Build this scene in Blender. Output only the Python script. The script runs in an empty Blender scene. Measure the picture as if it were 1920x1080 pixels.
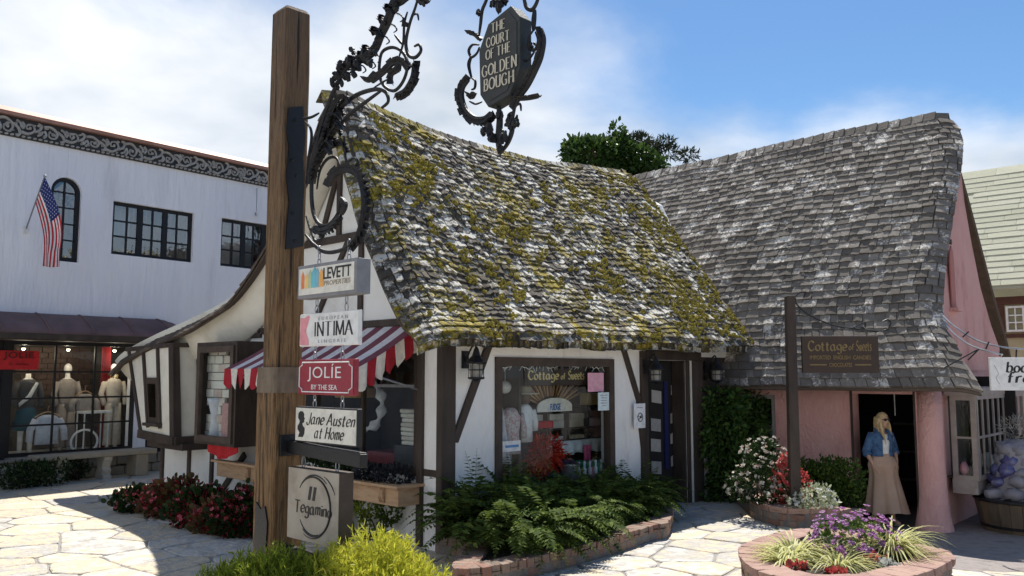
import bpy, math, random
import numpy as np
from mathutils import Vector, Matrix, noise
R = random.Random(7)
PI = math.pi
sc = bpy.context.scene
COL = sc.collection
V = Vector

# ------------------------------------------------------------------ camera
FPX, CAMH = 1600.0, 2.0
PITCH = math.atan(160 / FPX)
cam_d = bpy.data.cameras.new("camera"); cam = bpy.data.objects.new("camera", cam_d); COL.objects.link(cam)
cam_d.sensor_width = 36; cam_d.lens = 36 * FPX / 1920; cam_d.clip_start = .05; cam_d.clip_end = 2000
cam.location = (0, 0, CAMH); cam.rotation_euler = (PI / 2 + PITCH, 0, 0)
sc.camera = cam
# ------------------------------------------------------------------ world, sun, exposure
SUN = V((.12, .60, 1.0)).normalized()
EL = math.asin(SUN.z); AZ = math.atan2(SUN.x, SUN.y)
w = bpy.data.worlds.new("World"); sc.world = w; w.use_nodes = True
nt = w.node_tree; nt.nodes.clear()
def wn(t, **k):
    n = nt.nodes.new(t)
    for a, b in k.items(): setattr(n, a, b)
    return n
sky = wn('ShaderNodeTexSky', sky_type='NISHITA', sun_disc=False, sun_elevation=EL, sun_rotation=AZ, air_density=1.0, dust_density=.3, ozone_density=2.0)
bg = wn('ShaderNodeBackground'); bg.inputs[1].default_value = .115
out = wn('ShaderNodeOutputWorld')
tc = wn('ShaderNodeTexCoord')
sep = wn('ShaderNodeSeparateXYZ'); nt.links.new(tc.outputs['Generated'], sep.inputs[0])
def wm(op, a, b=None, c=None):
    n = wn('ShaderNodeMath', operation=op)
    for i, x in enumerate((a, b, c)):
        if x is None: continue
        if isinstance(x, (int, float)): n.inputs[i].default_value = x
        else: nt.links.new(x, n.inputs[i])
    return n.outputs[0]
zc = wm('ADD', wm('MAXIMUM', sep.outputs[2], 0.0), .22)
cx = wm('DIVIDE', sep.outputs[0], zc); cy = wm('DIVIDE', sep.outputs[1], zc)
cmb = wn('ShaderNodeCombineXYZ'); nt.links.new(cx, cmb.inputs[0]); nt.links.new(cy, cmb.inputs[1])
n1 = wn('ShaderNodeTexNoise'); n1.inputs['Scale'].default_value = 1.15; n1.inputs['Detail'].default_value = 7; n1.inputs['Roughness'].default_value = .52
n1.inputs['Distortion'].default_value = .35
nt.links.new(cmb.outputs[0], n1.inputs['Vector'])
# fog bank: thick to the west (left), thinning to the east and towards the zenith
bias = wm('ADD', wm('MULTIPLY', sep.outputs[0], -.45), wm('MULTIPLY', wm('MINIMUM', sep.outputs[2], .5), -1.5))
dens = wm('ADD', wm('ADD', n1.outputs[0], bias), .56)
ramp = wn('ShaderNodeMapRange', interpolation_type='SMOOTHSTEP'); nt.links.new(dens, ramp.inputs[0])
ramp.inputs[1].default_value = .38; ramp.inputs[2].default_value = .66
n2 = wn('ShaderNodeTexNoise'); n2.inputs['Scale'].default_value = 1.7; n2.inputs['Detail'].default_value = 5
nt.links.new(cmb.outputs[0], n2.inputs['Vector'])
ccol = wn('ShaderNodeValToRGB'); nt.links.new(n2.outputs[0], ccol.inputs[0])
ccol.color_ramp.elements[0].position = .36; ccol.color_ramp.elements[0].color = (2.05, 2.35, 2.75, 1)
ccol.color_ramp.elements[1].position = .64; ccol.color_ramp.elements[1].color = (3.7, 3.8, 3.95, 1)
mx = wn('ShaderNodeMix', data_type='RGBA'); nt.links.new(ramp.outputs[0], mx.inputs['Factor'])
hs = wn('ShaderNodeHueSaturation'); hs.inputs['Saturation'].default_value = 1.25; hs.inputs['Value'].default_value = .44; nt.links.new(sky.outputs[0], hs.inputs['Color']); nt.links.new(hs.outputs[0], mx.inputs[6]); nt.links.new(ccol.outputs[0], mx.inputs[7])
nt.links.new(mx.outputs[2], bg.inputs[0]); nt.links.new(bg.outputs[0], out.inputs[0])
sl = bpy.data.lights.new("sun", 'SUN'); sl.energy = 3.1; sl.angle = math.radians(.53); sl.color = (1, .95, .87)
so = bpy.data.objects.new("sun", sl); COL.objects.link(so); so.rotation_euler = SUN.to_track_quat('Z', 'Y').to_euler()
sc.view_settings.view_transform = 'Standard'; sc.view_settings.look = 'None'; sc.view_settings.exposure = 1.3
sc.view_settings.gamma = 1; sc.view_settings.use_curve_mapping = False

# ------------------------------------------------------------------ geometry of the photograph -> metres
_c, _s = math.cos(PITCH), math.sin(PITCH)
EYE = V((0, 0, CAMH))
def ray(u, v):
    a = (u - 960) / FPX; b = (540 - v) / FPX
    return V((a, _c - b * _s, _s + b * _c))
def onpl(u, v, p, n):
    r = ray(u, v); return EYE + r * ((p - EYE).dot(n) / r.dot(n))
def gr(u, v, z=0): return onpl(u, v, V((0, 0, z)), V((0, 0, 1)))
def aty(u, v, Y): return onpl(u, v, V((0, Y, 0)), V((0, 1, 0)))
def vpdir(x):
    r = ray(x, 700); r.z = 0; return r.normalized()
def pxof(P):
    d = V(P) - EYE; z = d.y * _c + d.z * _s; y = -d.y * _s + d.z * _c
    return 960 + FPX * d.x / z, 540 - FPX * y / z
class Fr:                                   # a local frame: a along, b inwards, c up
    def __init__(s, o, x, y=None):
        s.o = V(o); s.x = V(x); s.y = V(y) if y else V((-x[1], x[0], 0)); s.z = V((0, 0, 1))
    def __call__(s, a, b, c): return s.o + s.x * a + s.y * b + s.z * c
    def px(s, u, v, b=0):
        d = onpl(u, v, s.o + s.y * b, s.y) - s.o
        return d.dot(s.x), d.dot(s.z)
    def pxa(s, u, v, a=0):
        d = onpl(u, v, s.o + s.x * a, s.x) - s.o
        return d.dot(s.y), d.dot(s.z)
def sstep(a, b, x):
    t = min(1, max(0, (x - a) / (b - a))); return t * t * (3 - 2 * t)
def gz(x, y): return -.25 * sstep(3.9, 5.6, x)
C0 = gr(825, 1035); e1 = vpdir(2517); e2 = V((-e1.y, e1.x, 0))
MF = Fr(C0, e1, e2)                         # cottage front: a along the front, b inwards
MG = Fr(C0, e2, e1)                         # cottage gable: a along the gable (to the left), b inwards
D0 = gr(1720, 992, -.25); p2 = -vpdir(-835); p1 = V((-p2.y, p2.x, 0))
PF = Fr(D0, p2, p1)                         # pink cottage front
B0 = gr(245, 885); q1 = vpdir(2270)
WF = Fr(B0, q1)                             # white building
PC = V((-1.93, 7.2, 0))
SP = Fr(PC, -e2, e1)                        # plane of the hanging signs

# ------------------------------------------------------------------ materials
def links(nt, a, b): nt.links.new(a, b)
def MAT(name, cols, scale=6, rough=.75, bump=.15, bscale=None, rnd='', rw=.6, metal=0, spec=.4, trans=0, detail=6, emis=0, stretch=None, bdist=.02, coat=0):
    m = bpy.data.materials.new(name); m.use_nodes = True; t = m.node_tree; b = t.nodes['Principled BSDF']
    N = t.nodes.new; L = t.links.new
    geo = N('ShaderNodeNewGeometry'); vec = geo.outputs['Position']
    if stretch:
        mp = N('ShaderNodeMapping'); mp.inputs['Scale'].default_value = stretch; L(vec, mp.inputs[0]); vec = mp.outputs[0]
    no = N('ShaderNodeTexNoise'); no.inputs['Scale'].default_value = scale; no.inputs['Detail'].default_value = detail; no.inputs['Roughness'].default_value = .6
    L(vec, no.inputs['Vector'])
    fac = no.outputs[0]
    st = N('ShaderNodeMapRange'); st.inputs[1].default_value = .3; st.inputs[2].default_value = .7; L(fac, st.inputs[0]); fac = st.outputs[0]
    def rmix(fac, src):
        k = N('ShaderNodeMix'); k.inputs['Factor'].default_value = rw; L(fac, k.inputs[2]); L(src, k.inputs[3]); return k.outputs[0]
    if rnd:
        src = None
        oi = N('ShaderNodeObjectInfo')
        if rnd == 'o': src = oi.outputs['Random']
        elif rnd == 'i': src = geo.outputs['Random Per Island']
        else:
            ad = N('ShaderNodeMath'); ad.operation = 'ADD'; L(oi.outputs['Random'], ad.inputs[0]); L(geo.outputs['Random Per Island'], ad.inputs[1])
            fr = N('ShaderNodeMath'); fr.operation = 'FRACT'; L(ad.outputs[0], fr.inputs[0]); src = fr.outputs[0]
        fac = rmix(fac, src)
    cr = N('ShaderNodeValToRGB'); L(fac, cr.inputs[0])
    e = cr.color_ramp.elements
    while len(e) < len(cols): e.new(.5)
    for i, c in enumerate(cols):
        e[i].position = i / max(1, len(cols) - 1); e[i].color = (*c, 1)
    L(cr.outputs[0], b.inputs['Base Color'])
    b.inputs['Roughness'].default_value = rough; b.inputs['Metallic'].default_value = metal
    b.inputs['Specular IOR Level'].default_value = spec; b.inputs['Coat Weight'].default_value = coat
    if bump:
        nb = N('ShaderNodeTexNoise'); nb.inputs['Scale'].default_value = bscale or scale * 6; nb.inputs['Detail'].default_value = 5; L(vec, nb.inputs['Vector'])
        bp = N('ShaderNodeBump'); bp.inputs['Strength'].default_value = bump; bp.inputs['Distance'].default_value = bdist; L(nb.outputs[0], bp.inputs['Height']); L(bp.outputs[0], b.inputs['Normal'])
    if emis:
        L(cr.outputs[0], b.inputs['Emission Color']); b.inputs['Emission Strength'].default_value = emis
    if trans:
        tr = N('ShaderNodeBsdfTranslucent'); L(cr.outputs[0], tr.inputs[0]); ms = N('ShaderNodeMixShader'); ms.inputs[0].default_value = trans
        o = t.nodes['Material Output']; L(b.outputs[0], ms.inputs[1]); L(tr.outputs[0], ms.inputs[2]); L(ms.outputs[0], o.inputs[0])
    return m
def flat(name, c, rough=.6, **k):
    d = tuple(x * .82 for x in c); u = tuple(min(.95, x * 1.1) for x in c)
    k.setdefault('scale', 14); k.setdefault('bump', .08)
    return MAT(name, [d, c, u], rough=rough, **k)
def GLASS(name, tint=(.9, .95, .95), ior=1.5):
    m = bpy.data.materials.new(name); m.use_nodes = True; t = m.node_tree; t.nodes.clear(); N = t.nodes.new; L = t.links.new
    o = N('ShaderNodeOutputMaterial'); a = N('ShaderNodeBsdfTransparent'); a.inputs[0].default_value = (*tint, 1)
    g = N('ShaderNodeBsdfGlossy'); g.inputs['Roughness'].default_value = .02
    x = N('ShaderNodeMixShader'); geo = N('ShaderNodeNewGeometry')
    def ma(op, p, q=None):
        n = N('ShaderNodeMath'); n.operation = op
        for i, y in enumerate((p, q)):
            if y is None: continue
            if isinstance(y, (int, float)): n.inputs[i].default_value = y
            else: L(y, n.inputs[i])
        return n.outputs[0]
    dt = N('ShaderNodeVectorMath'); dt.operation = 'DOT_PRODUCT'; L(geo.outputs['Normal'], dt.inputs[0]); L(geo.outputs['Incoming'], dt.inputs[1])
    r0 = ((ior - 1) / (ior + 1)) ** 2
    class f: outputs = [ma('ADD', ma('MULTIPLY', ma('POWER', ma('SUBTRACT', 1.0, ma('ABSOLUTE', dt.outputs['Value'])), 5.0), 1 - r0), r0)]
    nz = N('ShaderNodeTexNoise'); nz.inputs['Scale'].default_value = 2.5; bp = N('ShaderNodeBump'); bp.inputs['Strength'].default_value = .04; bp.inputs['Distance'].default_value = .05
    L(nz.outputs[0], bp.inputs['Height']); L(bp.outputs[0], g.inputs['Normal'])
    L(f.outputs[0], x.inputs[0]); L(a.outputs[0], x.inputs[1]); L(g.outputs[0], x.inputs[2]); L(x.outputs[0], o.inputs[0]); return m
def ROOF(name, base, lich, moss, lt=.53, mt=.56, dry=None, rzk=.16):
    m = bpy.data.materials.new(name); m.use_nodes = True; t = m.node_tree; b = t.nodes['Principled BSDF']; N = t.nodes.new; L = t.links.new
    geo = N('ShaderNodeNewGeometry'); oi = N('ShaderNodeObjectInfo')
    def nz(s, d=5, ro=.6, dist=0):
        n = N('ShaderNodeTexNoise'); n.inputs['Scale'].default_value = s; n.inputs['Detail'].default_value = d; n.inputs['Roughness'].default_value = ro; n.inputs['Distortion'].default_value = dist
        L(geo.outputs['Position'], n.inputs['Vector']); return n.outputs[0]
    def ma(op, a, c):
        n = N('ShaderNodeMath'); n.operation = op
        for i, x in enumerate((a, c)):
            if isinstance(x, (int, float)): n.inputs[i].default_value = x
            else: L(x, n.inputs[i])
        return n.outputs[0]
    def rng(x, lo, hi):
        n = N('ShaderNodeMapRange'); n.inputs[1].default_value = lo; n.inputs[2].default_value = hi; L(x, n.inputs[0]); return n.outputs[0]
    def mix(f, a, c):
        n = N('ShaderNodeMix'); n.data_type = 'RGBA'; L(f, n.inputs['Factor'])
        for i, x in ((6, a), (7, c)):
            if isinstance(x, tuple): n.inputs[i].default_value = (*x, 1)
            else: L(x, n.inputs[i])
        return n.outputs[2]
    rd = ma('FRACT', ma('ADD', oi.outputs['Random'], geo.outputs['Random Per Island']), 0)
    cr = N('ShaderNodeValToRGB'); e = cr.color_ramp.elements
    while len(e) < len(base): e.new(.5)
    for i, c in enumerate(base): e[i].position = i / (len(base) - 1); e[i].color = (*c, 1)
    L(ma('ADD', ma('MULTIPLY', rd, .62), ma('MULTIPLY', nz(14, 6), .4)), cr.inputs[0])
    col = cr.outputs[0]
    rz = ma('MULTIPLY', ma('SUBTRACT', rd, .5), rzk)
    lf = rng(ma('ADD', ma('ADD', ma('MULTIPLY', nz(20, 7, .7, .6), .55), ma('MULTIPLY', nz(2.6, 3), .45)), rz), lt, lt + .05)
    col = mix(lf, col, lich)
    if moss:
        mf = rng(ma('ADD', ma('MULTIPLY', nz(27, 6, .7), .45), ma('MULTIPLY', nz(1.5, 4, .6, .8), .55)), mt, mt + .04)
        mc = N('ShaderNodeValToRGB'); mc.color_ramp.elements[0].color = (*moss[0], 1); mc.color_ramp.elements[1].color = (*moss[1], 1)
        mc.color_ramp.elements[0].position = .4; mc.color_ramp.elements[1].position = .6
        L(nz(9, 4), mc.inputs[0]); col = mix(mf, col, mc.outputs[0])
    L(col, b.inputs['Base Color']); b.inputs['Roughness'].default_value = .9; b.inputs['Specular IOR Level'].default_value = .2
    bp = N('ShaderNodeBump'); bp.inputs['Strength'].default_value = .7; bp.inputs['Distance'].default_value = .02
    L(nz(42, 6, .7), bp.inputs['Height']); L(bp.outputs[0], b.inputs['Normal'])
    return m
m_mortar = MAT('mortar', [(.22, .21, .195), (.32, .305, .285)], 3, .95, .5, 60)
m_stone = MAT('paving_stone', [(.34, .31, .27), (.47, .44, .38), (.54, .45, .31), (.52, .50, .46), (.36, .345, .32), (.56, .47, .33), (.42, .36, .29), (.55, .525, .475)], 4.0, .85, .8, 14, rnd='o', rw=.52, bdist=.04)
m_path = MAT('dark_pavers', [(.16, .14, .13), (.26, .23, .215), (.20, .17, .16)], 5, .9, .5, 40)
m_brick = MAT('old_brick', [(.16, .085, .065), (.25, .14, .105), (.22, .17, .135), (.30, .19, .14), (.17, .12, .10)], 9, .9, .6, 45, rnd='o', rw=.65)
m_cap = MAT('coping_brick', [(.30, .17, .135), (.36, .24, .19), (.27, .16, .14), (.42, .30, .24)], 8, .9, .6, 40, rnd='o', rw=.55)
m_bmort = MAT('brick_mortar', [(.14, .125, .11), (.22, .2, .18)], 10, .95, .5)
m_plaster = MAT('white_plaster', [(.66, .64, .60), (.83, .81, .775), (.87, .855, .82), (.81, .79, .75)], 2.2, .9, .7, 16, stretch=(1, 1, .4), bdist=.03)
m_cream = MAT('cream_plaster', [(.60, .56, .46), (.74, .71, .61), (.78, .755, .665)], 1.4, .9, .35, 20)
m_bluewall = MAT('white_stucco', [(.68, .68, .71), (.81, .815, .845), (.84, .845, .87), (.76, .765, .80)], 1.5, .9, .9, 9, stretch=(1, 1, .16), bdist=.05)
m_pink = MAT('pink_stucco', [(.46, .235, .21), (.64, .345, .305), (.67, .385, .345), (.55, .29, .26)], 1.6, .92, .9, 30, stretch=(1, 1, .5), bdist=.03)
m_timber = MAT('dark_timber', [(.028, .02, .016), (.05, .036, .028), (.07, .052, .04)], 5, .7, .4, 40, stretch=(1, 1, .25))
m_brown = MAT('brown_frame', [(.05, .034, .026), (.085, .06, .046)], 8, .65, .3)
m_black = flat('black_iron', (.013, .013, .015), .45, metal=.3, spec=.5, bump=.2)
m_iron = MAT('wrought_iron', [(.010, .010, .012), (.022, .022, .024), (.035, .03, .027)], 20, .5, .35, 80, metal=.4)
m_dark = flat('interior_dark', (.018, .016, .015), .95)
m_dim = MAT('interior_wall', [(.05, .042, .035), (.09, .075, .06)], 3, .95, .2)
m_glass = GLASS('window_glass'); m_glass2 = GLASS('upper_window_glass', (.6, .64, .66), 3.2)
m_roof = ROOF('mossy_shingle', [(.05, .043, .036), (.09, .079, .066), (.14, .124, .104), (.20, .178, .152)], (.60, .58, .52), ((.10, .088, .02), (.34, .265, .035)), .512, .517)
m_rooft = ROOF('brown_verge_shingle', [(.055, .042, .036), (.09, .07, .058), (.12, .095, .08), (.15, .12, .10)], (.3, .28, .25), None, .66)
m_proof = ROOF('grey_shingle', [(.08, .069, .060), (.145, .129, .113), (.22, .199, .176), (.32, .292, .262)], (.66, .63, .58), None, .55, rzk=.09)
m_moss = MAT('moss', [(.09, .08, .014), (.24, .195, .028), (.40, .32, .045)], 4, 1, .6, 60, rnd='i', rw=.5)
m_croof = ROOF('cream_shingle', [(.42, .42, .31), (.50, .495, .375), (.56, .55, .43)], (.62, .61, .5), None, .62)
def tone_by_height(m, z0, z1, col):  # blends the base colour towards col with height, broken up by noise
    t = m.node_tree; b = t.nodes['Principled BSDF']; src = b.inputs['Base Color'].links[0].from_socket; g = t.nodes.new('ShaderNodeNewGeometry'); sp = t.nodes.new('ShaderNodeSeparateXYZ'); t.links.new(g.outputs['Position'], sp.inputs[0]); r = t.nodes.new('ShaderNodeMapRange'); r.inputs[1].default_value = z0; r.inputs[2].default_value = z1; r.inputs[4].default_value = .85; t.links.new(sp.outputs[2], r.inputs[0]); n = t.nodes.new('ShaderNodeTexNoise'); n.inputs['Scale'].default_value = 6; ml = t.nodes.new('ShaderNodeMath'); ml.operation = 'MULTIPLY_ADD'; ml.inputs[1].default_value = .9; ml.inputs[2].default_value = .55; t.links.new(n.outputs[0], ml.inputs[0]); m2 = t.nodes.new('ShaderNodeMath'); m2.operation = 'MULTIPLY'; t.links.new(r.outputs[0], m2.inputs[0]); t.links.new(ml.outputs[0], m2.inputs[1]); x = t.nodes.new('ShaderNodeMix'); x.data_type = 'RGBA'; t.links.new(m2.outputs[0], x.inputs['Factor']); t.links.new(src, x.inputs[6]); x.inputs[7].default_value = (*col, 1); t.links.new(x.outputs[2], b.inputs['Base Color'])
m_post = MAT('post_wood', [(.045, .026, .013), (.19, .10, .04), (.28, .165, .072), (.10, .058, .028), (.24, .14, .06)], 4.5, .8, 1.0, 22, stretch=(6, 6, .45), bdist=.03)
tone_by_height(m_post, 2.6, 5.6, (.115, .082, .058))
def checks(m):
    t = m.node_tree; b = t.nodes['Principled BSDF']; src = b.inputs['Base Color'].links[0].from_socket; g = t.nodes.new('ShaderNodeNewGeometry'); mp = t.nodes.new('ShaderNodeMapping'); mp.inputs['Scale'].default_value = (17, 17, .55); t.links.new(g.outputs['Position'], mp.inputs[0])
    n = t.nodes.new('ShaderNodeTexNoise'); n.inputs['Scale'].default_value = 1.6; n.inputs['Detail'].default_value = 3; t.links.new(mp.outputs[0], n.inputs['Vector']); r = t.nodes.new('ShaderNodeMapRange'); r.inputs[1].default_value = .33; r.inputs[2].default_value = .40; r.inputs[3].default_value = .18; r.inputs[4].default_value = 1; t.links.new(n.outputs[0], r.inputs[0])
    x = t.nodes.new('ShaderNodeMix'); x.data_type = 'RGBA'; x.blend_type = 'MULTIPLY'; x.inputs['Factor'].default_value = 1; t.links.new(src, x.inputs[6]); t.links.new(r.outputs[0], x.inputs[7]); t.links.new(x.outputs[2], b.inputs['Base Color'])
checks(m_post)
m_sleeve = MAT('weathered_collar', [(.13, .095, .065), (.23, .18, .13)], 14, .85, .5, stretch=(1, 1, .3))
m_copper = MAT('copper', [(.30, .15, .105), (.42, .235, .175), (.36, .20, .17)], 1.5, .55, .15, metal=.15)
m_copper2 = MAT('aged_copper', [(.12, .070, .064), (.18, .105, .095), (.22, .135, .12)], 1.6, .7, .2, metal=.0)
m_frieze = MAT('carved_stone', [(.25, .245, .23), (.42, .41, .39)], 10, .85, .3)
m_redwood = MAT('cedar_box', [(.38, .22, .12), (.50, .32, .18), (.55, .37, .22)], 5, .7, .25, stretch=(1, 1, 4))
m_awnr = flat('awning_red', (.42, .02, .035), .85, trans=.25); m_awnw = flat('awning_white', (.78, .74, .68), .85, trans=.25)
m_awnr2 = flat('awning_toplit_maroon', (.20, .055, .085), .85, trans=.2); m_awnw2 = flat('awning_toplit_white', (.72, .71, .74), .85, trans=.2)  # top stripes: light coming through the cloth is put into these muted colours
m_red = flat('red_cloth', (.50, .02, .025), .8); m_white = flat('white_paint', (.78, .77, .74), .5); m_signred = flat('sign_red', (.30, .022, .038), .45)
m_cream2 = flat('cream_sign', (.74, .71, .62), .5); m_gold = flat('gold_letter', (.62, .47, .2), .4, metal=.2); m_lett = flat('pale_letter', (.56, .51, .40), .5)
m_ink = flat('black_letter', (.015, .014, .014), .5); m_grey = flat('grey_paint', (.22, .22, .23), .5); m_pinksign = flat('pink_print', (.78, .30, .33), .5)
m_teg = MAT('taupe_board', [(.30, .26, .205), (.40, .35, .285), (.44, .39, .32)], 5, .7, .2); m_slate = MAT('sign_slate', [(.022, .026, .026), (.04, .045, .045)], 8, .6, .2)
m_brsign = flat('brown_sign', (.045, .027, .018), .55); m_paper = flat('paper', (.80, .80, .80), .7, bump=.02); m_ppink = flat('pink_paper', (.75, .38, .47), .7); m_pblue = flat('pale_blue_paper', (.66, .76, .76), .7)
m_blue = flat('blue_print', (.06, .16, .45), .5); m_blue2 = flat('deep_blue', (.012, .016, .09), .6)
m_skin = flat('skin', (.55, .33, .23), .55, spec=.4); m_hair = MAT('blonde_hair', [(.38, .25, .11), (.62, .45, .23), (.72, .56, .33)], 30, .5, .3, stretch=(3, 3, .4))
m_denim = MAT('denim', [(.03, .075, .16), (.06, .13, .25), (.09, .17, .29)], 18, .85, .3); m_skirt = MAT('tan_cloth', [(.44, .29, .20), (.54, .37, .265)], 3, .85, .25, 15)
m_leafs = {}
def leafm(name, cols, rough=.5, trans=.3, rw=.75):
    if name not in m_leafs: m_leafs[name] = MAT(name, cols, 3, rough, 0, rnd='i', rw=rw, trans=trans, spec=.15)
    return m_leafs[name]
m_soil = MAT('soil', [(.03, .022, .016), (.06, .045, .033)], 12, 1, .8); m_bark = MAT('bark', [(.05, .035, .025), (.11, .08, .06)], 9, .95, .6)
m_fstone = MAT('fountain_stone', [(.16, .15, .17), (.25, .24, .27), (.34, .32, .34)], 5, .6, .5, 20, rnd='o'); m_wrap = flat('blue_glaze', (.05, .07, .28), .25, spec=.6)
m_tub = MAT('tub_wood', [(.06, .045, .03), (.12, .09, .06), (.16, .10, .05)], 7, .85, .4, stretch=(1, 1, .3), rnd='o', rw=.4)
m_fg = flat('flag_red', (.55, .02, .04), .8, trans=.25); m_fb = flat('flag_blue', (.02, .04, .2), .8, trans=.2); m_fw = flat('flag_white', (.8, .8, .8), .8, trans=.25)
m_steel = flat('grey_steel', (.3, .31, .33), .4, metal=.6)

# ------------------------------------------------------------------ object helpers
ORG = {}
_fc = {}
def flat_cache(n, c, **k):
    if n not in _fc: _fc[n] = flat(n, c, **k)
    return _fc[n]
def tag(o, label=None, cat=None, group=None, kind=None):
    if label: o['label'] = label
    if cat: o['category'] = cat
    if group: o['group'] = group
    if kind: o['kind'] = kind
    return o
def thing(name, label, cat, loc, group=None):
    o = bpy.data.objects.new(name, None); COL.objects.link(o); o.location = loc; o.empty_display_size = .2
    ORG[o] = V(loc); return tag(o, label, cat, group)
def link(o, parent, org):
    COL.objects.link(o)
    if parent is not None: o.parent = parent; ORG[o] = ORG[parent]
    else: o.location = org; ORG[o] = V(org)
    return o
def catmull(pts, n=6, closed=False):
    P = [V(p) for p in pts]; out = []
    if len(P) < 3 and not closed:
        return [P[0].lerp(P[1], i / n) for i in range(n + 1)]
    m = len(P); rg = range(m) if closed else range(m - 1)
    for i in rg:
        if closed: a, b, c, d = P[i - 1], P[i], P[(i + 1) % m], P[(i + 2) % m]
        else: a, b, c, d = P[max(i - 1, 0)], P[i], P[i + 1], P[min(i + 2, m - 1)]
        for k in range(n):
            t = k / n
            out.append(.5 * (2 * b + (c - a) * t + (2 * a - 5 * b + 4 * c - d) * t * t + (3 * b - a - 3 * c + d) * t ** 3))
    if not closed: out.append(P[-1])
    return out
class MB:
    def __init__(s): s.v = []; s.f = []; s.m = []
    def add(s, vs, fs, m=0):
        n = len(s.v); s.v += [tuple(v) for v in vs]; s.f += [tuple(i + n for i in f) for f in fs]; s.m += [m] * len(fs); return s
    BF = [(0, 3, 2, 1), (4, 5, 6, 7), (0, 1, 5, 4), (1, 2, 6, 5), (2, 3, 7, 6), (3, 0, 4, 7)]
    def box(s, fr, a0, a1, b0, b1, c0, c1, m=0):
        return s.add([fr(a, b, c) for c in (c0, c1) for a, b in ((a0, b0), (a1, b0), (a1, b1), (a0, b1))], s.BF, m)
    def hexa(s, pts, m=0): return s.add(pts, s.BF, m)      # 4 bottom, 4 top
    def beam(s, p, q, wid, dep, nrm, m=0):                 # bar from p to q, dep along nrm, wid across
        p, q, nrm = V(p), V(q), V(nrm).normalized(); d = (q - p).normalized(); sd = d.cross(nrm).normalized() * wid / 2; nn = nrm * dep
        return s.add([p - sd, p + sd, p + sd + nn, p - sd + nn, q - sd, q + sd, q + sd + nn, q - sd + nn], s.BF, m)
    def tube(s, pts, r, n=6, m=0, sq=1):
        P = [V(p) for p in pts]; k = len(P); rs = r if isinstance(r, (list, tuple)) else [r] * k
        vs = []; pu = None
        for i, p in enumerate(P):
            d = (P[min(i + 1, k - 1)] - P[max(i - 1, 0)])
            if d.length < 1e-9: d = V((0, 0, 1))
            d.normalize()
            if pu is None: pu = d.orthogonal().normalized()
            pu = (pu - d * pu.dot(d))
            if pu.length < 1e-6: pu = d.orthogonal()
            pu.normalize(); w_ = d.cross(pu)
            for j in range(n):
                a = 2 * PI * j / n; vs.append(p + (pu * math.cos(a) + w_ * math.sin(a) * sq) * rs[i])
        fs = [(i * n + j, i * n + (j + 1) % n, (i + 1) * n + (j + 1) % n, (i + 1) * n + j) for i in range(k - 1) for j in range(n)]
        fs += [tuple(range(n - 1, -1, -1)), tuple((k - 1) * n + j for j in range(n))]
        return s.add(vs, fs, m)
    def lathe(s, o, prof, n=16, m=0, sx=1, sy=1, ax=None, ay=None, az=None):
        ax = ax or V((1, 0, 0)); ay = ay or V((0, 1, 0)); az = az or V((0, 0, 1)); o = V(o)
        vs = [o + ax * (r * math.cos(2 * PI * j / n) * sx) + ay * (r * math.sin(2 * PI * j / n) * sy) + az * z for r, z in prof for j in range(n)]
        k = len(prof)
        fs = [(i * n + j, i * n + (j + 1) % n, (i + 1) * n + (j + 1) % n, (i + 1) * n + j) for i in range(k - 1) for j in range(n)]
        fs += [tuple(range(n - 1, -1, -1)), tuple((k - 1) * n + j for j in range(n))]
        return s.add(vs, fs, m)
    def ell(s, o, rx, ry, rz, n=10, m=0, jit=0, rot=None):
        vs = []; o = V(o); h = max(4, n // 2 + 1)
        for i in range(h + 1):
            t = PI * i / h
            for j in range(n):
                a = 2 * PI * j / n; d = V((math.sin(t) * math.cos(a) * rx, math.sin(t) * math.sin(a) * ry, -math.cos(t) * rz))
                if jit: d *= 1 + jit * noise.noise(d.normalized() * 1.7 + o * 3.1)
                if rot: d = rot @ d
                vs.append(o + d)
        fs = [(i * n + j, i * n + (j + 1) % n, (i + 1) * n + (j + 1) % n, (i + 1) * n + j) for i in range(h) for j in range(n)]
        return s.add(vs, fs, m)
    def grid(s, fn, nu, nv, m=0, mf=None):
        vs = [fn(i / nu, j / nv) for j in range(nv + 1) for i in range(nu + 1)]
        n = len(s.v); s.v += [tuple(v) for v in vs]
        for j in range(nv):
            for i in range(nu):
                k = j * (nu + 1) + i; s.f.append((n + k, n + k + 1, n + k + nu + 2, n + k + nu + 1)); s.m.append(mf(i, j) if mf else m)
        return s
    def prism(s, pts, d, m=0):                             # polygon extruded by vector d
        n = len(pts); P = [V(p) for p in pts]; d = V(d)
        return s.add(P + [p + d for p in P], [tuple(range(n - 1, -1, -1)), tuple(range(n, 2 * n))] + [(i, (i + 1) % n, n + (i + 1) % n, n + i) for i in range(n)], m)
    def build(s, name, mats, parent=None, smooth=False, bev=0, org=None, kind=None, solid=0, recalc=True):
        if org is None: org = ORG[parent] if parent is not None else V((sum(v[0] for v in s.v) / len(s.v), sum(v[1] for v in s.v) / len(s.v), min(v[2] for v in s.v)))
        me = bpy.data.meshes.new(name); ox, oy, oz = org
        me.from_pydata([(x - ox, y - oy, z - oz) for x, y, z in s.v], [], s.f)
        if not isinstance(mats, (list, tuple)): mats = [mats]
        for x in mats: me.materials.append(x)
        if len(mats) > 1: me.polygons.foreach_set('material_index', s.m)
        if smooth: me.polygons.foreach_set('use_smooth', [True] * len(me.polygons))
        me.update()
        o = bpy.data.objects.new(name, me); link(o, parent, org)
        if bev:
            b = o.modifiers.new('bevel', 'BEVEL'); b.width = bev; b.segments = 2; b.limit_method = 'ANGLE'
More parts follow.
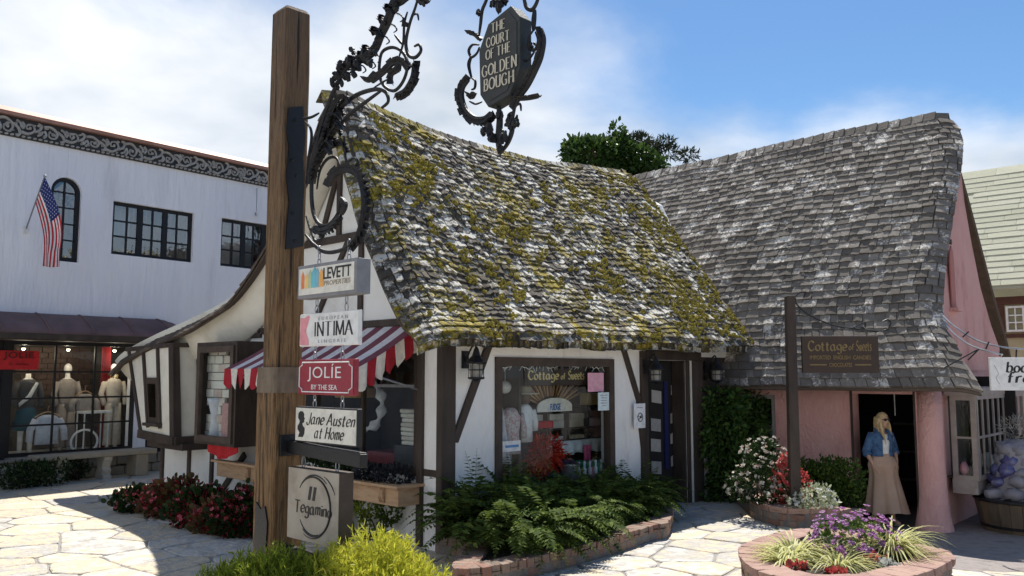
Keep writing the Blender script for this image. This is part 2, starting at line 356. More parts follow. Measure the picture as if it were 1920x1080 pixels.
        if solid:
            b = o.modifiers.new('solid', 'SOLIDIFY'); b.thickness = solid; b.offset = 0
        if kind: o['kind'] = kind
        return o
def piece(name, me, parent, loc, rot=None, scl=(1, 1, 1)):
    o = bpy.data.objects.new(name, me); COL.objects.link(o); o.parent = parent; ORG[o] = ORG[parent]
    M_ = Matrix.Translation(V(loc) - ORG[parent])
    if rot is not None: M_ = M_ @ rot.to_4x4()
    o.matrix_basis = M_ @ Matrix.Diagonal((*scl, 1)); return o
def frame_rot(x, y, z): return Matrix((x, y, z)).transposed()
def copy_tree(o, parent=None):
    c = o.copy(); COL.objects.link(c)
    if parent is not None: c.parent = parent
    for ch in list(o.children): copy_tree(ch, c)
    return c
def wall_holes(mb, fr, a0, a1, c0, c1, b0, b1, holes, m=0):
    A = sorted({a0, a1, *[h[0] for h in holes], *[h[1] for h in holes]}); Cc = sorted({c0, c1, *[h[2] for h in holes], *[h[3] for h in holes]})
    A = [x for x in A if a0 <= x <= a1]; Cc = [x for x in Cc if c0 <= x <= c1]
    def full(i, j):
        if i < 0 or j < 0 or i >= len(A) - 1 or j >= len(Cc) - 1: return False
        x = (A[i] + A[i + 1]) / 2; z = (Cc[j] + Cc[j + 1]) / 2
        return not any(h[0] < x < h[1] and h[2] < z < h[3] for h in holes)
    for i in range(len(A) - 1):
        for j in range(len(Cc) - 1):
            if not full(i, j): continue
            x0, x1, z0, z1 = A[i], A[i + 1], Cc[j], Cc[j + 1]
            mb.add([fr(x0, b0, z0), fr(x1, b0, z0), fr(x1, b0, z1), fr(x0, b0, z1)], [(0, 1, 2, 3)], m)
            mb.add([fr(x0, b1, z0), fr(x1, b1, z0), fr(x1, b1, z1), fr(x0, b1, z1)], [(3, 2, 1, 0)], m)
            for di, dj, q in ((-1, 0, ((x0, z0), (x0, z1))), (1, 0, ((x1, z0), (x1, z1))), (0, -1, ((x0, z0), (x1, z0))), (0, 1, ((x0, z1), (x1, z1)))):
                if not full(i + di, j + dj):
                    (xa, za), (xb, zb) = q; mb.add([fr(xa, b0, za), fr(xb, b0, zb), fr(xb, b1, zb), fr(xa, b1, za)], [(0, 1, 2, 3)], m)
    return mb
def window(parent, fr, a0, a1, c0, c1, nx, nz, b=.05, fw=.06, mw=.025, mat=m_timber, glass=m_glass, dep=.06, name='window', fulls=None):
    """frame and muntins in one window part, every pane its own sub-part; fulls = x positions of heavy mullions"""
    mb = MB()
    mb.box(fr, a0, a1, b, b + dep, c0, c0 + fw); mb.box(fr, a0, a1, b, b + dep, c1 - fw, c1)
    mb.box(fr, a0, a0 + fw, b + .001, b + dep - .001, c0 + fw, c1 - fw); mb.box(fr, a1 - fw, a1, b + .001, b + dep - .001, c0 + fw, c1 - fw)
    xs = [a0 + fw + (a1 - a0 - 2 * fw) * i / nx for i in range(nx + 1)]; zs = [c0 + fw + (c1 - c0 - 2 * fw) * j / nz for j in range(nz + 1)]
    for i, x in enumerate(xs[1:-1], 1):
        ww = fw * .8 if fulls and i in fulls else mw / 2
        mb.box(fr, x - ww, x + ww, b + (.0 if fulls and i in fulls else .012), b + dep - .012, c0 + fw - .002, c1 - fw + .002)
    for z in zs[1:-1]: mb.box(fr, a0 + fw - .002, a1 - fw + .002, b + .015, b + dep - .015, z - mw / 2, z + mw / 2)
    wo = mb.build(name, mat, parent)
    for i in range(nx):
        for j in range(nz):
            g = MB(); tl = R.uniform(-.003, .003)
            g.add([fr(xs[i], b + dep * .5 + tl, zs[j]), fr(xs[i + 1], b + dep * .5 - tl, zs[j]), fr(xs[i + 1], b + dep * .5 - tl, zs[j + 1]), fr(xs[i], b + dep * .5 + tl, zs[j + 1])], [(0, 1, 2, 3)])
            g.build('pane', glass, wo)
    return wo
# ------------------------------------------------------------------ leaves
LEAF = {
 'oval': ([(0, 0, 0), (.28, .35, .07), (.2, .75, .05), (0, 1, -.08), (-.2, .75, .05), (-.28, .35, .07), (0, .5, -.02)], [(0, 1, 6), (1, 2, 6), (2, 3, 6), (3, 4, 6), (4, 5, 6), (5, 0, 6)]),
 'dia': ([(0, 0, 0), (.26, .45, .06), (0, 1, -.06), (-.26, .45, .06)], [(0, 1, 2), (0, 2, 3)]),
 'needle': ([(-.05, 0, 0), (.05, 0, 0), (.045, .6, .03), (0, 1, -.05), (-.045, .6, .03)], [(0, 1, 2, 4), (4, 2, 3)]),
 'round': ([(0, 0, 0), (.36, .2, .08), (.45, .6, .06), (.2, .95, -.02), (-.2, .95, -.02), (-.45, .6, .06), (-.36, .2, .08), (0, .5, -.03)], [(0, 1, 7), (1, 2, 7), (2, 3, 7), (3, 4, 7), (4, 5, 7), (5, 6, 7), (6, 0, 7)]),
}
def leaves(name, mat, parent, P, D, S, shape='oval', kind=None, seed=1, org=None, width=1.0, flatz=.0):
    """N leaves as one mesh; P positions, D growth directions, S lengths"""
    rs = np.random.RandomState(seed); P = np.asarray(P, float); D = np.asarray(D, float); S = np.asarray(S, float)
    D = D / np.maximum(1e-6, np.linalg.norm(D, axis=1, keepdims=True))
    up = rs.normal(size=D.shape) + np.array([0, 0, flatz]); N_ = up - D * (up * D).sum(1, keepdims=True); N_ /= np.maximum(1e-6, np.linalg.norm(N_, axis=1, keepdims=True))
    X = np.cross(D, N_); tv, tf = LEAF[shape]; tv = np.array(tv) * np.array([width, 1, 1])
    vs = P[:, None, :] + S[:, None, None] * (tv[None, :, 0, None] * X[:, None, :] + tv[None, :, 1, None] * D[:, None, :] + tv[None, :, 2, None] * N_[:, None, :])
    k = len(tv); n = len(P); verts = vs.reshape(-1, 3)
    lt = np.concatenate([np.array(f) for f in tf]); ln = np.array([len(f) for f in tf])
    loops = (lt[None, :] + (np.arange(n) * k)[:, None]).ravel(); lens = np.tile(ln, n); starts = np.concatenate([[0], np.cumsum(lens)[:-1]])
    if org is None: org = ORG[parent] if parent is not None else V((verts[:, 0].mean(), verts[:, 1].mean(), verts[:, 2].min()))
    verts = verts - np.array(org)[None]
    me = bpy.data.meshes.new(name); me.vertices.add(len(verts)); me.vertices.foreach_set('co', verts.ravel().astype(np.float32))
    me.loops.add(len(loops)); me.loops.foreach_set('vertex_index', loops.astype(np.int32))
    me.polygons.add(len(lens)); me.polygons.foreach_set('loop_start', starts.astype(np.int32)); me.polygons.foreach_set('loop_total', lens.astype(np.int32))
    me.materials.append(mat); me.update(calc_edges=True); me.validate()
    o = bpy.data.objects.new(name, me); link(o, parent, org)
    if kind: o['kind'] = kind
    return o
def blob_pts(rs, lobes, n, shell=.55):
    """points through the volume of several lobes (centre, radii); denser towards the outside"""
    vol = np.array([r[0] * r[1] * r[2] for _, r in lobes]) ** .7; ch = rs.choice(len(lobes), n, p=vol / vol.sum())
    d = rs.normal(size=(n, 3)); d /= np.linalg.norm(d, axis=1, keepdims=True); rad = shell + (1 - shell) * rs.rand(n) ** .6; rad *= 1 + .12 * rs.normal(size=n)
    C = np.array([c for c, _ in lobes])[ch]; Rr = np.array([r for _, r in lobes])[ch]
    return C + d * Rr * rad[:, None], d
def shrub(name, label, cat, lobes, n, size, shape, mat, seed, stems=6, group=None, up=.5, z0=None, flowers=None, width=1.0):
    rs = np.random.RandomState(seed); lobes = [(np.array(c, float), np.array(r, float)) for c, r in lobes]
    b = V(np.mean([c for c, _ in lobes], 0)); b.z = z0 if z0 is not None else min(c[2] - r[2] for c, r in lobes)
    t = thing(name, label, cat, b, group)
    P, d = blob_pts(rs, lobes, n); P[:, 2] = np.maximum(P[:, 2], b.z + .02)
    D = d * .7 + rs.normal(size=d.shape) * .6 + np.array([0, 0, up])
    leaves('foliage', mat, t, P, D, size * (.6 + .7 * rs.rand(n)), shape, seed=seed, width=width)
    mb = MB()
    for i in range(stems):
        c, r = lobes[i % len(lobes)]; e = V(c + rs.normal(size=3) * r * .35); f = V((b.x + rs.normal() * .06, b.y + rs.normal() * .06, b.z)) if len(lobes) < 3 else V((c[0] + rs.normal() * .05, c[1] + rs.normal() * .05, b.z))
        mb.tube([f, f.lerp(e, .5) + V((0, 0, .04)), e], [.014, .01, .004], 5)
    mb.build('stem', m_bark, t)
    if flowers:
        fm, fn, fs, fname = flowers; P, d = blob_pts(rs, lobes, fn, .93); k = d[:, 2] > -.35; P = P[k]; d = d[k]
        Q = np.repeat(P, 5, 0); ang = np.tile(np.arange(5) * 2 * PI / 5, len(P)); dd = np.repeat(d + np.array([0, -.4, .5]), 5, 0); dd /= np.linalg.norm(dd, axis=1, keepdims=True)
        s1 = np.cross(dd, np.array([.3, .2, .9])); s1 /= np.linalg.norm(s1, axis=1, keepdims=True); s2 = np.cross(dd, s1)
        leaves(fname, fm, t, Q, s1 * np.cos(ang)[:, None] + s2 * np.sin(ang)[:, None] + dd * .3, np.full(len(Q), fs), 'round', seed=seed + 5, flatz=.0)
    return t
# ------------------------------------------------------------------ lettering
TXT = {}
_txt_objs = []
def want_text(key, body, shear=0, offset=0, space=1):
    cu = bpy.data.curves.new('lettering', 'FONT'); cu.body = body; cu.size = 1; cu.extrude = .0; cu.shear = shear; cu.offset = offset; cu.space_character = space; cu.resolution_u = 4
    o = bpy.data.objects.new('lettering', cu); COL.objects.link(o); _txt_objs.append((key, o))
for k, b, sh, of, sp_ in (('levett', 'LEVETT', 0, .012, .95), ('prop', 'PROPERTIES', .15, 0, 1), ('euro', 'EUROPEAN', 0, 0, 1.6), ('ling', 'LINGERIE', 0, 0, 1.6), ('jolie', 'JOL\u00cdE', 0, -.004, 1.05), ('bysea', 'BY THE SEA', 0, 0, 1),
                      ('fudge', 'FUDGE', 0, .015, 1), ('imp', 'IMPORTED  ENGLISH  CANDIES', 0, .01, 1), ('choc', 'CHOCOLATES', 0, .01, 1), ('jolie2', 'JOLIE', 0, .02, 1.1), ('bysea2', 'by the sea', .2, 0, 1)):
    want_text(k, b, sh, of, sp_)
dg = bpy.context.evaluated_depsgraph_get()
for k, o in _txt_objs:
    me = bpy.data.meshes.new_from_object(o.evaluated_get(dg)); vs = [v.co.copy() for v in me.vertices]; fs = [tuple(p.vertices) for p in me.polygons]
    x0 = min(v.x for v in vs); x1 = max(v.x for v in vs); y0 = min(v.y for v in vs); y1 = max(v.y for v in vs)
    TXT[k] = ([((v.x - x0) / (x1 - x0), (v.y - y0) / (y1 - y0)) for v in vs], fs)
    bpy.data.objects.remove(o); bpy.data.meshes.remove(me)
def put_text(key, fr, a0, a1, c0, c1, b, mat, parent, name='lettering', th=.004):
    """fit a text into a rectangle of the plane b of a frame (a grows to the reader's right)"""
    vs, fs = TXT[key]; mb = MB(); n = len(vs)
    front = [fr(a0 + x * (a1 - a0), b, c0 + y * (c1 - c0)) for x, y in vs]
    mb.add(front, fs)
    return mb.build(name, mat, parent, solid=th)
G = {
 'a': [[(.42, .55), (.25, .62), (.08, .45), (.06, .2), (.2, 0), (.42, .15)], [(.44, .6), (.43, .15), (.54, 0)]],
 'b': [[(.08, 1), (.08, 0)], [(.08, .45), (.25, .62), (.45, .5), (.46, .15), (.25, 0), (.08, .12)]],
 'd': [[(.44, 1), (.44, 0)], [(.44, .45), (.25, .62), (.06, .45), (.06, .15), (.25, 0), (.44, .15)]],
 'e': [[(.08, .3), (.44, .36), (.4, .56), (.24, .62), (.07, .42), (.08, .15), (.25, 0), (.44, .12)]],
 'f': [[(.4, .92), (.28, 1), (.18, .85), (.16, .5), (.16, 0)], [(.02, .6), (.36, .6)]],
 'g': [[(.42, .55), (.25, .62), (.07, .45), (.08, .2), (.25, .1), (.42, .25)], [(.44, .6), (.44, .1), (.42, -.2), (.25, -.32), (.06, -.22)]],
 'i': [[(.12, .6), (.12, .02)], [(.12, .78), (.12, .86)]], 'l': [[(.1, 1), (.1, 0)]],
 'm': [[(.06, .6), (.06, 0)], [(.06, .42), (.18, .6), (.3, .55), (.3, .0)], [(.3, .42), (.42, .6), (.54, .55), (.55, 0)]],
 'n': [[(.07, .6), (.07, 0)], [(.07, .42), (.22, .6), (.38, .55), (.4, .3), (.4, 0)]],
 'o': [[(.26, .62), (.08, .45), (.08, .15), (.26, 0), (.45, .15), (.45, .45), (.26, .62)]],
 'r': [[(.08, .6), (.08, 0)], [(.08, .4), (.2, .6), (.3, .62), (.36, .56)]],
 's': [[(.38, .55), (.22, .62), (.1, .48), (.24, .33), (.38, .18), (.24, 0), (.06, .08)]],
 't': [[(.18, .85), (.17, .15), (.24, 0), (.36, .08)], [(.04, .6), (.34, .6)]],
 'u': [[(.08, .6), (.08, .15), (.2, 0), (.38, .12), (.41, .3)], [(.42, .6), (.42, 0)]],
 'w': [[(.05, .6), (.1, .1), (.2, 0), (.3, .15), (.32, .6)], [(.32, .3), (.4, .0), (.52, .1), (.58, .4), (.55, .62)]],
 'y': [[(.07, .6), (.12, .15), (.28, .02), (.42, .2)], [(.46, .6), (.42, .1), (.3, -.25), (.08, -.3)]],
 'A': [[(.0, 0), (.3, 1)], [(.3, 1), (.62, 0)], [(.12, .36), (.5, .36)]],
 'B': [[(.1, 1), (.1, 0)], [(.1, 1), (.4, .97), (.45, .75), (.35, .55), (.1, .53)], [(.1, .53), (.45, .5), (.53, .25), (.4, .02), (.1, 0)]],
 'C': [[(.58, .8), (.45, .97), (.2, .95), (.05, .6), (.07, .3), (.25, .02), (.48, .03), (.6, .2)]],
 'D': [[(.1, 1), (.1, 0)], [(.1, 1), (.4, .97), (.62, .7), (.62, .3), (.4, .03), (.1, 0)]],
 'E': [[(.1, 1), (.1, 0)], [(.1, 1), (.5, 1)], [(.1, .52), (.42, .52)], [(.1, 0), (.52, 0)]],
 'F': [[(.1, 1), (.1, 0)], [(.1, 1), (.5, 1)], [(.1, .52), (.42, .52)]],
 'G': [[(.58, .8), (.45, .97), (.2, .95), (.05, .6), (.07, .3), (.25, .02), (.48, .03), (.6, .12)], [(.6, .42), (.6, .08)], [(.42, .42), (.66, .42)]],
 'H': [[(.1, 1), (.1, 0)], [(.6, 1), (.6, 0)], [(.1, .52), (.6, .52)]], 'I': [[(.1, 1), (.1, 0)]],
 'J': [[(.4, 1), (.4, .2), (.28, -.08), (.08, 0), (.04, .16)]], 'L': [[(.1, 1), (.1, 0)], [(.1, 0), (.5, 0)]],
 'M': [[(.08, 1), (.06, 0)], [(.08, 1), (.38, .05)], [(.38, .05), (.66, 1)], [(.66, 1), (.7, 0)]],
 'N': [[(.1, 1), (.1, 0)], [(.1, 1), (.6, .02)], [(.6, 1), (.6, 0)]],
 'O': [[(.36, 1), (.08, .75), (.08, .25), (.36, 0), (.64, .25), (.64, .75), (.36, 1)]],
 'R': [[(.1, 1), (.1, 0)], [(.1, 1), (.42, .97), (.5, .75), (.4, .52), (.1, .5)], [(.28, .5), (.62, 0)]],
 'S': [[(.5, .85), (.3, 1), (.08, .8), (.2, .58), (.45, .42), (.52, .18), (.3, 0), (.06, .14)]],
 'T': [[(.32, 1), (.32, 0)], [(.02, 1), (.62, 1)]], 'U': [[(.1, 1), (.1, .3), (.2, .03), (.45, .03), (.55, .3), (.55, 1)]],
}
def put_strokes(s, fr, a0, a1, c0, c1, b, mat, parent, thick=.12, thin=.04, nib=0, serif=0, slant=0, name='lettering', gap=.15, wob=0):
    """pen-drawn lettering: ribbons whose width follows a broad nib; baseline at c0, capital height at c1"""
    H_ = c1 - c0; x = 0; strokes = []
    for ch in s:
        if ch == ' ': x += .32; continue
        dy = R.uniform(-wob, wob)
        for st in G[ch]:
            pts = [(p[0] + x, p[1] + dy) for p in st]
            strokes.append(pts)
            if serif and len(st) == 2 and abs(st[0][1] - st[1][1]) > .5:
                for q in pts: strokes.append([(q[0] - serif, q[1]), (q[0] + serif, q[1])])
        x += max(p[0] for st in G[ch] for p in st) + gap
    W_ = x - gap; sx = (a1 - a0) / W_; mb = MB(); k = 0
    for pts in strokes:
        P = catmull([V((p[0], p[1], 0)) for p in pts], 5) if len(pts) > 2 else [V((*pts[0], 0)), V((*pts[1], 0))]
        Lf = []; Rt = []
        for i, p in enumerate(P):
            d = (P[min(i + 1, len(P) - 1)] - P[max(i - 1, 0)]).normalized(); ang = math.atan2(d.y, d.x)
            wd = (thin + (thick - thin) * abs(math.sin(ang - nib))) / 2; n_ = V((-d.y, d.x, 0))
            for lst, sg in ((Lf, 1), (Rt, -1)): lst.append(p + n_ * wd * sg)
        bb = b - .0012 - .0004 * (k % 7); k += 1
        f3 = lambda p, bo: fr(a0 + (p.x + slant * p.y) * sx, bo, c0 + p.y * H_)
        n = len(P); vs = [f3(p, bb) for p in Lf] + [f3(p, bb) for p in Rt] + [f3(p, b + .001) for p in Lf] + [f3(p, b + .001) for p in Rt]
        fs = []
        for i in range(n - 1):
            fs += [(i, i + 1, n + i + 1, n + i), (2 * n + i, 2 * n + i + 1, i + 1, i), (n + i, n + i + 1, 3 * n + i + 1, 3 * n + i)]
        mb.add(vs, fs)
    return mb.build(name, mat, parent)
# ================================================================== SETTING: ground, paving
gx = [-400, -150, -60] + [x * 1.0 for x in range(-30, 3)] + [3 + .2 * i for i in range(20)] + [x * 1.0 for x in range(8, 31)] + [60, 150, 400]
gy = [-400, -150, -60, -30, -10] + [x * 1.0 for x in range(0, 31, 2)] + [45, 60, 150, 400]
mb = MB(); nx_ = len(gx)
mb.v = [(x, y, gz(x, y) - .012) for y in gy for x in gx]
mb.f = [(j * nx_ + i, j * nx_ + i + 1, (j + 1) * nx_ + i + 1, (j + 1) * nx_ + i) for j in range(len(gy) - 1) for i in range(nx_ - 1)]; mb.m = [0] * len(mb.f)
ground = mb.build('ground', m_mortar, None, org=(0, 0, 0)); ground['kind'] = 'structure'
mb = MB()
pxs = [4.7 + .25 * i for i in range(60)]; pys = [9.7 + .5 * i for i in range(30)]
for j in range(len(pys) - 1):
    for i in range(len(pxs) - 1):
        q = [(pxs[i], pys[j]), (pxs[i + 1], pys[j]), (pxs[i + 1], pys[j + 1]), (pxs[i], pys[j + 1])]
        n = len(mb.v); mb.v += [(x, y, gz(x, y) + .004) for x, y in q]; mb.f.append((n, n + 1, n + 2, n + 3)); mb.m.append(0)
path = mb.build('path', m_path, None, org=(5, 10, 0)); path['kind'] = 'structure'

def in_cottage(x, y):
    d = V((x, y, 0)) - C0; a = d.dot(e1); b = d.dot(e2); return a > .05 and b > .05 and a < 7.2 and b < 7.6
PL_IN = [gr(845, 1062), gr(1000, 1068), gr(1240, 1003)]
FP = [V((1.98, 7.5, 0)), V((2.12, 8.0, 0)), V((2.56, 8.55, 0)), V((3.05, 8.85, 0)), V((3.5, 8.5, 0)), V((3.82, 7.62, 0)), V((3.0, 6.75, 0)), V((2.3, 6.6, 0)), V((1.98, 7.0, 0))]
def in_poly(x, y, P):
    c = False
    for i in range(len(P)):
        a, b = P[i - 1], P[i]
        if (a.y > y) != (b.y > y) and x < (b.x - a.x) * (y - a.y) / (b.y - a.y) + a.x: c = not c
    return c
rs = np.random.RandomState(11); seeds = []
tries = 0
while tries < 60000 and len(seeds) < 900:
    tries += 1
    x, y = rs.uniform(-13, 7.5), rs.uniform(5.2, 19)
    u, v_ = pxof((x, y, 0))
    if u < -160 or u > 2080 or v_ > 1290: continue
    rad = .42 + .34 * (.5 + .5 * noise.noise(V((x * .45, y * .45, 3)))) if x > -.5 or y < 12 else .62
    if all((x - a) ** 2 + ((y - b) * 1.12) ** 2 > rad * rad for a, b in seeds): seeds.append((x, y))
cells = []
S_ = np.array(seeds); WT = np.array([R.uniform(-.07, .09) for _ in seeds])
for k, (x, y) in enumerate(seeds):
    P = [V((x - 1, y - 1, 0)), V((x + 1, y - 1, 0)), V((x + 1, y + 1, 0)), V((x - 1, y + 1, 0))]
    dd = ((S_ - S_[k]) ** 2).sum(1); idx = np.argsort(dd)[1:24]
    for j in idx:
        n_ = V((S_[j][0] - x, S_[j][1] - y, 0)); L_ = n_.length; n_ /= L_; lim = (L_ * L_ + WT[k] - WT[j]) / (2 * L_) - R.uniform(.008, .02)
        Q = []
        for i in range(len(P)):
            a, b = P[i - 1] - V((x, y, 0)), P[i] - V((x, y, 0)); da, db = a.dot(n_) - lim, b.dot(n_) - lim
            if da <= 0 and db > 0 or da > 0 and db <= 0: t = da / (da - db); Q.append(a.lerp(b, t) + V((x, y, 0)))
            if db <= 0: Q.append(P[i])
        P = Q
        if len(P) < 3: break
    if len(P) < 3: continue
    cells.append((x, y, P))
vis = []
for x, y, P in cells:
    if in_cottage(x, y) or in_poly(x, y, FP) or y > 17.2 + .9 * (x + 8) or (x > 4.7 and y > 9.6) : continue
    u, v_ = pxof((x, y, 0)); ar = abs(sum(P[i - 1].x * P[i].y - P[i].x * P[i - 1].y for i in range(len(P)))) / 2
    vis.append((0 if (-30 < u < 1950 and v_ < 1110) else 1, (x * x + y * y) / max(ar, .02) ** .3, x, y, P))
vis.sort(key=lambda t: t[:2])
rest = MB()
for k, (_, _, x, y, P) in enumerate(vis):
    ring = []
    for i in range(len(P)):
        a, b = P[i - 1], P[i]; L_ = (b - a).length; n_ = max(1, int(L_ / .16))
        for q in range(n_):
            t = (q + .5) / n_; p = a.lerp(b, t); nn = V((-(b - a).y, (b - a).x, 0)).normalized()
            if q == 0: ring.append(a.lerp(V((x, y, 0)), R.uniform(.01, .05)))
            ring.append(p + nn * R.uniform(-.010, .010))
    c = V((x, y, 0)); h = R.uniform(.0, .007); n_ = len(ring); tz = (R.uniform(-.006, .006), R.uniform(-.006, .006))
    def zz(p, hh): return V((p.x, p.y, gz(p.x, p.y) + hh + (p.x - x) * tz[0] + (p.y - y) * tz[1]))
    top = [zz(c.lerp(p, 1 - .014 / max(.1, (p - c).length)), h) for p in ring]; mid = [zz(p, h - .008) for p in ring]; low = [zz(p, -.03) for p in ring]
    fs = [tuple(range(n_))] + [(i, n_ + i, n_ + (i + 1) % n_, (i + 1) % n_) for i in range(n_)] + [(n_ + i, 2 * n_ + i, 2 * n_ + (i + 1) % n_, n_ + (i + 1) % n_) for i in range(n_)]
    if k < 296:
        s = MB(); s.add(top + mid + low, fs); s.build('paving_stone', m_stone, ground)
    else: rest.add(top + mid + low, fs)
if rest.v: rest.build('paving_stone', m_stone, ground, kind='stuff')

# ------------------------------------------------------------------ bricks
BRICK = []
for k in range(4):
    s = MB(); rr = random.Random(k)
    J = lambda: rr.uniform(-.035, .035)
    s.hexa([(x + J(), y + J(), z + J()) for z in (-.5, .5) for x, y in ((-.5, -.5), (.5, -.5), (.5, .5), (-.5, .5))])
    me = bpy.data.meshes.new('brick'); me.from_pydata(s.v, [], s.f)
    import bmesh
    bm = bmesh.new(); bm.from_mesh(me); bmesh.ops.bevel(bm, geom=bm.edges[:], offset=.05, segments=1, affect='EDGES'); bm.to_mesh(me); bm.free()
    me.materials.append(m_brick); BRICK.append(me)
CAPB = []
for me in BRICK:
    c = me.copy(); c.materials.clear(); c.materials.append(m_cap); CAPB.append(c)
def resample(P, step):
    P = [V(p) for p in P]; d = [0]
    for i in range(1, len(P)): d.append(d[-1] + (P[i] - P[i - 1]).length)
    n = max(1, round(d[-1] / step)); out = []
    for k in range(n):
        t = (k + .5) / n * d[-1]; i = max(j for j in range(len(d) - 1) if d[j] <= t + 1e-9)
        f = (t - d[i]) / max(1e-9, d[i + 1] - d[i]); out.append((P[i].lerp(P[i + 1], f), (P[i + 1] - P[i]).normalized()))
    return out, d[-1] / n
def brick_run(root, line, z0, courses, side=1):
    """courses of bricks along a line; (height, length along, depth inwards, setback, meshes). side=1: inwards is to the left of the direction"""
    z = z0
    for ci, (h, ln, dp, sb, meshes) in enumerate(courses):
        pts, st = resample(line, ln)
        for k, (p, d) in enumerate(pts):
            if ci % 2: p = p + d * st * .42
            n_ = V((-d.y, d.x, 0)) * side; g = gz(p.x, p.y)
            piece('brick', R.choice(meshes), root, V((p.x, p.y, g + z + h / 2)) + n_ * (sb + dp / 2 + R.uniform(-.008, .008)), frame_rot(d, n_, V((0, 0, 1))) @ Matrix.Rotation(R.uniform(-.03, .03), 3, 'Z'), (st - .012, dp, h - .012 + R.uniform(-.004, .004)))
        z += h
def core(root, line, wid, h, side=1, closed_top=None, name='mortar'):
    s = MB(); P = [V(p) for p in line]
    for i in range(len(P) - 1):
        d = (P[i + 1] - P[i]).normalized(); n_ = V((-d.y, d.x, 0)) * side; a, b = P[i] + n_ * .018, P[i + 1] + n_ * .018; g0, g1 = gz(a.x, a.y), gz(b.x, b.y)
        u_ = V((0, 0, 1))
        s.hexa([a + u_ * (g0 - .03), b + u_ * (g1 - .03), b + n_ * (wid - .036) + u_ * (g1 - .03), a + n_ * (wid - .036) + u_ * (g0 - .03), a + u_ * (g0 + h), b + u_ * (g1 + h), b + n_ * (wid - .036) + u_ * (g1 + h), a + n_ * (wid - .036) + u_ * (g0 + h)])
    return s.build(name, m_bmort, root)
def soil(root, poly, z, name='soil'):
    s = MB(); n = len(poly); c = sum((V(p) for p in poly), V((0, 0, 0))) / n
    vs = []
    for f, dz in ((1, 0), (.6, .03), (.25, .05)): vs += [V((c.x + (p.x - c.x) * f, c.y + (p.y - c.y) * f, z + gz(p.x, p.y) + dz + R.uniform(0, .01))) for p in poly]
    fs = [(k * n + i, k * n + (i + 1) % n, (k + 1) * n + (i + 1) % n, (k + 1) * n + i) for k in range(2) for i in range(n)] + [tuple(2 * n + i for i in range(n))]
    s.add(vs, fs); return s.build(name, m_soil, root)
# main planter along the cottage front
t_pl = thing('brick_planter', 'low curved brick planter full of ferns below the candy shop window', 'planter', gr(1000, 1083))
lineA = catmull([MF(-.12, -.05, 0), MF(-.10, -.55, 0), gr(846, 1100), gr(905, 1104), gr(1000, 1083), gr(1130, 1047), gr(1225, 1016), gr(1254, 1008), MF(3.72, -.62, 0), MF(3.72, -.06, 0)], 6)
lineA = [V((p.x, p.y, 0)) for p in lineA]
brick_run(t_pl, lineA, 0, [(.10, .2, .12, .02, BRICK), (.10, .115, .24, 0, BRICK)])
core(t_pl, lineA, .24, .15); soil(t_pl, lineA, .13)
# small round planter with the sign pole
t_sp = thing('brick_planter', 'small curved brick and stone planter at the foot of the candy shop sign pole', 'planter', gr(1490, 985))
lineB = catmull([gr(1400, 950) + V((-.05, .5, 0)), gr(1398, 962), gr(1432, 981), gr(1490, 990), gr(1560, 985), gr(1610, 974), gr(1617, 957), gr(1600, 948) + V((0, .5, 0))], 6)
lineB = [V((p.x, p.y, 0)) for p in lineB]
brick_run(t_sp, lineB, 0, [(.085, .22, .12, .02, BRICK), (.085, .22, .12, .02, BRICK), (.085, .3, .26, 0, CAPB)])
core(t_sp, lineB, .25, .2); soil(t_sp, lineB, .2)
# front right planter
t_fp = thing('brick_planter', 'broad brick planter with wide reddish rim and purple daisies in the right foreground', 'planter', (2.9, 7.7, 0))
lineC = [V((p.x, p.y, 0)) for p in catmull(FP[::-1], 8, True)]; lineC.append(lineC[0].copy())
# lineC runs so that the inside lies on its left
if sum((lineC[i].x * lineC[i + 1].y - lineC[i + 1].x * lineC[i].y) for i in range(len(lineC) - 1)) < 0: lineC.reverse()
# FP corner at the right is sharp
brick_run(t_fp, lineC, 0, [(.095, .2, .11, .015, BRICK)] * 1 + [(.09, .2, .11, .015, BRICK), (.09, .2, .11, .015, BRICK), (.09, .2, .11, .015, BRICK), (.08, .16, .29, -.02, CAPB)])
core(t_fp, lineC, .27, .40); soil(t_fp, [p for p in lineC[:-1]][::3], .38)

# ================================================================== MAIN COTTAGE
cot = thing('timber_cottage', 'white half timbered storybook cottage with swooping mossy shingle roof', 'cottage', C0)
def resam(P, n):
    P = [V((p[0], p[1], 0)) for p in catmull([V((p[0], p[1], 0)) for p in P], 8)]; d = [0]
    for i in range(1, len(P)): d.append(d[-1] + (P[i] - P[i - 1]).length)
    out = []
    for k in range(n + 1):
        t = d[-1] * k / n; i = min(len(P) - 2, max(j for j in range(len(d)) if d[j] <= t + 1e-9)); f = (t - d[i]) / max(1e-9, d[i + 1] - d[i]); out.append(P[i].lerp(P[i + 1], min(1, f)))
    return out, d[-1]
NP = 48
PLp, LL = resam([(-.33, 2.30), (-.36, 2.42), (-.22, 2.56), (-.02, 2.70), (.40, 3.27), (.8, 3.93), (1.0, 4.36), (1.3, 4.95), (1.5, 5.40), (1.66, 5.68)], NP)
PRp, LR = resam([(-.36, 2.34), (-.42, 2.46), (-.30, 2.62), (0, 3.02), (.54, 3.78), (.86, 4.2), (1.19, 4.65), (1.7, 5.35), (2.0, 5.7), (2.2, 5.86)], NP)
U0, U1 = -.5, 6.72
def lerpP(Pp, t):
    x = min(max(t, 0), 1) * NP; i = min(NP - 1, int(x)); return Pp[i].lerp(Pp[i + 1], x - i)
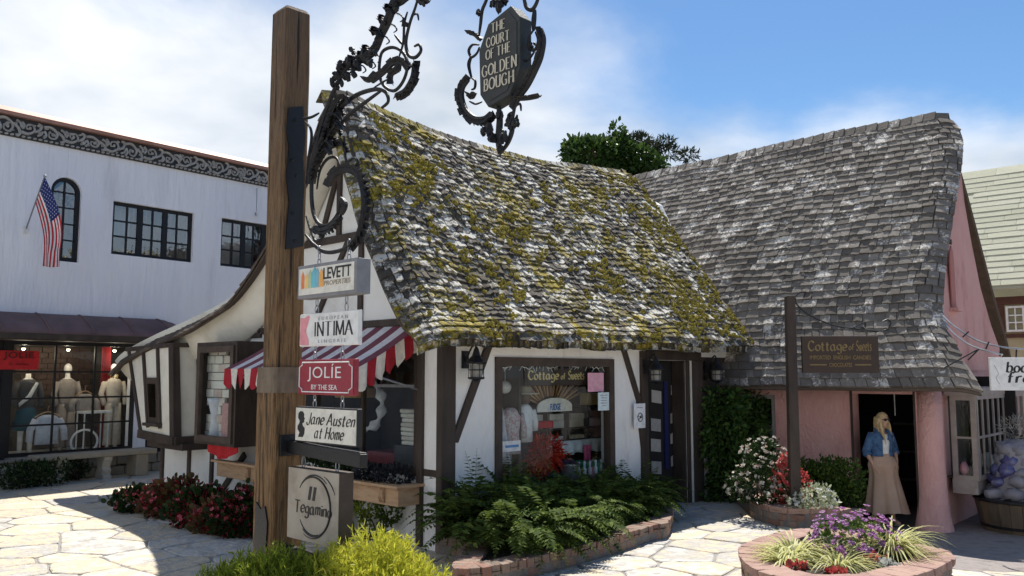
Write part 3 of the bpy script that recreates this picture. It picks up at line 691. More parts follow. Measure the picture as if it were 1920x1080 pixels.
def roofS(a, t):
    """front slope; a along the ridge 0..1, t from eave 0 to ridge 1"""
    p = lerpP(PLp, t).lerp(lerpP(PRp, t), min(1, max(0, a)))
    u = U0 + (U1 - U0) * a + .25 * (1 - t) * 0; v, z = p.x, p.y
    z -= (.30 * math.sin(PI * min(1, max(0, a)) ** .85)) * t ** 1.5
    z += .035 * noise.noise(V((u * .9, t * 4, 2))) + .02 * noise.noise(V((u * 2.3, t * 9, 5)))
    wv = (U1 - U0)
    d0 = a * wv; d1 = (1 - a) * wv; W0 = .42; W1 = .3
    dr = 0
    if d0 < W0: dr = .17 * ((W0 - d0) / W0) ** 2
    if d1 < W1: dr = .14 * ((W1 - d1) / W1) ** 2
    k = .80; return MF(u, v + dr * k, z - dr * .6)
RIDGE = {}
def ridge_drop(u):
    a = (u - U0) / (U1 - U0); return lerpP(PLp, 1).lerp(lerpP(PRp, 1), min(1, max(0, a))), .30 * math.sin(PI * min(1, max(0, a)) ** .85)
PBp, LB = resam([(1.66, 5.68), (1.86, 5.62), (2.0, 5.42), (2.38, 4.86), (3.36, 3.97), (4.25, 3.43), (5.24, 3.16), (6.75, 2.86), (7.8, 2.60), (8.15, 2.42)], NP)
def backS(a, t):
    """rear catslide slope; t from ridge 0 to the far eave 1"""
    p = lerpP(PBp, t); u = U0 + .1 - .32 * max(0, t - .45) + 7.0 * a; d0 = 7.0 * a; W0 = .55; dr = .42 * ((W0 - d0) / W0) ** 1.7 * min(1, .2 + t * 1.3) if d0 < W0 else 0
    rp, sag = ridge_drop(u); k = max(0, 1 - t * 3)
    return MF(u, p.x + (rp.x - 1.66) * k, p.y - dr + (rp.y - 5.68 - sag) * k - .02 * (1 - k) + .03 * noise.noise(V((u, p.x * 1.3, 9))) * (1 - k) - 1.5 * (1 - k) * max(0, a - .2) - (sag * (1 - k)))
def surf_frame(S, a, t, da=.004, dt=.006):
    A = (S(a + da, t) - S(a - da, t)).normalized(); T = (S(a, min(1, t + dt)) - S(a, max(0, t - dt))).normalized(); N_ = A.cross(T).normalized()
    if N_.z < 0 and abs(N_.z) > .05: N_ = -N_
    return A, T, N_
def shingles(S, wid, length, expo, w0, a_lo=0, a_hi=1, th=.022, jit=1.0, flip=False, lift=.012, wave=.012, t_lo=.0, t_hi=1.0, over=2.0):
    """list of (centre, 10 verts, faces) laid on a surface from the eave upwards; flip: t runs downwards"""
    out = []; rows = int(length * (t_hi - t_lo) / expo)
    for j in range(rows):
        a = a_lo + R.uniform(-.5, 0) * w0 / wid
        while a < a_hi:
            ww = w0 * R.uniform(.65, 1.4) / wid; a1 = min(a + ww, a_hi + .004); aa = max(a, a_lo - .004)
            if a1 - aa > .3 * w0 / wid:
                g = .004 / wid; l, r = aa + g, a1 - g; mdl = (l + r) / 2
                wv = wave * noise.noise(V((mdl * wid * 1.2, j * .31, 1))) + R.uniform(-.12, .12) * expo / length * jit
                t0 = t_lo + j * expo / length + wv; t1 = t0 + expo * over / length
                t0 = max(0, t0); t1 = min(1.0, t1)
                if t1 - t0 > .3 * expo / length:
                    if flip: t0, t1 = 1 - t0, 1 - t1
                    A, T, N_ = surf_frame(S, mdl, t0)
                    A2, T2, N2 = surf_frame(S, mdl, t1)
                    b = th + lift * R.uniform(.3, 1.7); ek = .25 if (t0 < .11 and not flip) else 1; b = th + (b - th) * ek; jb = [R.uniform(-.18, .18) * expo * jit * ek for _ in range(3)]; tl = R.uniform(-.006, .006) * jit * ek
                    sg = -1 if flip else 1
                    P0, P1, P2 = S(l, t0) + N_ * (b + tl) + T * jb[0] * sg, S(mdl, t0) + N_ * (b + R.uniform(0, .008)) + T * jb[1] * sg, S(r, t0) + N_ * (b - tl) + T * jb[2] * sg
                    Q1, Q0 = S(r, t1) + N2 * .006, S(l, t1) + N2 * .006
                    dn = N_ * -(th + .016)
                    vs = [P0, P1, P2, Q1, Q0, P0 + dn, P1 + dn, P2 + dn, Q1 - N2 * .012, Q0 - N2 * .012]
                    out.append((P1, vs, [(0, 1, 2, 3, 4), (0, 5, 6, 1), (1, 6, 7, 2), (2, 7, 8, 3), (4, 9, 5, 0)]))
            a = a1
    return out
def emit_shingles(lst, parent, mat, nmax, name='shingle'):
    lst.sort(key=lambda s: (s[0] - EYE).length); rest = MB()
    for k, (c, vs, fs) in enumerate(lst):
        if k < nmax: s = MB(); s.add(vs, fs); s.build(name, mat, parent)
        else: rest.add(vs, fs)
    if rest.v: rest.build(name, mat, parent, kind='stuff')
roof = MB()
roof.grid(lambda a, t: roofS(a, .035 + .965 * t) + e2 * .04 - V((0, 0, .035)), 60, 60); roof.grid(lambda a, t: backS(a, t) - V((0, 0, .035)) - e2 * .01, 20, 60)
n0 = len(roof.v)
roof_o = roof.build('roof', m_rooft, cot, smooth=True, solid=.03)
LF_ = (LL + LR) / 2
sh = shingles(roofS, U1 - U0, LF_, .104, .118, th=.027, jit=1.2, lift=.020)
shb = shingles(backS, 7.0, LB, .17, .17, 0, .17, th=.02, flip=True)
nf = [s for s in sh]; nf.sort(key=lambda s: (s[0] - EYE).length)
emit_shingles(nf, cot, m_roof, 230)
shb.sort(key=lambda s: (s[0] - EYE).length); r2 = MB()
for k, (c, vs, fs) in enumerate(shb):
    if k < 60: s = MB(); s.add(vs, fs); s.build('verge_shingle', m_rooft, cot)
    else: r2.add(vs, fs)
r2.build('verge_shingle', m_rooft, cot, kind='stuff')
# ridge shingles
for k in range(46):
    a = (k + .5) / 46; A, T, N_ = surf_frame(roofS, a, .985); p = roofS(a, 1.0) + V((0, 0, .03)); s = MB(); L_ = .105
    hl = e2 * .13 - V((0, 0, .13)); hr = -e2 * .10 - V((0, 0, .16)); dz = V((0, 0, R.uniform(0, .015)))
    A = (roofS(min(1, a + .01), 1) - roofS(max(0, a - .01), 1)).normalized()
    p0, p1_ = p - A * L_ + dz + V((0, 0, .018)), p + A * L_ + dz
    s.add([p0 + hr, p0, p0 + hl, p1_ + hr, p1_, p1_ + hl], [(0, 1, 4, 3), (1, 2, 5, 4)]); s.build('ridge_shingle', m_roof, cot, solid=.022)
# moss tufts on the front slope
ms = MB(); rr = random.Random(5)
for k in range(16000):
    a, t = rr.uniform(.02, .99), rr.uniform(.03, .95); p = roofS(a, t)
    mval = .55 * noise.noise(p * 1.15 + V((4, 7, 1))) + .85 * noise.noise(V((p.x * 4.5, p.y * 4.5, p.z * 7))) + .4 * noise.noise(p * 13) + .30 * sstep(.6, 1, a) + .12 * sstep(.5, .1, 1 - t) - .30 * sstep(.65, .95, t) * (1 if a < .8 else .3)
    if mval < .30: continue
    A, T, N_ = surf_frame(roofS, a, t); r = rr.uniform(.010, .032); c = p + N_ * rr.uniform(.045, .065)
    vs = [c + (A * math.cos(q) * 1.35 + T * math.sin(q)) * r * rr.uniform(.8, 1.2) - N_ * .02 for q in (0, 1.05, 2.1, 3.14, 4.19, 5.24)]
    vs += [c + (A * math.cos(q) + T * math.sin(q)) * r * .6 + N_ * r * rr.uniform(.25, .6) for q in (.4, 2.5, 4.6)]
    ms.add(vs, [(0, 1, 6), (1, 2, 7, 6), (2, 3, 7), (3, 4, 8, 7), (4, 5, 8), (5, 0, 6, 8), (6, 7, 8)])
ms.build('moss', m_moss, cot, kind='stuff')

# walls
wf = MB()
DOOR = (4.02, 5.08, -.02, 2.2); WIN = (.86, 3.22, .5, 2.2); SIDE = (5.5, 6.72, 1.0, 2.26)
wall_holes(wf, MF, 0, 6.86, -.02, 2.62, 0, .22, [DOOR, WIN, SIDE]); wall_f = wf.build('wall', m_plaster, cot)
GW = (.40, 3.72, .80, 2.36); BW = (3.9, 5.0, 1.0, 2.4)
def rake(v):                         # underside height of the roof above the gable wall
    best = 9
    for Pp in (PLp, PBp):
        for i in range(NP):
            a, b = Pp[i], Pp[i + 1]
            if min(a.x, b.x) <= v <= max(a.x, b.x) and abs(b.x - a.x) > 1e-6: best = min(best, a.y + (b.y - a.y) * (v - a.x) / (b.x - a.x))
    return best if best < 9 else 2.4
wg = MB(); wall_holes(wg, MG, .22, 7.28, -.02, 2.5, 0, .2, [GW, BW])
vsl = [.03 + (7.28 - .03) * i / 60 for i in range(61)]; top = [max(2.51, rake(v) - .10) for v in vsl]
wg.prism([MG(vsl[0], 0, 2.5)] + [MG(v, 0, z) for v, z in zip(vsl, top)] + [MG(vsl[-1], 0, 2.5)], e1 * .2)
wg.build('gable_wall', MAT('gable_plaster', [(.62, .60, .54), (.76, .755, .72), (.82, .815, .79)], 1.5, .9, .35, 20), cot)
wb = MB(); wb.box(MF, 6.64, 6.86, .22, 7.2, -.02, 2.6); wb.box(MF, .2, 6.64, 7.06, 7.28, -.02, 2.5)
pr = [MG(v, 6.64, z) for v, z in [(.3, 2.6)] + [(v, max(2.6, rake(v) - .35)) for v in [.3 + i * .25 for i in range(16)]] + [(4.1, 2.6)]]
wb.prism(pr, e1 * .2); wb.build('wall', m_plaster, cot)
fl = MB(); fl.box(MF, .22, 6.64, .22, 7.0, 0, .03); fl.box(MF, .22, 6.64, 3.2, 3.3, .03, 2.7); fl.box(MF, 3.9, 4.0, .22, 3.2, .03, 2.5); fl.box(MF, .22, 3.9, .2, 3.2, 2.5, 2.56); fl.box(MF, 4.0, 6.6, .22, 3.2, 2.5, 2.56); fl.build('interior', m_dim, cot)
# coved plaster below the left verge
cv = MB()
def cove(i, j):
    v = 1.72 + (8.1 - 1.72) * i; zr = rake(min(v, 8.5)); u_o = -.30 - .25 * max(0, (v - 4.4) / 4); drop = (.16 + .5 * sstep(1.8, 4.2, v) - .22 * sstep(5.2, 8.1, v)); t = j
    return MG(v, u_o * (1 - t) - .012 * t, zr - .17 - .06 * sstep(2, 5, v) - drop * (t + .22 * math.sin(PI * t)))
cv.grid(cove, 40, 8); cv.build('soffit', m_cream, cot, smooth=True, solid=.02)
cv = MB(); cv.grid(lambda i, j: MG(-.25 + 1.95 * i, -.40 + .39 * j, max(2.3, rake(-.25 + 1.95 * i) - .13 - .03 * j)), 24, 2); cv.build('soffit', m_timber, cot, solid=.02)
ev = MB(); ev.grid(lambda i, j: MF(-.36 + 6.95 * i, -.24 + .26 * j, 2.40 + .03 * j), 20, 1); ev.build('soffit', m_cream, cot, solid=.015)

def timber(fr, a0, c0, a1, c1, wd=.1, dp=.035, b=0.0, mat=m_timber, name='timber'):
    p, q = fr(a0, b, c0), fr(a1, b, c1); s = MB(); s.beam(p + fr.y * .02, q + fr.y * .02, wd, dp + .02 + R.uniform(0, .004), -fr.y, 0); return s.build(name, mat, cot, bev=.008)
# gable timbers
for q in ((1.0, 3.79, 3.55, 3.79, .10), (.36, 2.62, 4.02, 2.62, .09), (1.57, 2.66, 1.57, 3.74, .09), (2.08, 3.84, 2.08, 5.05, .09), (1.86, 3.74, 2.63, 2.67, .08), (2.5, 3.84, 2.12, 4.72, .09),
          (5.55, 2.60, 3.0, 4.32, .10), (4.45, 3.20, 4.06, 2.62, .09), (4.02, 2.56, 7.2, 2.56, .07)): timber(MG, *q)
timber(MG, .33, .02, .33, 2.56, .10, .05); timber(MG, .40, .80, .40, .74, 3.3) if False else None
timber(MG, .06, .86, .33, .86, .08, .02)
for q in ((7.2, -.02, 7.2, .95, .10), (6.2, -.02, 6.2, .9, .09), (5.42, -.02, 5.42, .98, .09), (5.3, .0, 4.4, .80, .10)): timber(MG, *q)
# corner post of the cottage
s = MB(); s.box(MF, -.03, .19, -.045, .055, -.02, 2.5); s.build('corner_post', m_timber, cot, bev=.012)
s = MB(); s.box(MG, .058, .285, -.012, .1, -.02, 2.5); s.build('wall_strip', m_plaster, cot)
# front timbers
timber(MF, .78, 2.42, .19, 1.22, .10, .04); timber(MF, 3.42, 2.42, 3.80, 1.62, .085, .04); timber(MF, 3.80, 1.62, 3.84, 1.3, .08, .04); timber(MF, 3.84, 1.3, 3.97, .5, .085, .04)
s = MB(); s.box(MF, 3.86, 4.015, -.05, .12, 0, 2.33); s.box(MF, 5.085, 5.17, -.03, .14, 0, 2.2); s.box(MF, 4.018, 5.5, -.045, .12, 2.202, 2.35); s.box(MF, 5.21, 5.50, -.05, .12, 0, 2.2)
s.box(MF, 5.045, 5.082, -.002, .232, .0, 2.198); s.build('door_frame', m_timber, cot, bev=.01)
s = MB(); s.box(MF, 5.172, 5.208, -.04, .14, 0, 2.198); s.build('door_jamb', m_cream, cot)
# front window
WO = window(cot, MF, .86, 3.22, .5, 2.2, 1, 1, b=-.03, fw=.11, mat=m_brown, dep=.12)
# side windows beside the door
s = MB(); s.box(MF, 5.5, 6.78, -.02, .12, 1.0, 1.82); s.box(MF, 6.02, 6.10, -.02, .12, 1.82, 2.26); s.build('door_panel', m_timber, cot)
window(cot, MF, 5.52, 6.0, 1.82, 2.26, 2, 2, b=-.01, fw=.075, mw=.03); window(cot, MF, 6.12, 6.6, 1.82, 2.26, 2, 2, b=-.01, fw=.075, mw=.03)
s = MB(); s.box(MF, 5.5, 6.6, .5, .52, 1.5, 2.4); s.build('curtain', m_white, cot)
# door: dark leaf standing open behind the opening, papers taped on it
dr = MB(); dr.box(MF, 4.03, 5.3, .24, .28, .03, 2.19); dro = dr.build('door', m_dark, cot)
for k, (uu, vv) in enumerate(((1249, 735), (1248, 788), (1248, 826), (1249, 868))):
    for sx in (-1, 1):
        a, c = MF.px(uu + sx * 18, vv - sx * 4, .235); s = MB(); dl = .13
        s.add([MF(a - dl, .237, c - .10 + sx * .02), MF(a + dl, .237, c - .10 + sx * .05), MF(a + dl, .237, c + .10 + sx * .06), MF(a - dl, .237, c + .07 + sx * .0)], [(0, 1, 2, 3)]); s.build('door_pane', flat_cache('dim_pane', (.34, .33, .31)) if k % 2 else flat_cache('dim_pane2', (.42, .40, .36)), dro, solid=.004)
a, c0_ = MF.px(1245, 880, .23); a, c1_ = MF.px(1247, 715, .23); s = MB(); s.box(MF, a - .05, a + .05, .215, .23, c0_, c1_); s.build('push_bar', m_blue2, dro)
# --- bay on the left of the gable
LFR = Fr(MG(5.85, -.5, 0), e2, e1)
def taper(fr, A, b, c0, c1, th, mat, name):       # quad panel: A = (a0 low, a1 low, a1 top, a0 top)
    s = MB(); s.hexa([fr(A[0], b, c0), fr(A[1], b, c0), fr(A[1], b + th, c0), fr(A[0], b + th, c0), fr(A[3], b, c1), fr(A[2], b, c1), fr(A[2], b + th, c1), fr(A[3], b + th, c1)]); return s.build(name, mat, cot)
by = MB(); by.hexa([MG(5.74, -.48, .93), MG(7.0, -.48, .99), MG(7.0, .1, .99), MG(5.74, .1, .93), MG(5.9, -.5, 2.47), MG(7.62, -.5, 2.42), MG(7.62, .1, 2.42), MG(5.9, .1, 2.47)]); by.build('bay', m_cream, cot)
def bar(p, q, wd=.08, dp=.03, n=None, mat=m_timber, name='timber'):
    s = MB(); s.beam(p, q, wd, dp + R.uniform(0, .003), n if n is not None else -e1, 0); return s.build(name, mat, cot, bev=.006)
bar(MG(5.78, -.48, .93), MG(5.92, -.50, 2.47), .15, .03); bar(MG(5.735, -.44, .93), MG(5.9, -.46, 2.47), .12, .03, -e2)
bar(MG(5.735, -.06, .93), MG(5.9, -.06, 2.47), .11, .03, -e2); bar(MG(6.97, -.48, .99), MG(7.58, -.5, 2.42), .08)
bar(MG(5.72, -.48, .95), MG(7.04, -.48, 1.0), .13, .05); bar(MG(5.72, -.5, .95), MG(5.72, .05, .95), .13, .04, -e2); bar(MG(5.88, -.5, 2.45), MG(7.66, -.5, 2.41), .07, .04); bar(MG(5.88, -.52, 2.45), MG(5.88, .05, 2.45), .07, .04, -e2)
# small bay window and its side timbers
z0, z1 = 1.20, 1.93
bar(MG(6.23, -.49, 1.12), MG(6.42, -.5, 2.44), .07, .035); bar(MG(6.68, -.49, 1.12), MG(6.98, -.5, 2.44), .07, .035)
bw_ = MB(); bw_.hexa([MG(6.26, -.515, z0), MG(6.68, -.515, z0), MG(6.68, -.45, z0), MG(6.26, -.45, z0), MG(6.36, -.52, z1), MG(6.83, -.52, z1), MG(6.83, -.45, z1), MG(6.36, -.45, z1)])
bwo = bw_.build('window', m_brown, cot)
s = MB(); s.add([MG(6.36, -.528, z0 + .09), MG(6.61, -.528, z0 + .09), MG(6.72, -.533, z1 - .1), MG(6.43, -.533, z1 - .1)], [(0, 1, 2, 3)]); s.build('pane', GLASS('dim_glass', (.25, .25, .22), 1.5), bwo)
s = MB(); s.box(MG, 6.2, 6.74, -.58, -.45, z0 - .05, z0); s.build('sill', m_timber, bwo)
s = MB(); s.box(MG, 5.6, 6.9, -.42, .0, .80, .90); s.build('bay_beam', m_timber, cot); 
# projecting shop window left of the post
s = MB(); s.box(MG, 3.82, 5.05, -.5, .0, .96, 1.0); s.box(MG, 3.82, 5.05, -.5, .0, 2.40, 2.46); s.box(MG, 3.82, 3.87, -.5, .0, 1.0, 2.40); s.box(MG, 5.0, 5.05, -.5, .0, 1.0, 2.40)
s.build('window_box', m_timber, cot)
window(cot, MG, 3.88, 4.99, 1.002, 2.398, 1, 1, b=-.53, fw=.09, mat=m_brown, dep=.06)
m_brkrefl = MAT('wall_reflection_brick', [(.62, .56, .48), (.78, .74, .67), (.50, .32, .25)], 5, .9, .5, rnd='o', rw=.7)  # pale bricks close behind the pane imitate a building's reflection in the glass
inb = MB(); inb.box(MG, 3.88, 4.99, -.31, -.26, 1.0, 2.39); inb.build('interior', m_dim, cot)
for j in range(11):
    for i in range(5):
        if R.random() < .22: continue
        s = MB(); a = 3.95 + i * .24 + (j % 2) * .1; s.box(MG, a, a + .225, -.36 + R.uniform(0, .03), -.31, 1.02 + j * .125, 1.135 + j * .125); s.build('brick', m_brkrefl, cot)
# red swag under that window
s = MB(); s.grid(lambda i, j: MG(3.86 + .95 * i, -.42 + .03 * math.sin(i * 20), .955 - (.05 + .14 * math.sin(PI * i)) * j), 16, 3); s.build('red_swag', m_red, cot, solid=.01)
# --- big gable shop window
window(cot, MG, .40, 3.72, .80, 2.36, 3, 1, b=.0, fw=.09, mw=.05, mat=m_timber, dep=.08)
s = MB(); s.box(MG, .42, 1.28, .005, .03, 1.83, 1.865); s.build('transom', m_steel, cot)
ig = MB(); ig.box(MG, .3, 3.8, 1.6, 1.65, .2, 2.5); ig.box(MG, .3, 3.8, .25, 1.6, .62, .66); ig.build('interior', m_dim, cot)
# --- cedar window box
wbx = MB(); wbx.box(MG, .34, 4.55, -.36, -.33, .50, .70); wbx.box(MG, .31, .34, -.36, .0, .50, .70); wbx.box(MG, 4.55, 4.58, -.36, -.0, .5, .70); wbx.box(MG, .34, 4.55, -.33, .0, .50, .53)
wo_ = wbx.build('window_box', m_redwood, cot, bev=.004, )
s = MB(); s.box(MG, .26, 4.66, -.42, -.28, .703, .735); s.box(MG, .26, .40, -.28, .0, .703, .735); s.build('rim', m_redwood, wo_, bev=.006)
s = MB(); s.box(MG, .36, 4.54, -.32, -.01, .62, .66); s.build('soil', m_soil, wo_)
for v in (.55, 1.55, 2.6, 3.6):
    s = MB()
    for k, off in enumerate((0, .035, .07)): s.prism([MG(v + off, -.365, .69), MG(v + off, -.405 + .008 * k, .66), MG(v + off, -.40, .58), MG(v + off, -.37, .52)], e2 * .022)
    s.build('bracket', m_redwood, wo_)
# --- striped awning
aw = MB(); zb, zf, ub, uf, v0, v1 = 2.57, 2.06, -.02, -.92, .35, 3.34
def awn(i, j): 
    return MG(v0 + (v1 - v0) * i, ub + (uf - ub) * j, zb + (zf - zb) * j - .03 * math.sin(PI * j))
fr_ = MB()
for v in (v0 + .02, v1 - .02): fr_.tube([MG(v, 0, 1.80), MG(v, uf + .03, zf - .03)], .013, 6)
fr_.tube([MG(v0 + .02, uf + .03, zf - .02), MG(v1 - .02, uf + .03, zf - .02)], .015, 6)
awo = fr_.build('awning', m_steel, cot)
NS = 17
for k in range(NS):
    s = MB(); s.grid(lambda i, j: awn((k + i) / NS, j), 1, 6); s.build('stripe', (m_awnr2 if k % 2 == 0 else m_awnw2), awo, solid=.006)
    s = MB(); s.grid(lambda i, j: awn((k + i) / NS, 1) + V((0, 0, -(.20 + .07 * math.sin(PI * i)) * j)) - e1 * (.01 + .03 * j * math.sin(PI * i + k)), 5, 3); s.build('valance', (m_awnr if k % 2 == 0 else m_awnw), awo, solid=.006)
for sd, vv in ((0, v0), (1, v1)):
    for k in range(7):
        s = MB()
        def sv(i, j):
            t = (k + i) / 7; p = MG(vv, ub + (uf - ub) * t, zb + (zf - zb) * t - .03 * math.sin(PI * t)); return p + V((0, 0, -(.22 + .07 * math.sin(PI * i)) * j)) - e2 * (.004 + .03 * j * math.sin(PI * i * 2 + k)) * (1 if sd == 0 else -1)
        s.grid(sv, 6, 4); s.build('valance', (m_awnr if k % 2 else m_awnw), awo, solid=.006)
# --- lanterns on the front (fixed to the wall: parts of the cottage)
def lantern(parent, fr, a, b, c, k=1.0):
    o = fr(a, b, c); L = MB(); n = -fr.y
    L.box(fr, a - .045 * k, a + .045 * k, b - .02, b, c - .09 * k, c + .09 * k)
    L.tube(catmull([fr(a, b - .02, c - .02), fr(a, b - .10, c + .10 * k), fr(a, b - .17, c + .16 * k), fr(a, b - .20, c + .10 * k)], 5), .011, 6)
    lo = L.build('lantern', m_black, parent)
    ctr = fr(a, b - .20, c); s = MB(); s.lathe(ctr, [(.012, .13 * k), (.03, .10 * k), (.05, .04 * k), (.105 * k, -.03 * k), (.10 * k, -.045 * k)], 8); s.lathe(ctr, [(.072 * k, -.20 * k), (.085 * k, -.19 * k), (.085 * k, -.175 * k), (.03, -.22 * k)], 8)
    for q in range(6):
        an = q * PI / 3; d = V((math.cos(an), math.sin(an), 0)) * .075 * k; s.tube([ctr + d + V((0, 0, -.04 * k)), ctr + d + V((0, 0, -.19 * k))], .006, 4)
    s.lathe(ctr, [(.078 * k, -.11 * k), (.082 * k, -.105 * k), (.082 * k, -.10 * k)], 8); s.build('lamp_cage', m_black, lo)
    s = MB(); s.lathe(ctr, [(.06 * k, -.185 * k), (.066 * k, -.05 * k)], 8); s.build('lamp_glass', flat_cache('lamp_glass', (.32, .31, .27)), lo)

a, c = MF.px(878, 672); lantern(cot, MF, .36, -.0, 2.16, 1.15)
lantern(cot, MF, 3.92, -.05, 2.10, 1.15); lantern(cot, MF, 5.66, -.022, 2.10, 1.15)
# ================================================================== WOODEN SIGN POST with iron bracket
post = thing('sign_post', 'tall weathered square timber post with ornate wrought iron bracket and collar', 'post', (PC.x, PC.y, 0))
def sqpost(h, z0, z1, mat, name, top=0, jit=.004):
    s = MB(); n = 7
    for k in range(n):
        za, zb_ = z0 + (z1 - z0) * k / n, z0 + (z1 - z0) * (k + 1) / n
    rings = [(z0 + (z1 - z0) * k / 6, 1) for k in range(7)]
    if top: rings += [(z1 + .035, .8)]
    vs = []
    for z, f in rings:
        for sx, sy in ((-1, -1), (1, -1), (1, 1), (-1, 1)):
            ch = .14
            for c_ in ((1, 1 - ch), (1 - ch, 1)) if sx * sy > 0 else ((1 - ch, 1), (1, 1 - ch)):
                vs.append(SP(sx * c_[0] * h * f + R.uniform(-jit, jit), sy * c_[1] * h * f + R.uniform(-jit, jit), z))
    fs = [(i * 8 + j, i * 8 + (j + 1) % 8, (i + 1) * 8 + (j + 1) % 8, (i + 1) * 8 + j) for i in range(len(rings) - 1) for j in range(8)] + [tuple(range(8)), tuple((len(rings) - 1) * 8 + j for j in range(8))]
    s.add(vs, fs); return s.build(name, mat, post)
sqpost(.122, 2.0, 5.12, m_post, 'post_shaft', 1); sqpost(.150, -.02, 2.0, m_post, 'post_base'); sqpost(.155, 1.84, 2.05, m_sleeve, 'collar')
# iron plates: side plate of the bracket, sign arm plates, foot strap
s = MB(); pts = []
for (u, v) in ((541, 202), (566, 200), (571, 250), (567, 300), (569, 350), (566, 400), (567, 462), (534, 468), (536, 430), (541, 380), (535, 330), (541, 280), (536, 240)):
    P = onpl(u, v, SP(.124, 0, 0), -e2); pts.append(P)
s.prism(pts, -e2 * .014); s.build('bracket_plate', m_black, post)
for (u, v) in ((554, 225), (556, 330), (553, 452), (548, 300), (549, 400)):
    P = onpl(u, v, SP(.138, 0, 0), -e2); s = MB(); s.lathe(P, [(.016, -.004), (.015, .008), (.006, .013)], 8, ax=e1, ay=V((0, 0, 1)), az=-e2); s.build('bolt', m_iron, post)
for c_ in (1.36, 1.47):
    s = MB(); s.lathe(SP(.17, .07, c_), [(.014, -.004), (.013, .008), (.005, .012)], 8, ax=e1, ay=V((0, 0, 1)), az=-e2); s.build('bolt', m_iron, post)
s = MB(); s.box(SP, .15, .17, -.1, .1, 1.33, 1.50); s.build('arm_plate', m_black, post, bev=.006)
s = MB(); s.prism([SP(-.13 + x, -.152, z) for x, z in ((.03, -.02), (.22, -.02), (.20, .3), (.235, .8), (.19, .93), (.13, .9), (.05, .95), (.03, .5))], -e1 * .012); s.build('foot_strap', m_black, post)
s = MB(); s.beam(SP(.16, -.03, 1.405), SP(1.16, -.03, 1.355), .10, .07, e1); s.beam(SP(.2, -.028, 1.44), SP(1.15, -.028, 1.41), .012, .066, e1); s.build('sign_arm', m_black, post, bev=.005)
s = MB(); s.beam(SP(.14, -.035, .57), SP(.95, -.035, .535), .09, .08, e1); s.build('sign_arm', m_black, post, bev=.005)
def ipt(u, v, b=0):
    a, c = SP.px(u, v, b); return SP(a, b, c)
def scroll(pts, r, name='scroll', parent=None, m=None, n=6, b=0, leafy=0, closed=False, org=None, sq=1):
    P = catmull([ipt(u, v, b) for u, v in pts], n, closed)
    if closed: P.append(P[0])
    r *= 1.08; k = len(P); rr_ = [r * (1 - .45 * abs(2 * i / (k - 1) - 1) ** 2) for i in range(k)] if not closed else r
    s = MB(); s.tube(P, rr_, 6, sq=sq)
    if leafy:
        for i in range(1, k - 1, 2):
            d = (P[i + 1] - P[i - 1]).normalized(); nn = d.cross(e1).normalized() * (1 if leafy > 0 else -1); L_ = abs(leafy) * R.uniform(.9, 1.6)
            for sb in (-1, 1):
                p = P[i]; s.add([p - d * .03, p + d * .03, p + d * .02 + nn * L_ + e1 * sb * .02, p - d * .03 + nn * L_ * .7 + e1 * sb * .035], [(0, 1, 2, 3), (3, 2, 1, 0)])
    return s.build(name, m_iron, parent or post, smooth=False)
scroll([(618, 348), (628, 328), (650, 319), (672, 330), (682, 360), (682, 400), (671, 440), (655, 462)], .030, leafy=.045, sq=.8)
scroll([(638, 372), (634, 398), (618, 420), (600, 421), (588, 400), (584, 360), (588, 310), (602, 262), (628, 215), (662, 182), (700, 168), (722, 172), (728, 190), (716, 202)], .018)
scroll([(638, 372), (646, 384), (640, 402)], .028); scroll([(590, 425), (604, 431), (622, 424), (636, 404)], .026, leafy=-.035)
scroll([(573, 440), (590, 460), (612, 473), (640, 469), (655, 458)], .016); scroll([(574, 405), (582, 430), (592, 452), (604, 446), (596, 436)], .012)
scroll([(567, 222), (583, 220), (598, 212)], .012); scroll([(571, 228), (582, 240), (584, 262), (578, 300), (574, 345)], .012)
scroll([(578, 345), (584, 310), (594, 270), (606, 225), (622, 180), (636, 150), (648, 128)], .02)
scroll([(586, 330), (600, 290), (625, 250), (655, 215), (690, 188), (715, 170)], .016)
scroll([(590, 345), (598, 300), (612, 262), (632, 225)], .013); scroll([(608, 284), (622, 276), (641, 271), (646, 285)], .013, leafy=.03)
scroll([(594, 355), (600, 320), (614, 298), (630, 296), (638, 312)], .012); scroll([(645, 255), (647, 290), (652, 315)], .011); scroll([(652, 304), (664, 296), (671, 303), (664, 314), (655, 308)], .012)
scroll([(600, 240), (590, 262), (594, 280), (584, 300)], .009); scroll([(575, 330), (584, 318), (592, 322), (588, 334)], .01)
scroll([(636, 150), (650, 128), (668, 118), (690, 108), (706, 92), (716, 68), (728, 45), (738, 20), (748, -5), (760, -40)], .022, leafy=.04)
scroll([(712, 115), (718, 96), (736, 89), (755, 98), (764, 120), (757, 150), (740, 170), (722, 163), (712, 143)], .012, closed=True)
scroll([(790, -30), (780, 10), (768, 45), (761, 80), (766, 103), (778, 108), (789, 96), (786, 84), (777, 87)], .013)
scroll([(764, 22), (758, 45), (756, 80), (747, 110)], .010); scroll([(700, 155), (720, 138), (738, 120), (752, 118), (762, 132)], .014, leafy=.04)
scroll([(776, 118), (774, 145), (760, 170), (742, 178)], .022, leafy=.035); scroll([(735, 152), (736, 140), (747, 132), (752, 120)], .012, leafy=.025)
scroll([(682, 150), (694, 152), (704, 140)], .012, leafy=.02); scroll([(740, 65), (750, 78), (756, 84)], .010); scroll([(735, 15), (752, 8), (772, -6), (790, 4), (801, 6)], .013, leafy=.03)
scroll([(772, 30), (782, 26), (785, 38)], .008); scroll([(700, 165), (716, 155), (728, 148)], .008)
s = MB()
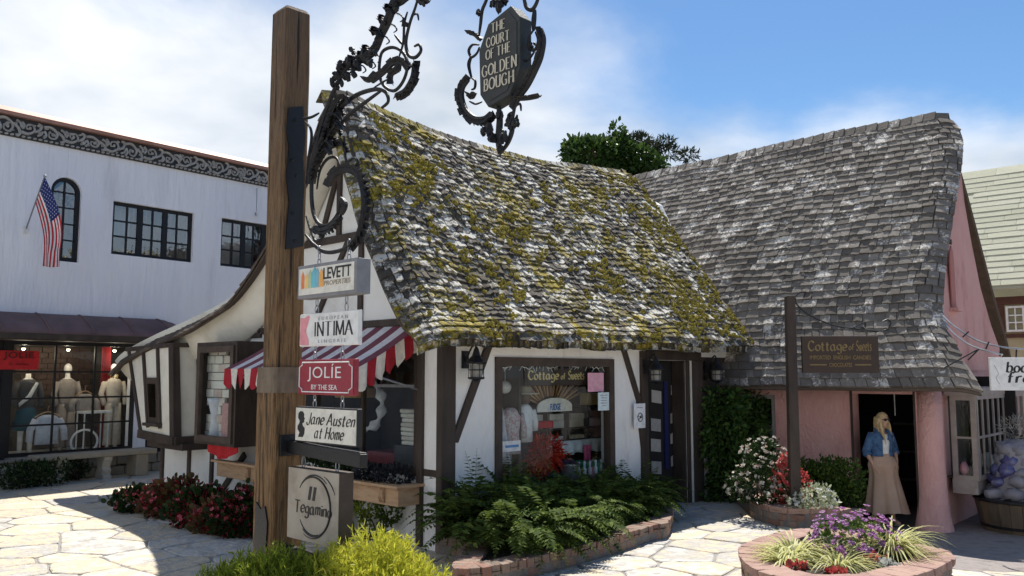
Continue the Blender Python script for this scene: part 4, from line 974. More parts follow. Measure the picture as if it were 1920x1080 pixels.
for u, v, r in ((640, 124, .04), (654, 112, .045), (630, 142, .035), (648, 140, .045), (662, 98, .03), (668, 122, .05), (685, 105, .055), (690, 116, .04), (700, 96, .035), (710, 62, .03), (721, 44, .03), (706, 80, .03), (636, 158, .03), (758, 42, .02), (740, 12, .04), (790, 3, .025), (625, 155, .03), (664, 135, .03)):
    for q in range(5): s.ell(ipt(u + R.uniform(-5, 5), v + R.uniform(-6, 6), R.uniform(-.05, .05)), r * .6, r * .6, r * R.uniform(.4, 1.0), 6, 0, .8)
s.build('iron_blossom', m_iron, post)
for q in range(12):
    u0_, v0_ = 584 + q * 3, 335 - q * 9; k_ = R.uniform(.7, 1.2); scroll([(u0_, v0_), (u0_ + 8 * k_, v0_ - 26), (u0_ + 22 * k_, v0_ - 50), (u0_ + 34 * k_, v0_ - 62 * k_), (u0_ + 40 * k_, v0_ - 52 * k_)], .007, leafy=.022 * (1 if q % 2 else -1), b=R.uniform(-.05, .05))
for u0_, v0_ in ((700, 100), (716, 66), (730, 44), (742, 24), (690, 112), (672, 120), (655, 130)):
    sg_ = R.choice((-1, 1)); scroll([(u0_, v0_), (u0_ - 8, v0_ - 12), (u0_ - 16, v0_ - 12), (u0_ - 18, v0_ - 4), (u0_ - 12, v0_ - 2)], .007, leafy=.015, b=R.uniform(-.04, .04)); scroll([(u0_, v0_), (u0_ + 9, v0_ + 4), (u0_ + 14, v0_ + 12), (u0_ + 8, v0_ + 17)], .006, b=R.uniform(-.04, .04))
# arm of the bracket beyond the picture, carrying the octagonal sign
scroll([(760, -40), (790, -110), (850, -150), (910, -140), (950, -60)], .03); scroll([(905, -60), (930, -75), (950, -60), (946, -20)], .018)

# ------------------------------------------------------------------ hanging signs
def chain(a, c0, c1, parent, b=.0, r=.012):
    s = MB(); n = max(1, round((c1 - c0) / .052))
    for k in range(n):
        c = c0 + (c1 - c0) * (k + .5) / n; hh = (c1 - c0) / n * .62
        loop = []
        for q in range(10):
            t = 2 * PI * q / 10; x = math.cos(t) * r * 1.3; z = math.sin(t) * hh
            loop.append(SP(a + (x if k % 2 else 0), b + (0 if k % 2 else x), c + z))
        loop.append(loop[0]); s.tube(loop, .0045, 5)
    return s.build('chain', m_steel, parent)
def hsign(name, label, a0, a1, c0, c1, th, board, edge, frame=None, chains=(), fw=.02, tilt=0):
    t = thing(name, label, 'sign', SP((a0 + a1) / 2, 0, c0), 'signs hanging from the timber post')
    s = MB(); s.box(SP, a0, a1, -th / 2, th / 2, c0, c1); s.build('board', edge, t, bev=.006)
    s = MB(); s.box(SP, a0 + fw, a1 - fw, -th / 2 - .005, -th / 2 + .005, c0 + fw, c1 - fw); s.build('face', board, t)
    for a, ca, cb in chains: chain(a, ca, cb, t)
    return t
B_ = -.0
t = hsign('hanging_sign', 'grey framed sign with coloured houses reading LEVETT, topmost on the post', .31, 1.125, 2.60, 2.87, .13, m_cream2, m_grey, chains=((.52, 2.865, 3.02), (.93, 2.865, 3.03)), fw=.028)
bb = -.065 - .006
put_text('levett', SP, .69, 1.06, 2.735, 2.825, bb, m_ink, t); put_text('prop', SP, .70, 1.055, 2.685, 2.722, bb, flat_cache('bronze_letter', (.35, .28, .2)), t)
for k, (cl, h_, w_) in enumerate((((.75, .22, .08), .14, .045), ((.85, .55, .2), .12, .06), ((.45, .55, .35), .15, .05), ((.15, .5, .6), .165, .075), ((.2, .45, .55), .15, .05), ((.85, .42, .12), .14, .06))):
    a = .375 + k * .052; s = MB(); s.prism([SP(a, bb + .002, 2.68), SP(a + w_ * .95, bb + .002, 2.68), SP(a + w_ * .95, bb + .002, 2.68 + h_ * .75), SP(a + w_ * .5, bb + .002, 2.68 + h_), SP(a, bb + .002, 2.68 + h_ * .75)], -e1 * (.003 + .0007 * k)); s.build('painted_house', flat_cache('house_%d' % k, cl), t)
t = hsign('hanging_sign', 'white board reading EUROPEAN INTIMA LINGERIE with pink figure', .285, 1.10, 2.215, 2.48, .03, m_white, m_white, chains=((.50, 2.48, 2.60), (.91, 2.48, 2.60)), fw=.006)
bb = -.016 - .005
put_strokes('INTIMA', SP, .50, 1.02, 2.295, 2.405, bb, m_ink, t, .11, .03, 0, .06); put_text('euro', SP, .56, .96, 2.42, 2.448, bb, flat_cache('grey_letter', (.4, .4, .4)), t); put_text('ling', SP, .56, .94, 2.24, 2.266, bb, flat_cache('grey_letter', (.4, .4, .4)), t)
s = MB(); s.prism([SP(a, bb + .001, c) for a, c in ((.30, 2.23), (.30, 2.45), (.36, 2.445), (.40, 2.465), (.435, 2.46), (.41, 2.40), (.385, 2.355), (.385, 2.33), (.42, 2.27), (.425, 2.225))], -e1 * .003); s.build('pink_figure', m_pinksign, t)
t = hsign('hanging_sign', 'dark red sign with white border reading JOLIE BY THE SEA', .285, 1.06, 1.83, 2.11, .04, m_signred, m_signred, chains=((.49, 2.11, 2.215), (.87, 2.11, 2.215)), fw=.012)
bb = -.02 - .006
put_text('jolie', SP, .43, .89, 1.935, 2.075, bb, m_white, t); put_text('bysea', SP, .485, .84, 1.872, 1.912, bb, m_white, t)
bd = MB(); a0, a1, c0, c1 = .31, 1.035, 1.853, 2.088; k = .04
P = [(a0 + k, c0), (a1 - k, c0), (a1 - k, c0 + .02), (a1, c0 + k), (a1, c1 - k), (a1 - k, c1 - .02), (a1 - k, c1), (a0 + k, c1), (a0 + k, c1 - .02), (a0, c1 - k), (a0, c0 + k), (a0 + k, c0 + .02)]
bd.tube([SP(x, bb, z) for x, z in P + P[:1]], .006, 4); bd.build('border', m_white, t)
t = hsign('hanging_sign', 'white sign with black rim and cameo silhouette reading Jane Austen at Home', .26, 1.11, 1.452, 1.735, .045, m_cream2, m_ink, chains=((.50, 1.735, 1.83), (.88, 1.735, 1.83)), fw=.012)
bb = -.0225 - .006
put_strokes('Jane Austen', SP, .43, 1.07, 1.60, 1.69, bb, m_ink, t, .13, .045, .6, 0, .28); put_strokes('at Home', SP, .54, .93, 1.495, 1.585, bb, m_ink, t, .13, .045, .6, 0, .28)
s = MB(); s.prism([SP(.30 + a * .3, bb + .001, 1.49 + c * .21) for a, c in ((.05, .0), (.12, .18), (.02, .3), (.02, .42), (.1, .52), (.12, .62), (.04, .72), (.05, .9), (.14, .99), (.26, .97), (.32, .88), (.31, .78), (.36, .70), (.32, .66), (.33, .58), (.24, .53), (.25, .46), (.36, .34), (.34, .14), (.28, .02))], -e1 * .003); s.build('silhouette', m_ink, t)
t = hsign('hanging_sign', 'square taupe sign with black ring reading Il Tegamino, low on the post', .25, .955, .70, 1.255, .13, m_teg, m_brown, chains=((.36, 1.255, 1.33), (.83, 1.255, 1.33), (.38, .585, .70), (.80, .585, .70)), fw=.004)
bb = -.065 - .006
put_strokes('Il', SP, .535, .62, 1.02, 1.125, bb, m_ink, t, .15, .06, .4, 0, .1, wob=.02); put_strokes('Tegamino', SP, .355, .86, .915, 1.01, bb, m_ink, t, .15, .06, .4, 0, .08, gap=.11, wob=.06)
def arc(cx, cz, rx, rz, t0, t1, r, parent):
    s = MB(); k = 26; P = [SP(cx + rx * math.cos(t0 + (t1 - t0) * i / k), bb, cz + rz * math.sin(t0 + (t1 - t0) * i / k)) for i in range(k + 1)]
    s.tube(P, [r * (.35 + .65 * math.sin(PI * i / k)) for i in range(k + 1)], 4); s.build('ring_stroke', m_ink, parent)
arc(.62, .975, .235, .225, -2.2, 2.3, .011, t); arc(.60, .975, .25, .24, -2.0, .2, .007, t); arc(.64, .98, .25, .235, .9, 2.6, .008, t); arc(.62, .97, .21, .21, -2.6, -1.2, .007, t); arc(.66, 1.0, .27, .23, .4, 1.2, .006, t)
# octagonal court sign
oc = [SP.px(u, v, 0) for u, v in ((958, 10), (975, 31), (975, 125), (954, 178), (915, 201), (900, 178), (898, 95), (915, 45))]
tg = thing('hanging_sign', 'dark octagonal sign reading THE COURT OF THE GOLDEN BOUGH in iron wreath', 'sign', SP(2.6, 0, 3.7))
s = MB(); s.prism([SP(a, -.0, c) for a, c in oc], e1 * .11); s.build('board', m_slate, tg, bev=.006)
s = MB(); ca = sum(a for a, c in oc) / 8; cc_ = sum(c for a, c in oc) / 8
s.prism([SP(ca + (a - ca) * .86, -.004, cc_ + (c - cc_) * .88) for a, c in oc], e1 * .006); s.build('face', flat_cache('dark_face', (.03, .033, .033)), tg)
for txt, u0_, u1_, vt, vb in (('THE', 921, 947, 37, 62), ('COURT', 912, 955, 54, 92), ('OF THE', 911, 957, 76, 115), ('GOLDEN', 904, 968, 98, 150), ('BOUGH', 907, 963, 128, 175)):
    a0, cA = SP.px(u0_, (vb + vb - 4) / 2 if txt == 'THE' else vb, -.006); a1, cB = SP.px(u1_, vt, -.006)
    h = {'THE': .062, 'COURT': .064, 'OF THE': .064, 'GOLDEN': .076, 'BOUGH': .078}[txt]; cm = (cA + cB) / 2
    put_strokes(txt, SP, a0, a1, cm - h / 2, cm + h / 2, -.007, m_lett, tg, .16, .05, 0, .07)
def wr(*a, **k): return scroll(*a, name='wreath_scroll', parent=tg, b=.05, **k)
wr([(925, -40), (912, 0), (904, 20), (901, 45), (898, 68)], .012); wr([(880, 64), (889, 66), (897, 75)], .008, leafy=.02); wr([(898, 84), (886, 84), (879, 95), (884, 107), (894, 100), (899, 88)], .010)
wr([(884, 105), (879, 122), (884, 146)], .016, sq=.5); wr([(884, 146), (891, 152), (890, 165), (884, 168)], .009); wr([(879, 150), (868, 165), (866, 185), (874, 208), (890, 222), (908, 222), (920, 211)], .020, leafy=-.035)
wr([(876, 178), (884, 184), (890, 180)], .008, leafy=.02); wr([(880, 190), (892, 195), (904, 191)], .007); wr([(935, 200), (937, 225), (935, 262), (937, 288)], .022); wr([(1003, 18), (1001, 38), (1000, 57)], .022, sq=.5)
wr([(1000, 57), (992, 70), (993, 91), (1003, 93), (1009, 76), (1004, 60)], .010); wr([(975, 118), (990, 112), (1002, 97)], .009); wr([(1015, 54), (1020, 75), (1015, 105), (1005, 130), (990, 160), (975, 182), (965, 202)], .017, leafy=-.028)
wr([(965, 202), (960, 225), (960, 245), (952, 268), (938, 288)], .016); wr([(968, 188), (990, 186), (1010, 183)], .008, leafy=.015); wr([(975, -40), (983, 0), (988, 15), (998, 18), (1008, 0), (1012, -30)], .013); wr([(965, 200), (975, 195), (977, 208)], .008); wr([(960, 210), (953, 216), (954, 228)], .008)
s = MB()
for u, v, r in ((952, 230, .03), (968, 228, .035), (960, 222, .03), (960, 236, .03), (937, 218, .032), (915, 240, .05), (905, 248, .03), (925, 258, .05), (944, 258, .045), (938, 275, .035), (935, 8, .05), (945, -2, .04), (925, 5, .03), (898, 25, .025), (999, 86, .02)):
    for q in range(4): s.ell(ipt(u + R.uniform(-4, 4), v + R.uniform(-5, 5), .05 + R.uniform(-.04, .04)), r * .55, r * .55, r * R.uniform(.5, 1.0), 6, 0, .8)
s.build('iron_blossom', m_iron, tg)

# ================================================================== PINK COTTAGE
pk = thing('pink_cottage', 'pink stucco cottage with steep grey shingle roof behind the candy shop', 'cottage', PF(-1, 0, 0))
s = MB(); wall_holes(s, PF, -6.6, .30, -.25, 2.32, 0, .25, [(-.86, .02, -.25, 1.94), (-2.62, -2.12, .75, 1.9)]); s.build('wall', m_pink, pk)
s = MB(); wall_holes(s, Fr(PF(.30, 0, 0), p1, -p2), .25, 6.2, -.25, 2.5, 0, .25, [(.75, 3.9, .62, 1.9)])
VP_ = [(1835, 729, -.50), (1812, 690, -.36), (1790, 650, -.16), (1768, 612, .04), (1760, 570, .24), (1765, 500, .62), (1780, 400, 1.22), (1796, 300, 1.92), (1797, 245, 2.36), (1776, 212, 2.62)]
VPR = []
for u, v, b in VP_: a, c = PF.px(u, v, b); VPR.append((a, b, c))
RB, RZ = VPR[-1][1], VPR[-1][2]
prof = [V((b, c, a)) for a, b, c in VPR]
_PR = catmull(prof, 8); _d = [0]
for i in range(1, len(_PR)): _d.append(_d[-1] + math.hypot(_PR[i].x - _PR[i - 1].x, _PR[i].y - _PR[i - 1].y))
def pprof(t):
    x = min(max(t, 0), 1) * _d[-1]; i = min(len(_d) - 2, max(j for j in range(len(_d)) if _d[j] <= x + 1e-9)); return _PR[i].lerp(_PR[i + 1], min(1, (x - _d[i]) / max(1e-9, _d[i + 1] - _d[i])))
PA0 = -6.8
_pt = [pprof(i / 200) for i in range(201)]
def pinkS(a, t):
    x = min(max(t, 0), 1) * 200; i = min(199, int(x)); p = _pt[i].lerp(_pt[i + 1], x - i); b, c, av = p.x, p.y, p.z
    aa = PA0 + (av - PA0) * a; d1 = (1 - a) * (av - PA0); W1 = .30; dr = .11 * ((W1 - d1) / W1) ** 2 if d1 < W1 else 0
    return PF(aa, b + dr * .8, c - dr * .5 - .12 * max(0, (-aa - 2) / 4) * t + .02 * noise.noise(V((aa * .8, t * 5, 3))))
roofm = MB(); roofm.grid(lambda a, t: pinkS(a, t) + p1 * .05 - V((0, 0, .045)), 60, 60)
_FV = []
for u, v in ((1786, 222), (1800, 275), (1815, 345), (1840, 452), (1865, 555), (1890, 645), (1903, 700)):
    b = 3.0
    for _ in range(30):
        a_, c_ = PF.px(u, v, b); b = .5 * b + .5 * (RB + (RZ - c_) * .70)
    _FV.append((a_, b, c_))
_FV[0] = (VPR[-1][0], RB, RZ)
def pinkB(a, t):
    x = min(max(t, 0), 1) * (len(_FV) - 1); i = min(len(_FV) - 2, int(x)); p = [_FV[i][k] + (_FV[i + 1][k] - _FV[i][k]) * (x - i) for k in range(3)]
    return PF(PA0 + (p[0] - .16 * (1 - t) ** 3 - PA0) * a, p[1], p[2] - .10 * (1 - t) ** 3)
roofm.grid(pinkB, 10, 20); roofm.build('roof', m_rooft, pk, smooth=True, solid=.03)
psh = shingles(pinkS, 7.2, _d[-1], .148, .175, 0, 1, th=.033, jit=.35, lift=.012, wave=.008)
psh = [q for q in psh if pxof(q[0])[0] > 1150]
emit_shingles(psh, pk, m_proof, 300)
for k in range(34):
    a = (k + .5) / 34; p = pinkS(a, 1); A = (pinkS(min(1, a + .01), 1) - pinkS(max(0, a - .01), 1)).normalized(); s = MB(); L_ = .115; dz = V((0, 0, .03 + R.uniform(0, .012)))
    s.add([p + dz - A * L_ - p1 * .10 - V((0, 0, .16)), p + dz - A * L_, p + dz - A * L_ + p1 * .1 - V((0, 0, .15)), p + dz + A * L_ - p1 * .1 - V((0, 0, .135)), p + dz + A * L_ + V((0, 0, .022)), p + dz + A * L_ + p1 * .1 - V((0, 0, .13))], [(0, 1, 4, 3), (1, 2, 5, 4)]); s.build('ridge_shingle', m_proof, pk, solid=.02)
# gable triangle, rake board on the far slope
ga = MB(); pts = []
for i in range(0, 181, 6):
    p = _pt[min(200, i + 8)]
    if p.y > 2.45: pts.append((p.x + .16, min(.30, p.z - .18), p.y - .12))
gp = [PF(.30, .26, 2.2)] + [PF(a, max(b, .26), c) for b, a, c in pts] + [PF(*GFpt) for GFpt in [(.28, *Fr(PF(.28, 0, 0), p1, -p2).px(u, v)) for u, v in ((1797, 300), (1806, 380), (1818, 450), (1836, 540), (1856, 610), (1876, 665), (1890, 735))]]
Lft = sorted([(c, max(b, .26), a) for b, a, c in pts]); Rgt = sorted([(c, b) for b, c in [GFr.px(u, v) for GFr in [Fr(PF(.28, 0, 0), p1, -p2)] for u, v in ((1797, 300), (1806, 380), (1818, 450), (1836, 540), (1856, 610), (1876, 665), (1890, 735))]])
def itp(L_, z, k):
    if z <= L_[0][0]: return L_[0][k]
    for q in range(len(L_) - 1):
        if L_[q][0] <= z <= L_[q + 1][0]: f = (z - L_[q][0]) / max(1e-6, L_[q + 1][0] - L_[q][0]); return L_[q][k] + (L_[q + 1][k] - L_[q][k]) * f
    return L_[-1][k]
ztop = Lft[-1][0] - .55
def gabf(i, j):
    z = 2.2 + (ztop - 2.2) * j; bl, al = itp(Lft, z, 1), min(.28, itp(Lft, z, 2)); br = max(bl + .02, itp(Rgt, z, 1)); return PF(al + (.27 - al) * min(1, i * 2.5) if al < .27 else .27, bl + (br - bl) * i, z)
ga.grid(gabf, 12, 40); ga.build('gable_wall', m_pink, pk, solid=.06)
m_rake = MAT('brown_rake', [(.10, .068, .045), (.16, .11, .075)], 8, .85, .4)
rk = MB(); rk.grid(lambda i, j: pinkB(1, i) - p2 * (.0 + .62 * j) + V((0, 0, -.05 - .10 * j)) - p1 * .06 * (1 - j), 20, 2); rk.build('rake_soffit', m_rake, pk, solid=.04)
s = MB(); wall_holes(s, Fr(PF(.30, 0, 0), p1, -p2), .251, 6.2, -.25, 2.3, 0, .25, [(.72, 3.9, .55, 1.93)]); s.box(PF, -6.6, .05, 5.6, 5.8, -.25, 2.2); s.build('wall', m_pink, pk)
GF = Fr(PF(.30, 0, 0), p1, -p2)
# niche and dots high in the gable
for (uu, vv, r) in ((1777, 468, .03), (1784, 462, .035), (1791, 475, .03)):
    pass
a0n, c0n = GF.px(1783, 578, .05); 
s = MB(); ptsn = [(-.10, 0), (.12, 0), (.12, .75), (.09, .9), (.01, 1.0), (-.07, .9), (-.10, .75)]
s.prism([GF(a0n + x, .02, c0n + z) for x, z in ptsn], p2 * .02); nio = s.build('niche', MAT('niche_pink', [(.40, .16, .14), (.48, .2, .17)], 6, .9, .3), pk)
s = MB(); s.box(GF, a0n - .15, a0n + .17, -.09, .05, c0n - .05, c0n); s.build('sill', m_pink, nio)
for dx, dz in ((-.12, 1.08), (.01, 1.16), (.14, 1.08)):
    s = MB(); s.lathe(GF(a0n + dx, .03, c0n + dz), [(.035, -.05), (.045, 0)], 10, ax=p1, ay=V((0, 0, 1)), az=p2); s.build('wall_dot', m_brown, pk)
# rounded buttress column at the corner
s = MB(); s.lathe(PF(.20, .12, -.27), [(.36, 0), (.335, .1), (.28, .25), (.23, .5), (.205, .8), (.19, 1.3), (.185, 2.3)], 20, sx=.95); s.build('corner_pillar', m_pink, pk, smooth=True)
# doorway
s = MB(); s.box(PF, -.90, -.862, -.012, .2, -.25, 1.98); s.box(PF, .022, .05, -.01, .2, -.25, 1.98); s.build('door_frame', m_timber, pk)
s = MB(); s.box(PF, -1.6, .9, 2.2, 2.25, -.25, 2.2); s.box(PF, -1.65, -1.6, .25, 2.25, -.25, 2.2); s.box(PF, .05, .10, .42, 2.25, -.25, 2.2); s.box(PF, -1.6, .05, .26, 2.2, 2.1, 2.15); s.box(PF, -1.6, .05, .0, 2.2, -.27, -.236); s.build('interior', m_dark, pk)
for k in range(3): s = MB(); s.box(PF, -.80, -.1, 1.6, 1.9, .5 + k * .45, .53 + k * .45); s.build('shelf', flat_cache('shelf_dark', (.06, .045, .035)), pk)
s = MB(); s.tube([PF(-.4, .5, 2.1), PF(-.4, .5, 1.6)], .008, 5); s.build('cord', m_white, pk)
# grey window on the left
window(pk, PF, -2.62, -2.12, .75, 1.9, 1, 2, b=.02, fw=.07, mat=MAT('sage_frame', [(.22, .21, .19), (.30, .29, .26)], 9, .7, .2)); s = MB(); s.box(PF, -2.6, -2.14, .3, .32, .7, 1.4); s.build('curtain', m_white, pk); s = MB(); s.box(PF, -2.9, -1.9, .8, .85, .5, 2.1); s.build('interior', m_dark, pk)
# bay of the pink cottage: short front face and long muntined side
m_bayw = MAT('faded_beige_frame', [(.27, .22, .19), (.36, .31, .275)], 8, .75, .3)
bx = MB(); bx.box(PF, .38, .72, .45, 3.6, .50, .72); bx.box(PF, .33, .76, .41, 3.66, 1.92, 2.04); bx.build('bay', m_bayw, pk, bev=.01)
window(pk, PF, .40, .74, .70, 1.925, 1, 2, b=.44, fw=.07, mw=.03, mat=m_bayw, dep=.05)
BF_ = Fr(PF(.74, 0, 0), p1, -p2)
window(pk, BF_, .50, 3.55, .70, 1.925, 9, 2, b=-.01, fw=.06, mw=.035, mat=m_bayw, dep=.05)
s = MB(); s.box(PF, .1, .2, .6, 3.5, .6, 2.0); s.box(PF, .2, .7, .5, 3.5, .72, .74); s.build('interior', m_dim, pk)
WARES = [('pink', 'round', (.6, .25, .3)), ('cream', 'tall', (.55, .5, .4)), ('green', 'small', (.25, .4, .2)), ('white', 'wide', (.6, .6, .55)), ('tan', 'slim', (.5, .3, .15)), ('red', 'small', (.5, .06, .06))]
for k, (cn, an, cl) in enumerate(WARES):
    s = MB(); P = PF(.5 + .08 * math.sin(k * 2), .65 + k * .48, .745); h = {'round': .2, 'tall': .42, 'small': .14, 'wide': .24, 'slim': .36}[an]; q = {'wide': 1.7, 'slim': .6}.get(an, 1)
    s.lathe(P, [(.03 * q, 0), (.07 * q, h * .4), (.05 * q, h * .8), (.025 * q, h)], 10)
    tag(s.build('vase', flat_cache('ware_%d' % k, cl), None, smooth=True), '%s %s vase standing in the muntined bay window of the pink cottage' % (an, cn), 'vase', 'wares in the pink cottage bay')

# ================================================================== WHITE BUILDING on the left
wbld = thing('white_building', 'white stucco two storey shop building with carved cornice and black windows', 'building', WF(0, 0, 0))
holes = []
W2 = (*WF.px(213, 376), *WF.px(361, 492)); W3 = (*WF.px(416, 408), *WF.px(414, 498))
wa2 = (W2[0], W2[2], 4.42, 5.52); wa3 = (1.87, 3.67, 4.42, 5.52); arc_c = -1.54
SH = (-4.6, .0, .46, 2.72); DR = (.28, 1.15, 0, 1.0)
s = MB(); wall_holes(s, WF, -9, 14, -.05, 6.45, 0, .3, [wa2, wa3, (arc_c - .29, arc_c + .29, 4.17, 5.83), SH, DR])
# fill the spandrels of the arched opening
cx_, cz_, rr_ = arc_c, 5.54, .29
for sg in (-1, 1):
    P = [WF(cx_ + sg * .29, .0, 5.83)] + [WF(cx_ + sg * rr_ * math.cos(t), .0, cz_ + rr_ * math.sin(t)) for t in [PI / 2 * i / 8 for i in range(9)][::-1]]
    s.prism(P, WF.y * .3)
s.build('wall', m_bluewall, wbld)
s = MB(); s.box(WF, -9, 14, .3, 8, 6.2, 6.4); s.box(WF, -9, -8.7, .31, 8, 0, 6.2); s.box(WF, -9, 14, 7.8, 8, 0, 6.2); s.box(WF, -9, 14, 2.6, 2.7, 0, 6.2); s.box(WF, -9, 14, .31, 2.6, 3.2, 3.3); s.build('interior', m_dim, wbld)
window(wbld, WF, *wa2, 6, 3, b=.08, fw=.07, mw=.035, mat=m_black, glass=m_glass2, fulls=(2, 4)); window(wbld, WF, *wa3, 6, 3, b=.08, fw=.07, mw=.035, mat=m_black, glass=m_glass2, fulls=(2, 4))
# arched window
s = MB(); P = [V((cx_ - .285, 4.17, 0)), V((cx_ - .285, 5.54, 0))] + [V((cx_ - .285 * math.cos(t), cz_ + .285 * math.sin(t), 0)) for t in [PI * i / 14 for i in range(1, 14)]] + [V((cx_ + .285, 5.54, 0)), V((cx_ + .285, 4.17, 0))]
o_, i_ = [], []
for p in P:
    c = V((cx_, max(4.17 + .0, min(5.54, p.y)), 0)); d = p - c; o_.append(p); i_.append(c + d * .76 if p.y > 4.2 else V((p.x * .76 + cx_ * .24, 4.25, 0)))
i_[0].y = i_[-1].y = 4.26
n = len(P); vs = [WF(p.x, b, p.y) for b in (.06, .14) for L_ in (o_, i_) for p in L_]
fs = []
for k in range(n - 1): fs += [(k, k + 1, n + k + 1, n + k), (n + k, n + k + 1, 3 * n + k + 1, 3 * n + k), (2 * n + k, 2 * n + k + 1, 3 * n + k + 1, 3 * n + k)]
s.add(vs, fs); s.box(WF, cx_ - .285, cx_ + .285, .065, .135, 4.17, 4.26); s.box(WF, cx_ - .016, cx_ + .016, .08, .12, 4.26, 5.76)
for z in (4.60, 4.92, 5.24, 5.54): s.box(WF, cx_ - .22, cx_ + .22, .085, .115, z - .014, z + .014)
aw_ = s.build('window', m_black, wbld, )
zs = [4.26, 4.60, 4.92, 5.24, 5.54, 5.76]
for j in range(5):
    for sg in (-1, 1):
        s = MB(); top_ = zs[j + 1]; P = [(0, zs[j]), (sg * .217, zs[j]), (sg * .217, top_ if j < 4 else 5.58), (sg * .15 if j == 4 else 0, top_ - .02 if j == 4 else top_), (0, top_)]
        s.add([WF(cx_ + x, .10 + R.uniform(-.003, .003), z) for x, z in P], [(0, 1, 2, 3, 4)]); s.build('pane', m_glass2, aw_)
# blinds / rooms behind the upper windows
for a0, a1, c0, c1, m in ((wa2[0] + .1, wa2[0] + .65, 4.9, 5.5, m_bluewall), (wa3[0] + .1, wa3[0] + .6, 4.45, 5.5, m_cream2), (wa3[0] + .7, wa3[0] + 1.2, 4.5, 5.2, m_cream2)):
    s = MB(); s.box(WF, a0, a1, .6, .62, c0, c1); s.build('blind', m, wbld)
# cornice: dark board with carved scrolls, copper cap
s = MB(); s.box(WF, -9, 14, -.05, .0, 6.42, 6.80); s.build('cornice', flat_cache('cornice_dark', (.035, .034, .034)), wbld)
s = MB(); s.box(WF, -9, 14, -.16, .02, 6.80, 6.86); s.prism([WF(-9, -.18, 6.86), WF(-9, .3, 6.86), WF(-9, .3, 7.0), WF(-9, .02, 6.99)], q1 * 23); s.build('copper_cap', m_copper, wbld)
for k in range(26):
    a = -5.2 + k * .40; s = MB(); vz, vx = R.uniform(.8, 1.12) * (1 if k % 2 else -1), R.uniform(.9, 1.1); f = (lambda x, z, b=-.07: WF(a + x * vx, b, 6.62 + z * vz))
    for q in range(6): s.ell(f(R.uniform(-.05, .36), R.uniform(-.13, .13), -.06), R.uniform(.02, .05), .022, R.uniform(.015, .035), 6, 0, .6)
    s.tube(catmull([f(-.05, -.10), f(.08, -.12), f(.20, -.02), f(.16, .10), f(.06, .09), f(.05, 0), f(.11, .0)], 4), [.034 - .0008 * i for i in range(25)], 5, sq=.8)
    s.tube(catmull([f(.20, -.05), f(.30, .02), f(.33, .12), f(.26, .15)], 4), .028, 5); s.tube(catmull([f(-.05, .13), f(.0, .06), f(-.04, -.02)], 4), .026, 5); s.tube(catmull([f(.26, -.12), f(.33, -.08), f(.36, .0)], 4), .024, 5)
    s.ell(f(.115, .02), .03, .03, .035, 6); s.build('carved_scroll', m_frieze, wbld)
    if k % 1 == 0:
        s = MB(); 
        for i in range(4): s.ell(WF(a + i * .1, -.06, 6.455), .045, .03, .022, 6)
        s.build('carved_beading', m_frieze, wbld)
# copper awning over the shopfront
def cop(i, j):
    hw = .22 * (1 - j) ; a = -5.2 + (.95 + 5.2) * i; inset = .55 * (1 - j); a = -5.2 + .55 - inset + (.95 - .55 + inset + 5.2 - .55 + inset) * i if False else (-5.2 + (6.15) * i)
    a = min(a, .45 + .5 * j); return WF(a, -.0 - .75 * j, 3.12 - .40 * j ** 1.6)
s = MB(); s.grid(cop, 24, 6); s.build('awning', m_copper2, wbld, solid=.03, smooth=True)
for k in range(7):
    a = -4.4 + k * .8; s = MB(); s.tube([WF(min(a, .45), -.02 - .75 * j / 6, 3.14 - .40 * (j / 6) ** 1.6) for j in range(7)], .014, 5); s.build('awning_seam', m_copper2, wbld)
s = MB(); s.box(WF, -5.2, .95, -.78, -.74, 2.62, 2.72); s.box(WF, -5.2, .6, -.72, -.001, 2.60, 2.66); s.build('awning_fascia', m_timber, wbld)
# shopfront: black steel grid with big panes
window(wbld, WF, -4.6, -2.52, .46, 2.60, 2, 4, b=-.02, fw=.06, mw=.03, mat=m_black, dep=.06)
window(wbld, WF, -2.40, .0, .46, 2.60, 3, 4, b=-.02, fw=.07, mw=.035, mat=m_black, dep=.06)
s = MB(); s.box(WF, -2.52, -2.40, -.05, .06, .3, 2.60); s.build('shopfront_post', m_black, wbld)
s = MB(); s.box(WF, -4.6, 0, .0, 1.5, .40, .455); s.build('display_floor', flat_cache('display_floor', (.6, .57, .52)), wbld)
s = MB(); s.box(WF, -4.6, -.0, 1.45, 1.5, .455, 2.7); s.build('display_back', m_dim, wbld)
for j in range(9):
    for i in range(6):
        s = MB(); a = -1.75 + i * .25 + (j % 2) * .12; s.box(WF, a, a + .235, 1.40 + R.uniform(0, .03), 1.45, 1.55 + j * .11, 1.65 + j * .11); s.build('brick', flat_cache('dark_brick', (.10, .06, .045)), wbld)
s = MB(); s.grid(lambda i, j: WF(-.36 + .18 * i, .7 + .03 * math.sin(i * 25), .46 + 2.1 * j), 16, 1); s.build('red_drape', flat_cache('deep_red_cloth', (.26, .015, .02)), wbld, solid=.01)
s = MB(); s.box(WF, .30, 1.13, .20, .25, 0, .98); s.build('dark_door', m_dark, wbld)
m_rub = MAT('rubble_stone', [(.20, .17, .13), (.33, .29, .22), (.26, .23, .19)], 4, .95, .6, 25, rnd='o', rw=.6)
for k in range(20):
    a = -5.0 + k * .28; 
    for j in range(2):
        s = MB(); h = .19; s.hexa([WF(a + x + R.uniform(-.02, .02) + j * .12, b, c + R.uniform(-.015, .015)) for c in (j * h, j * h + h - .015) for x, b in ((0, -.24), (.26, -.24 + R.uniform(-.03, .03)), (.26, -.0), (0, -.0))]); s.build('base_stone', m_rub, wbld, bev=.02)
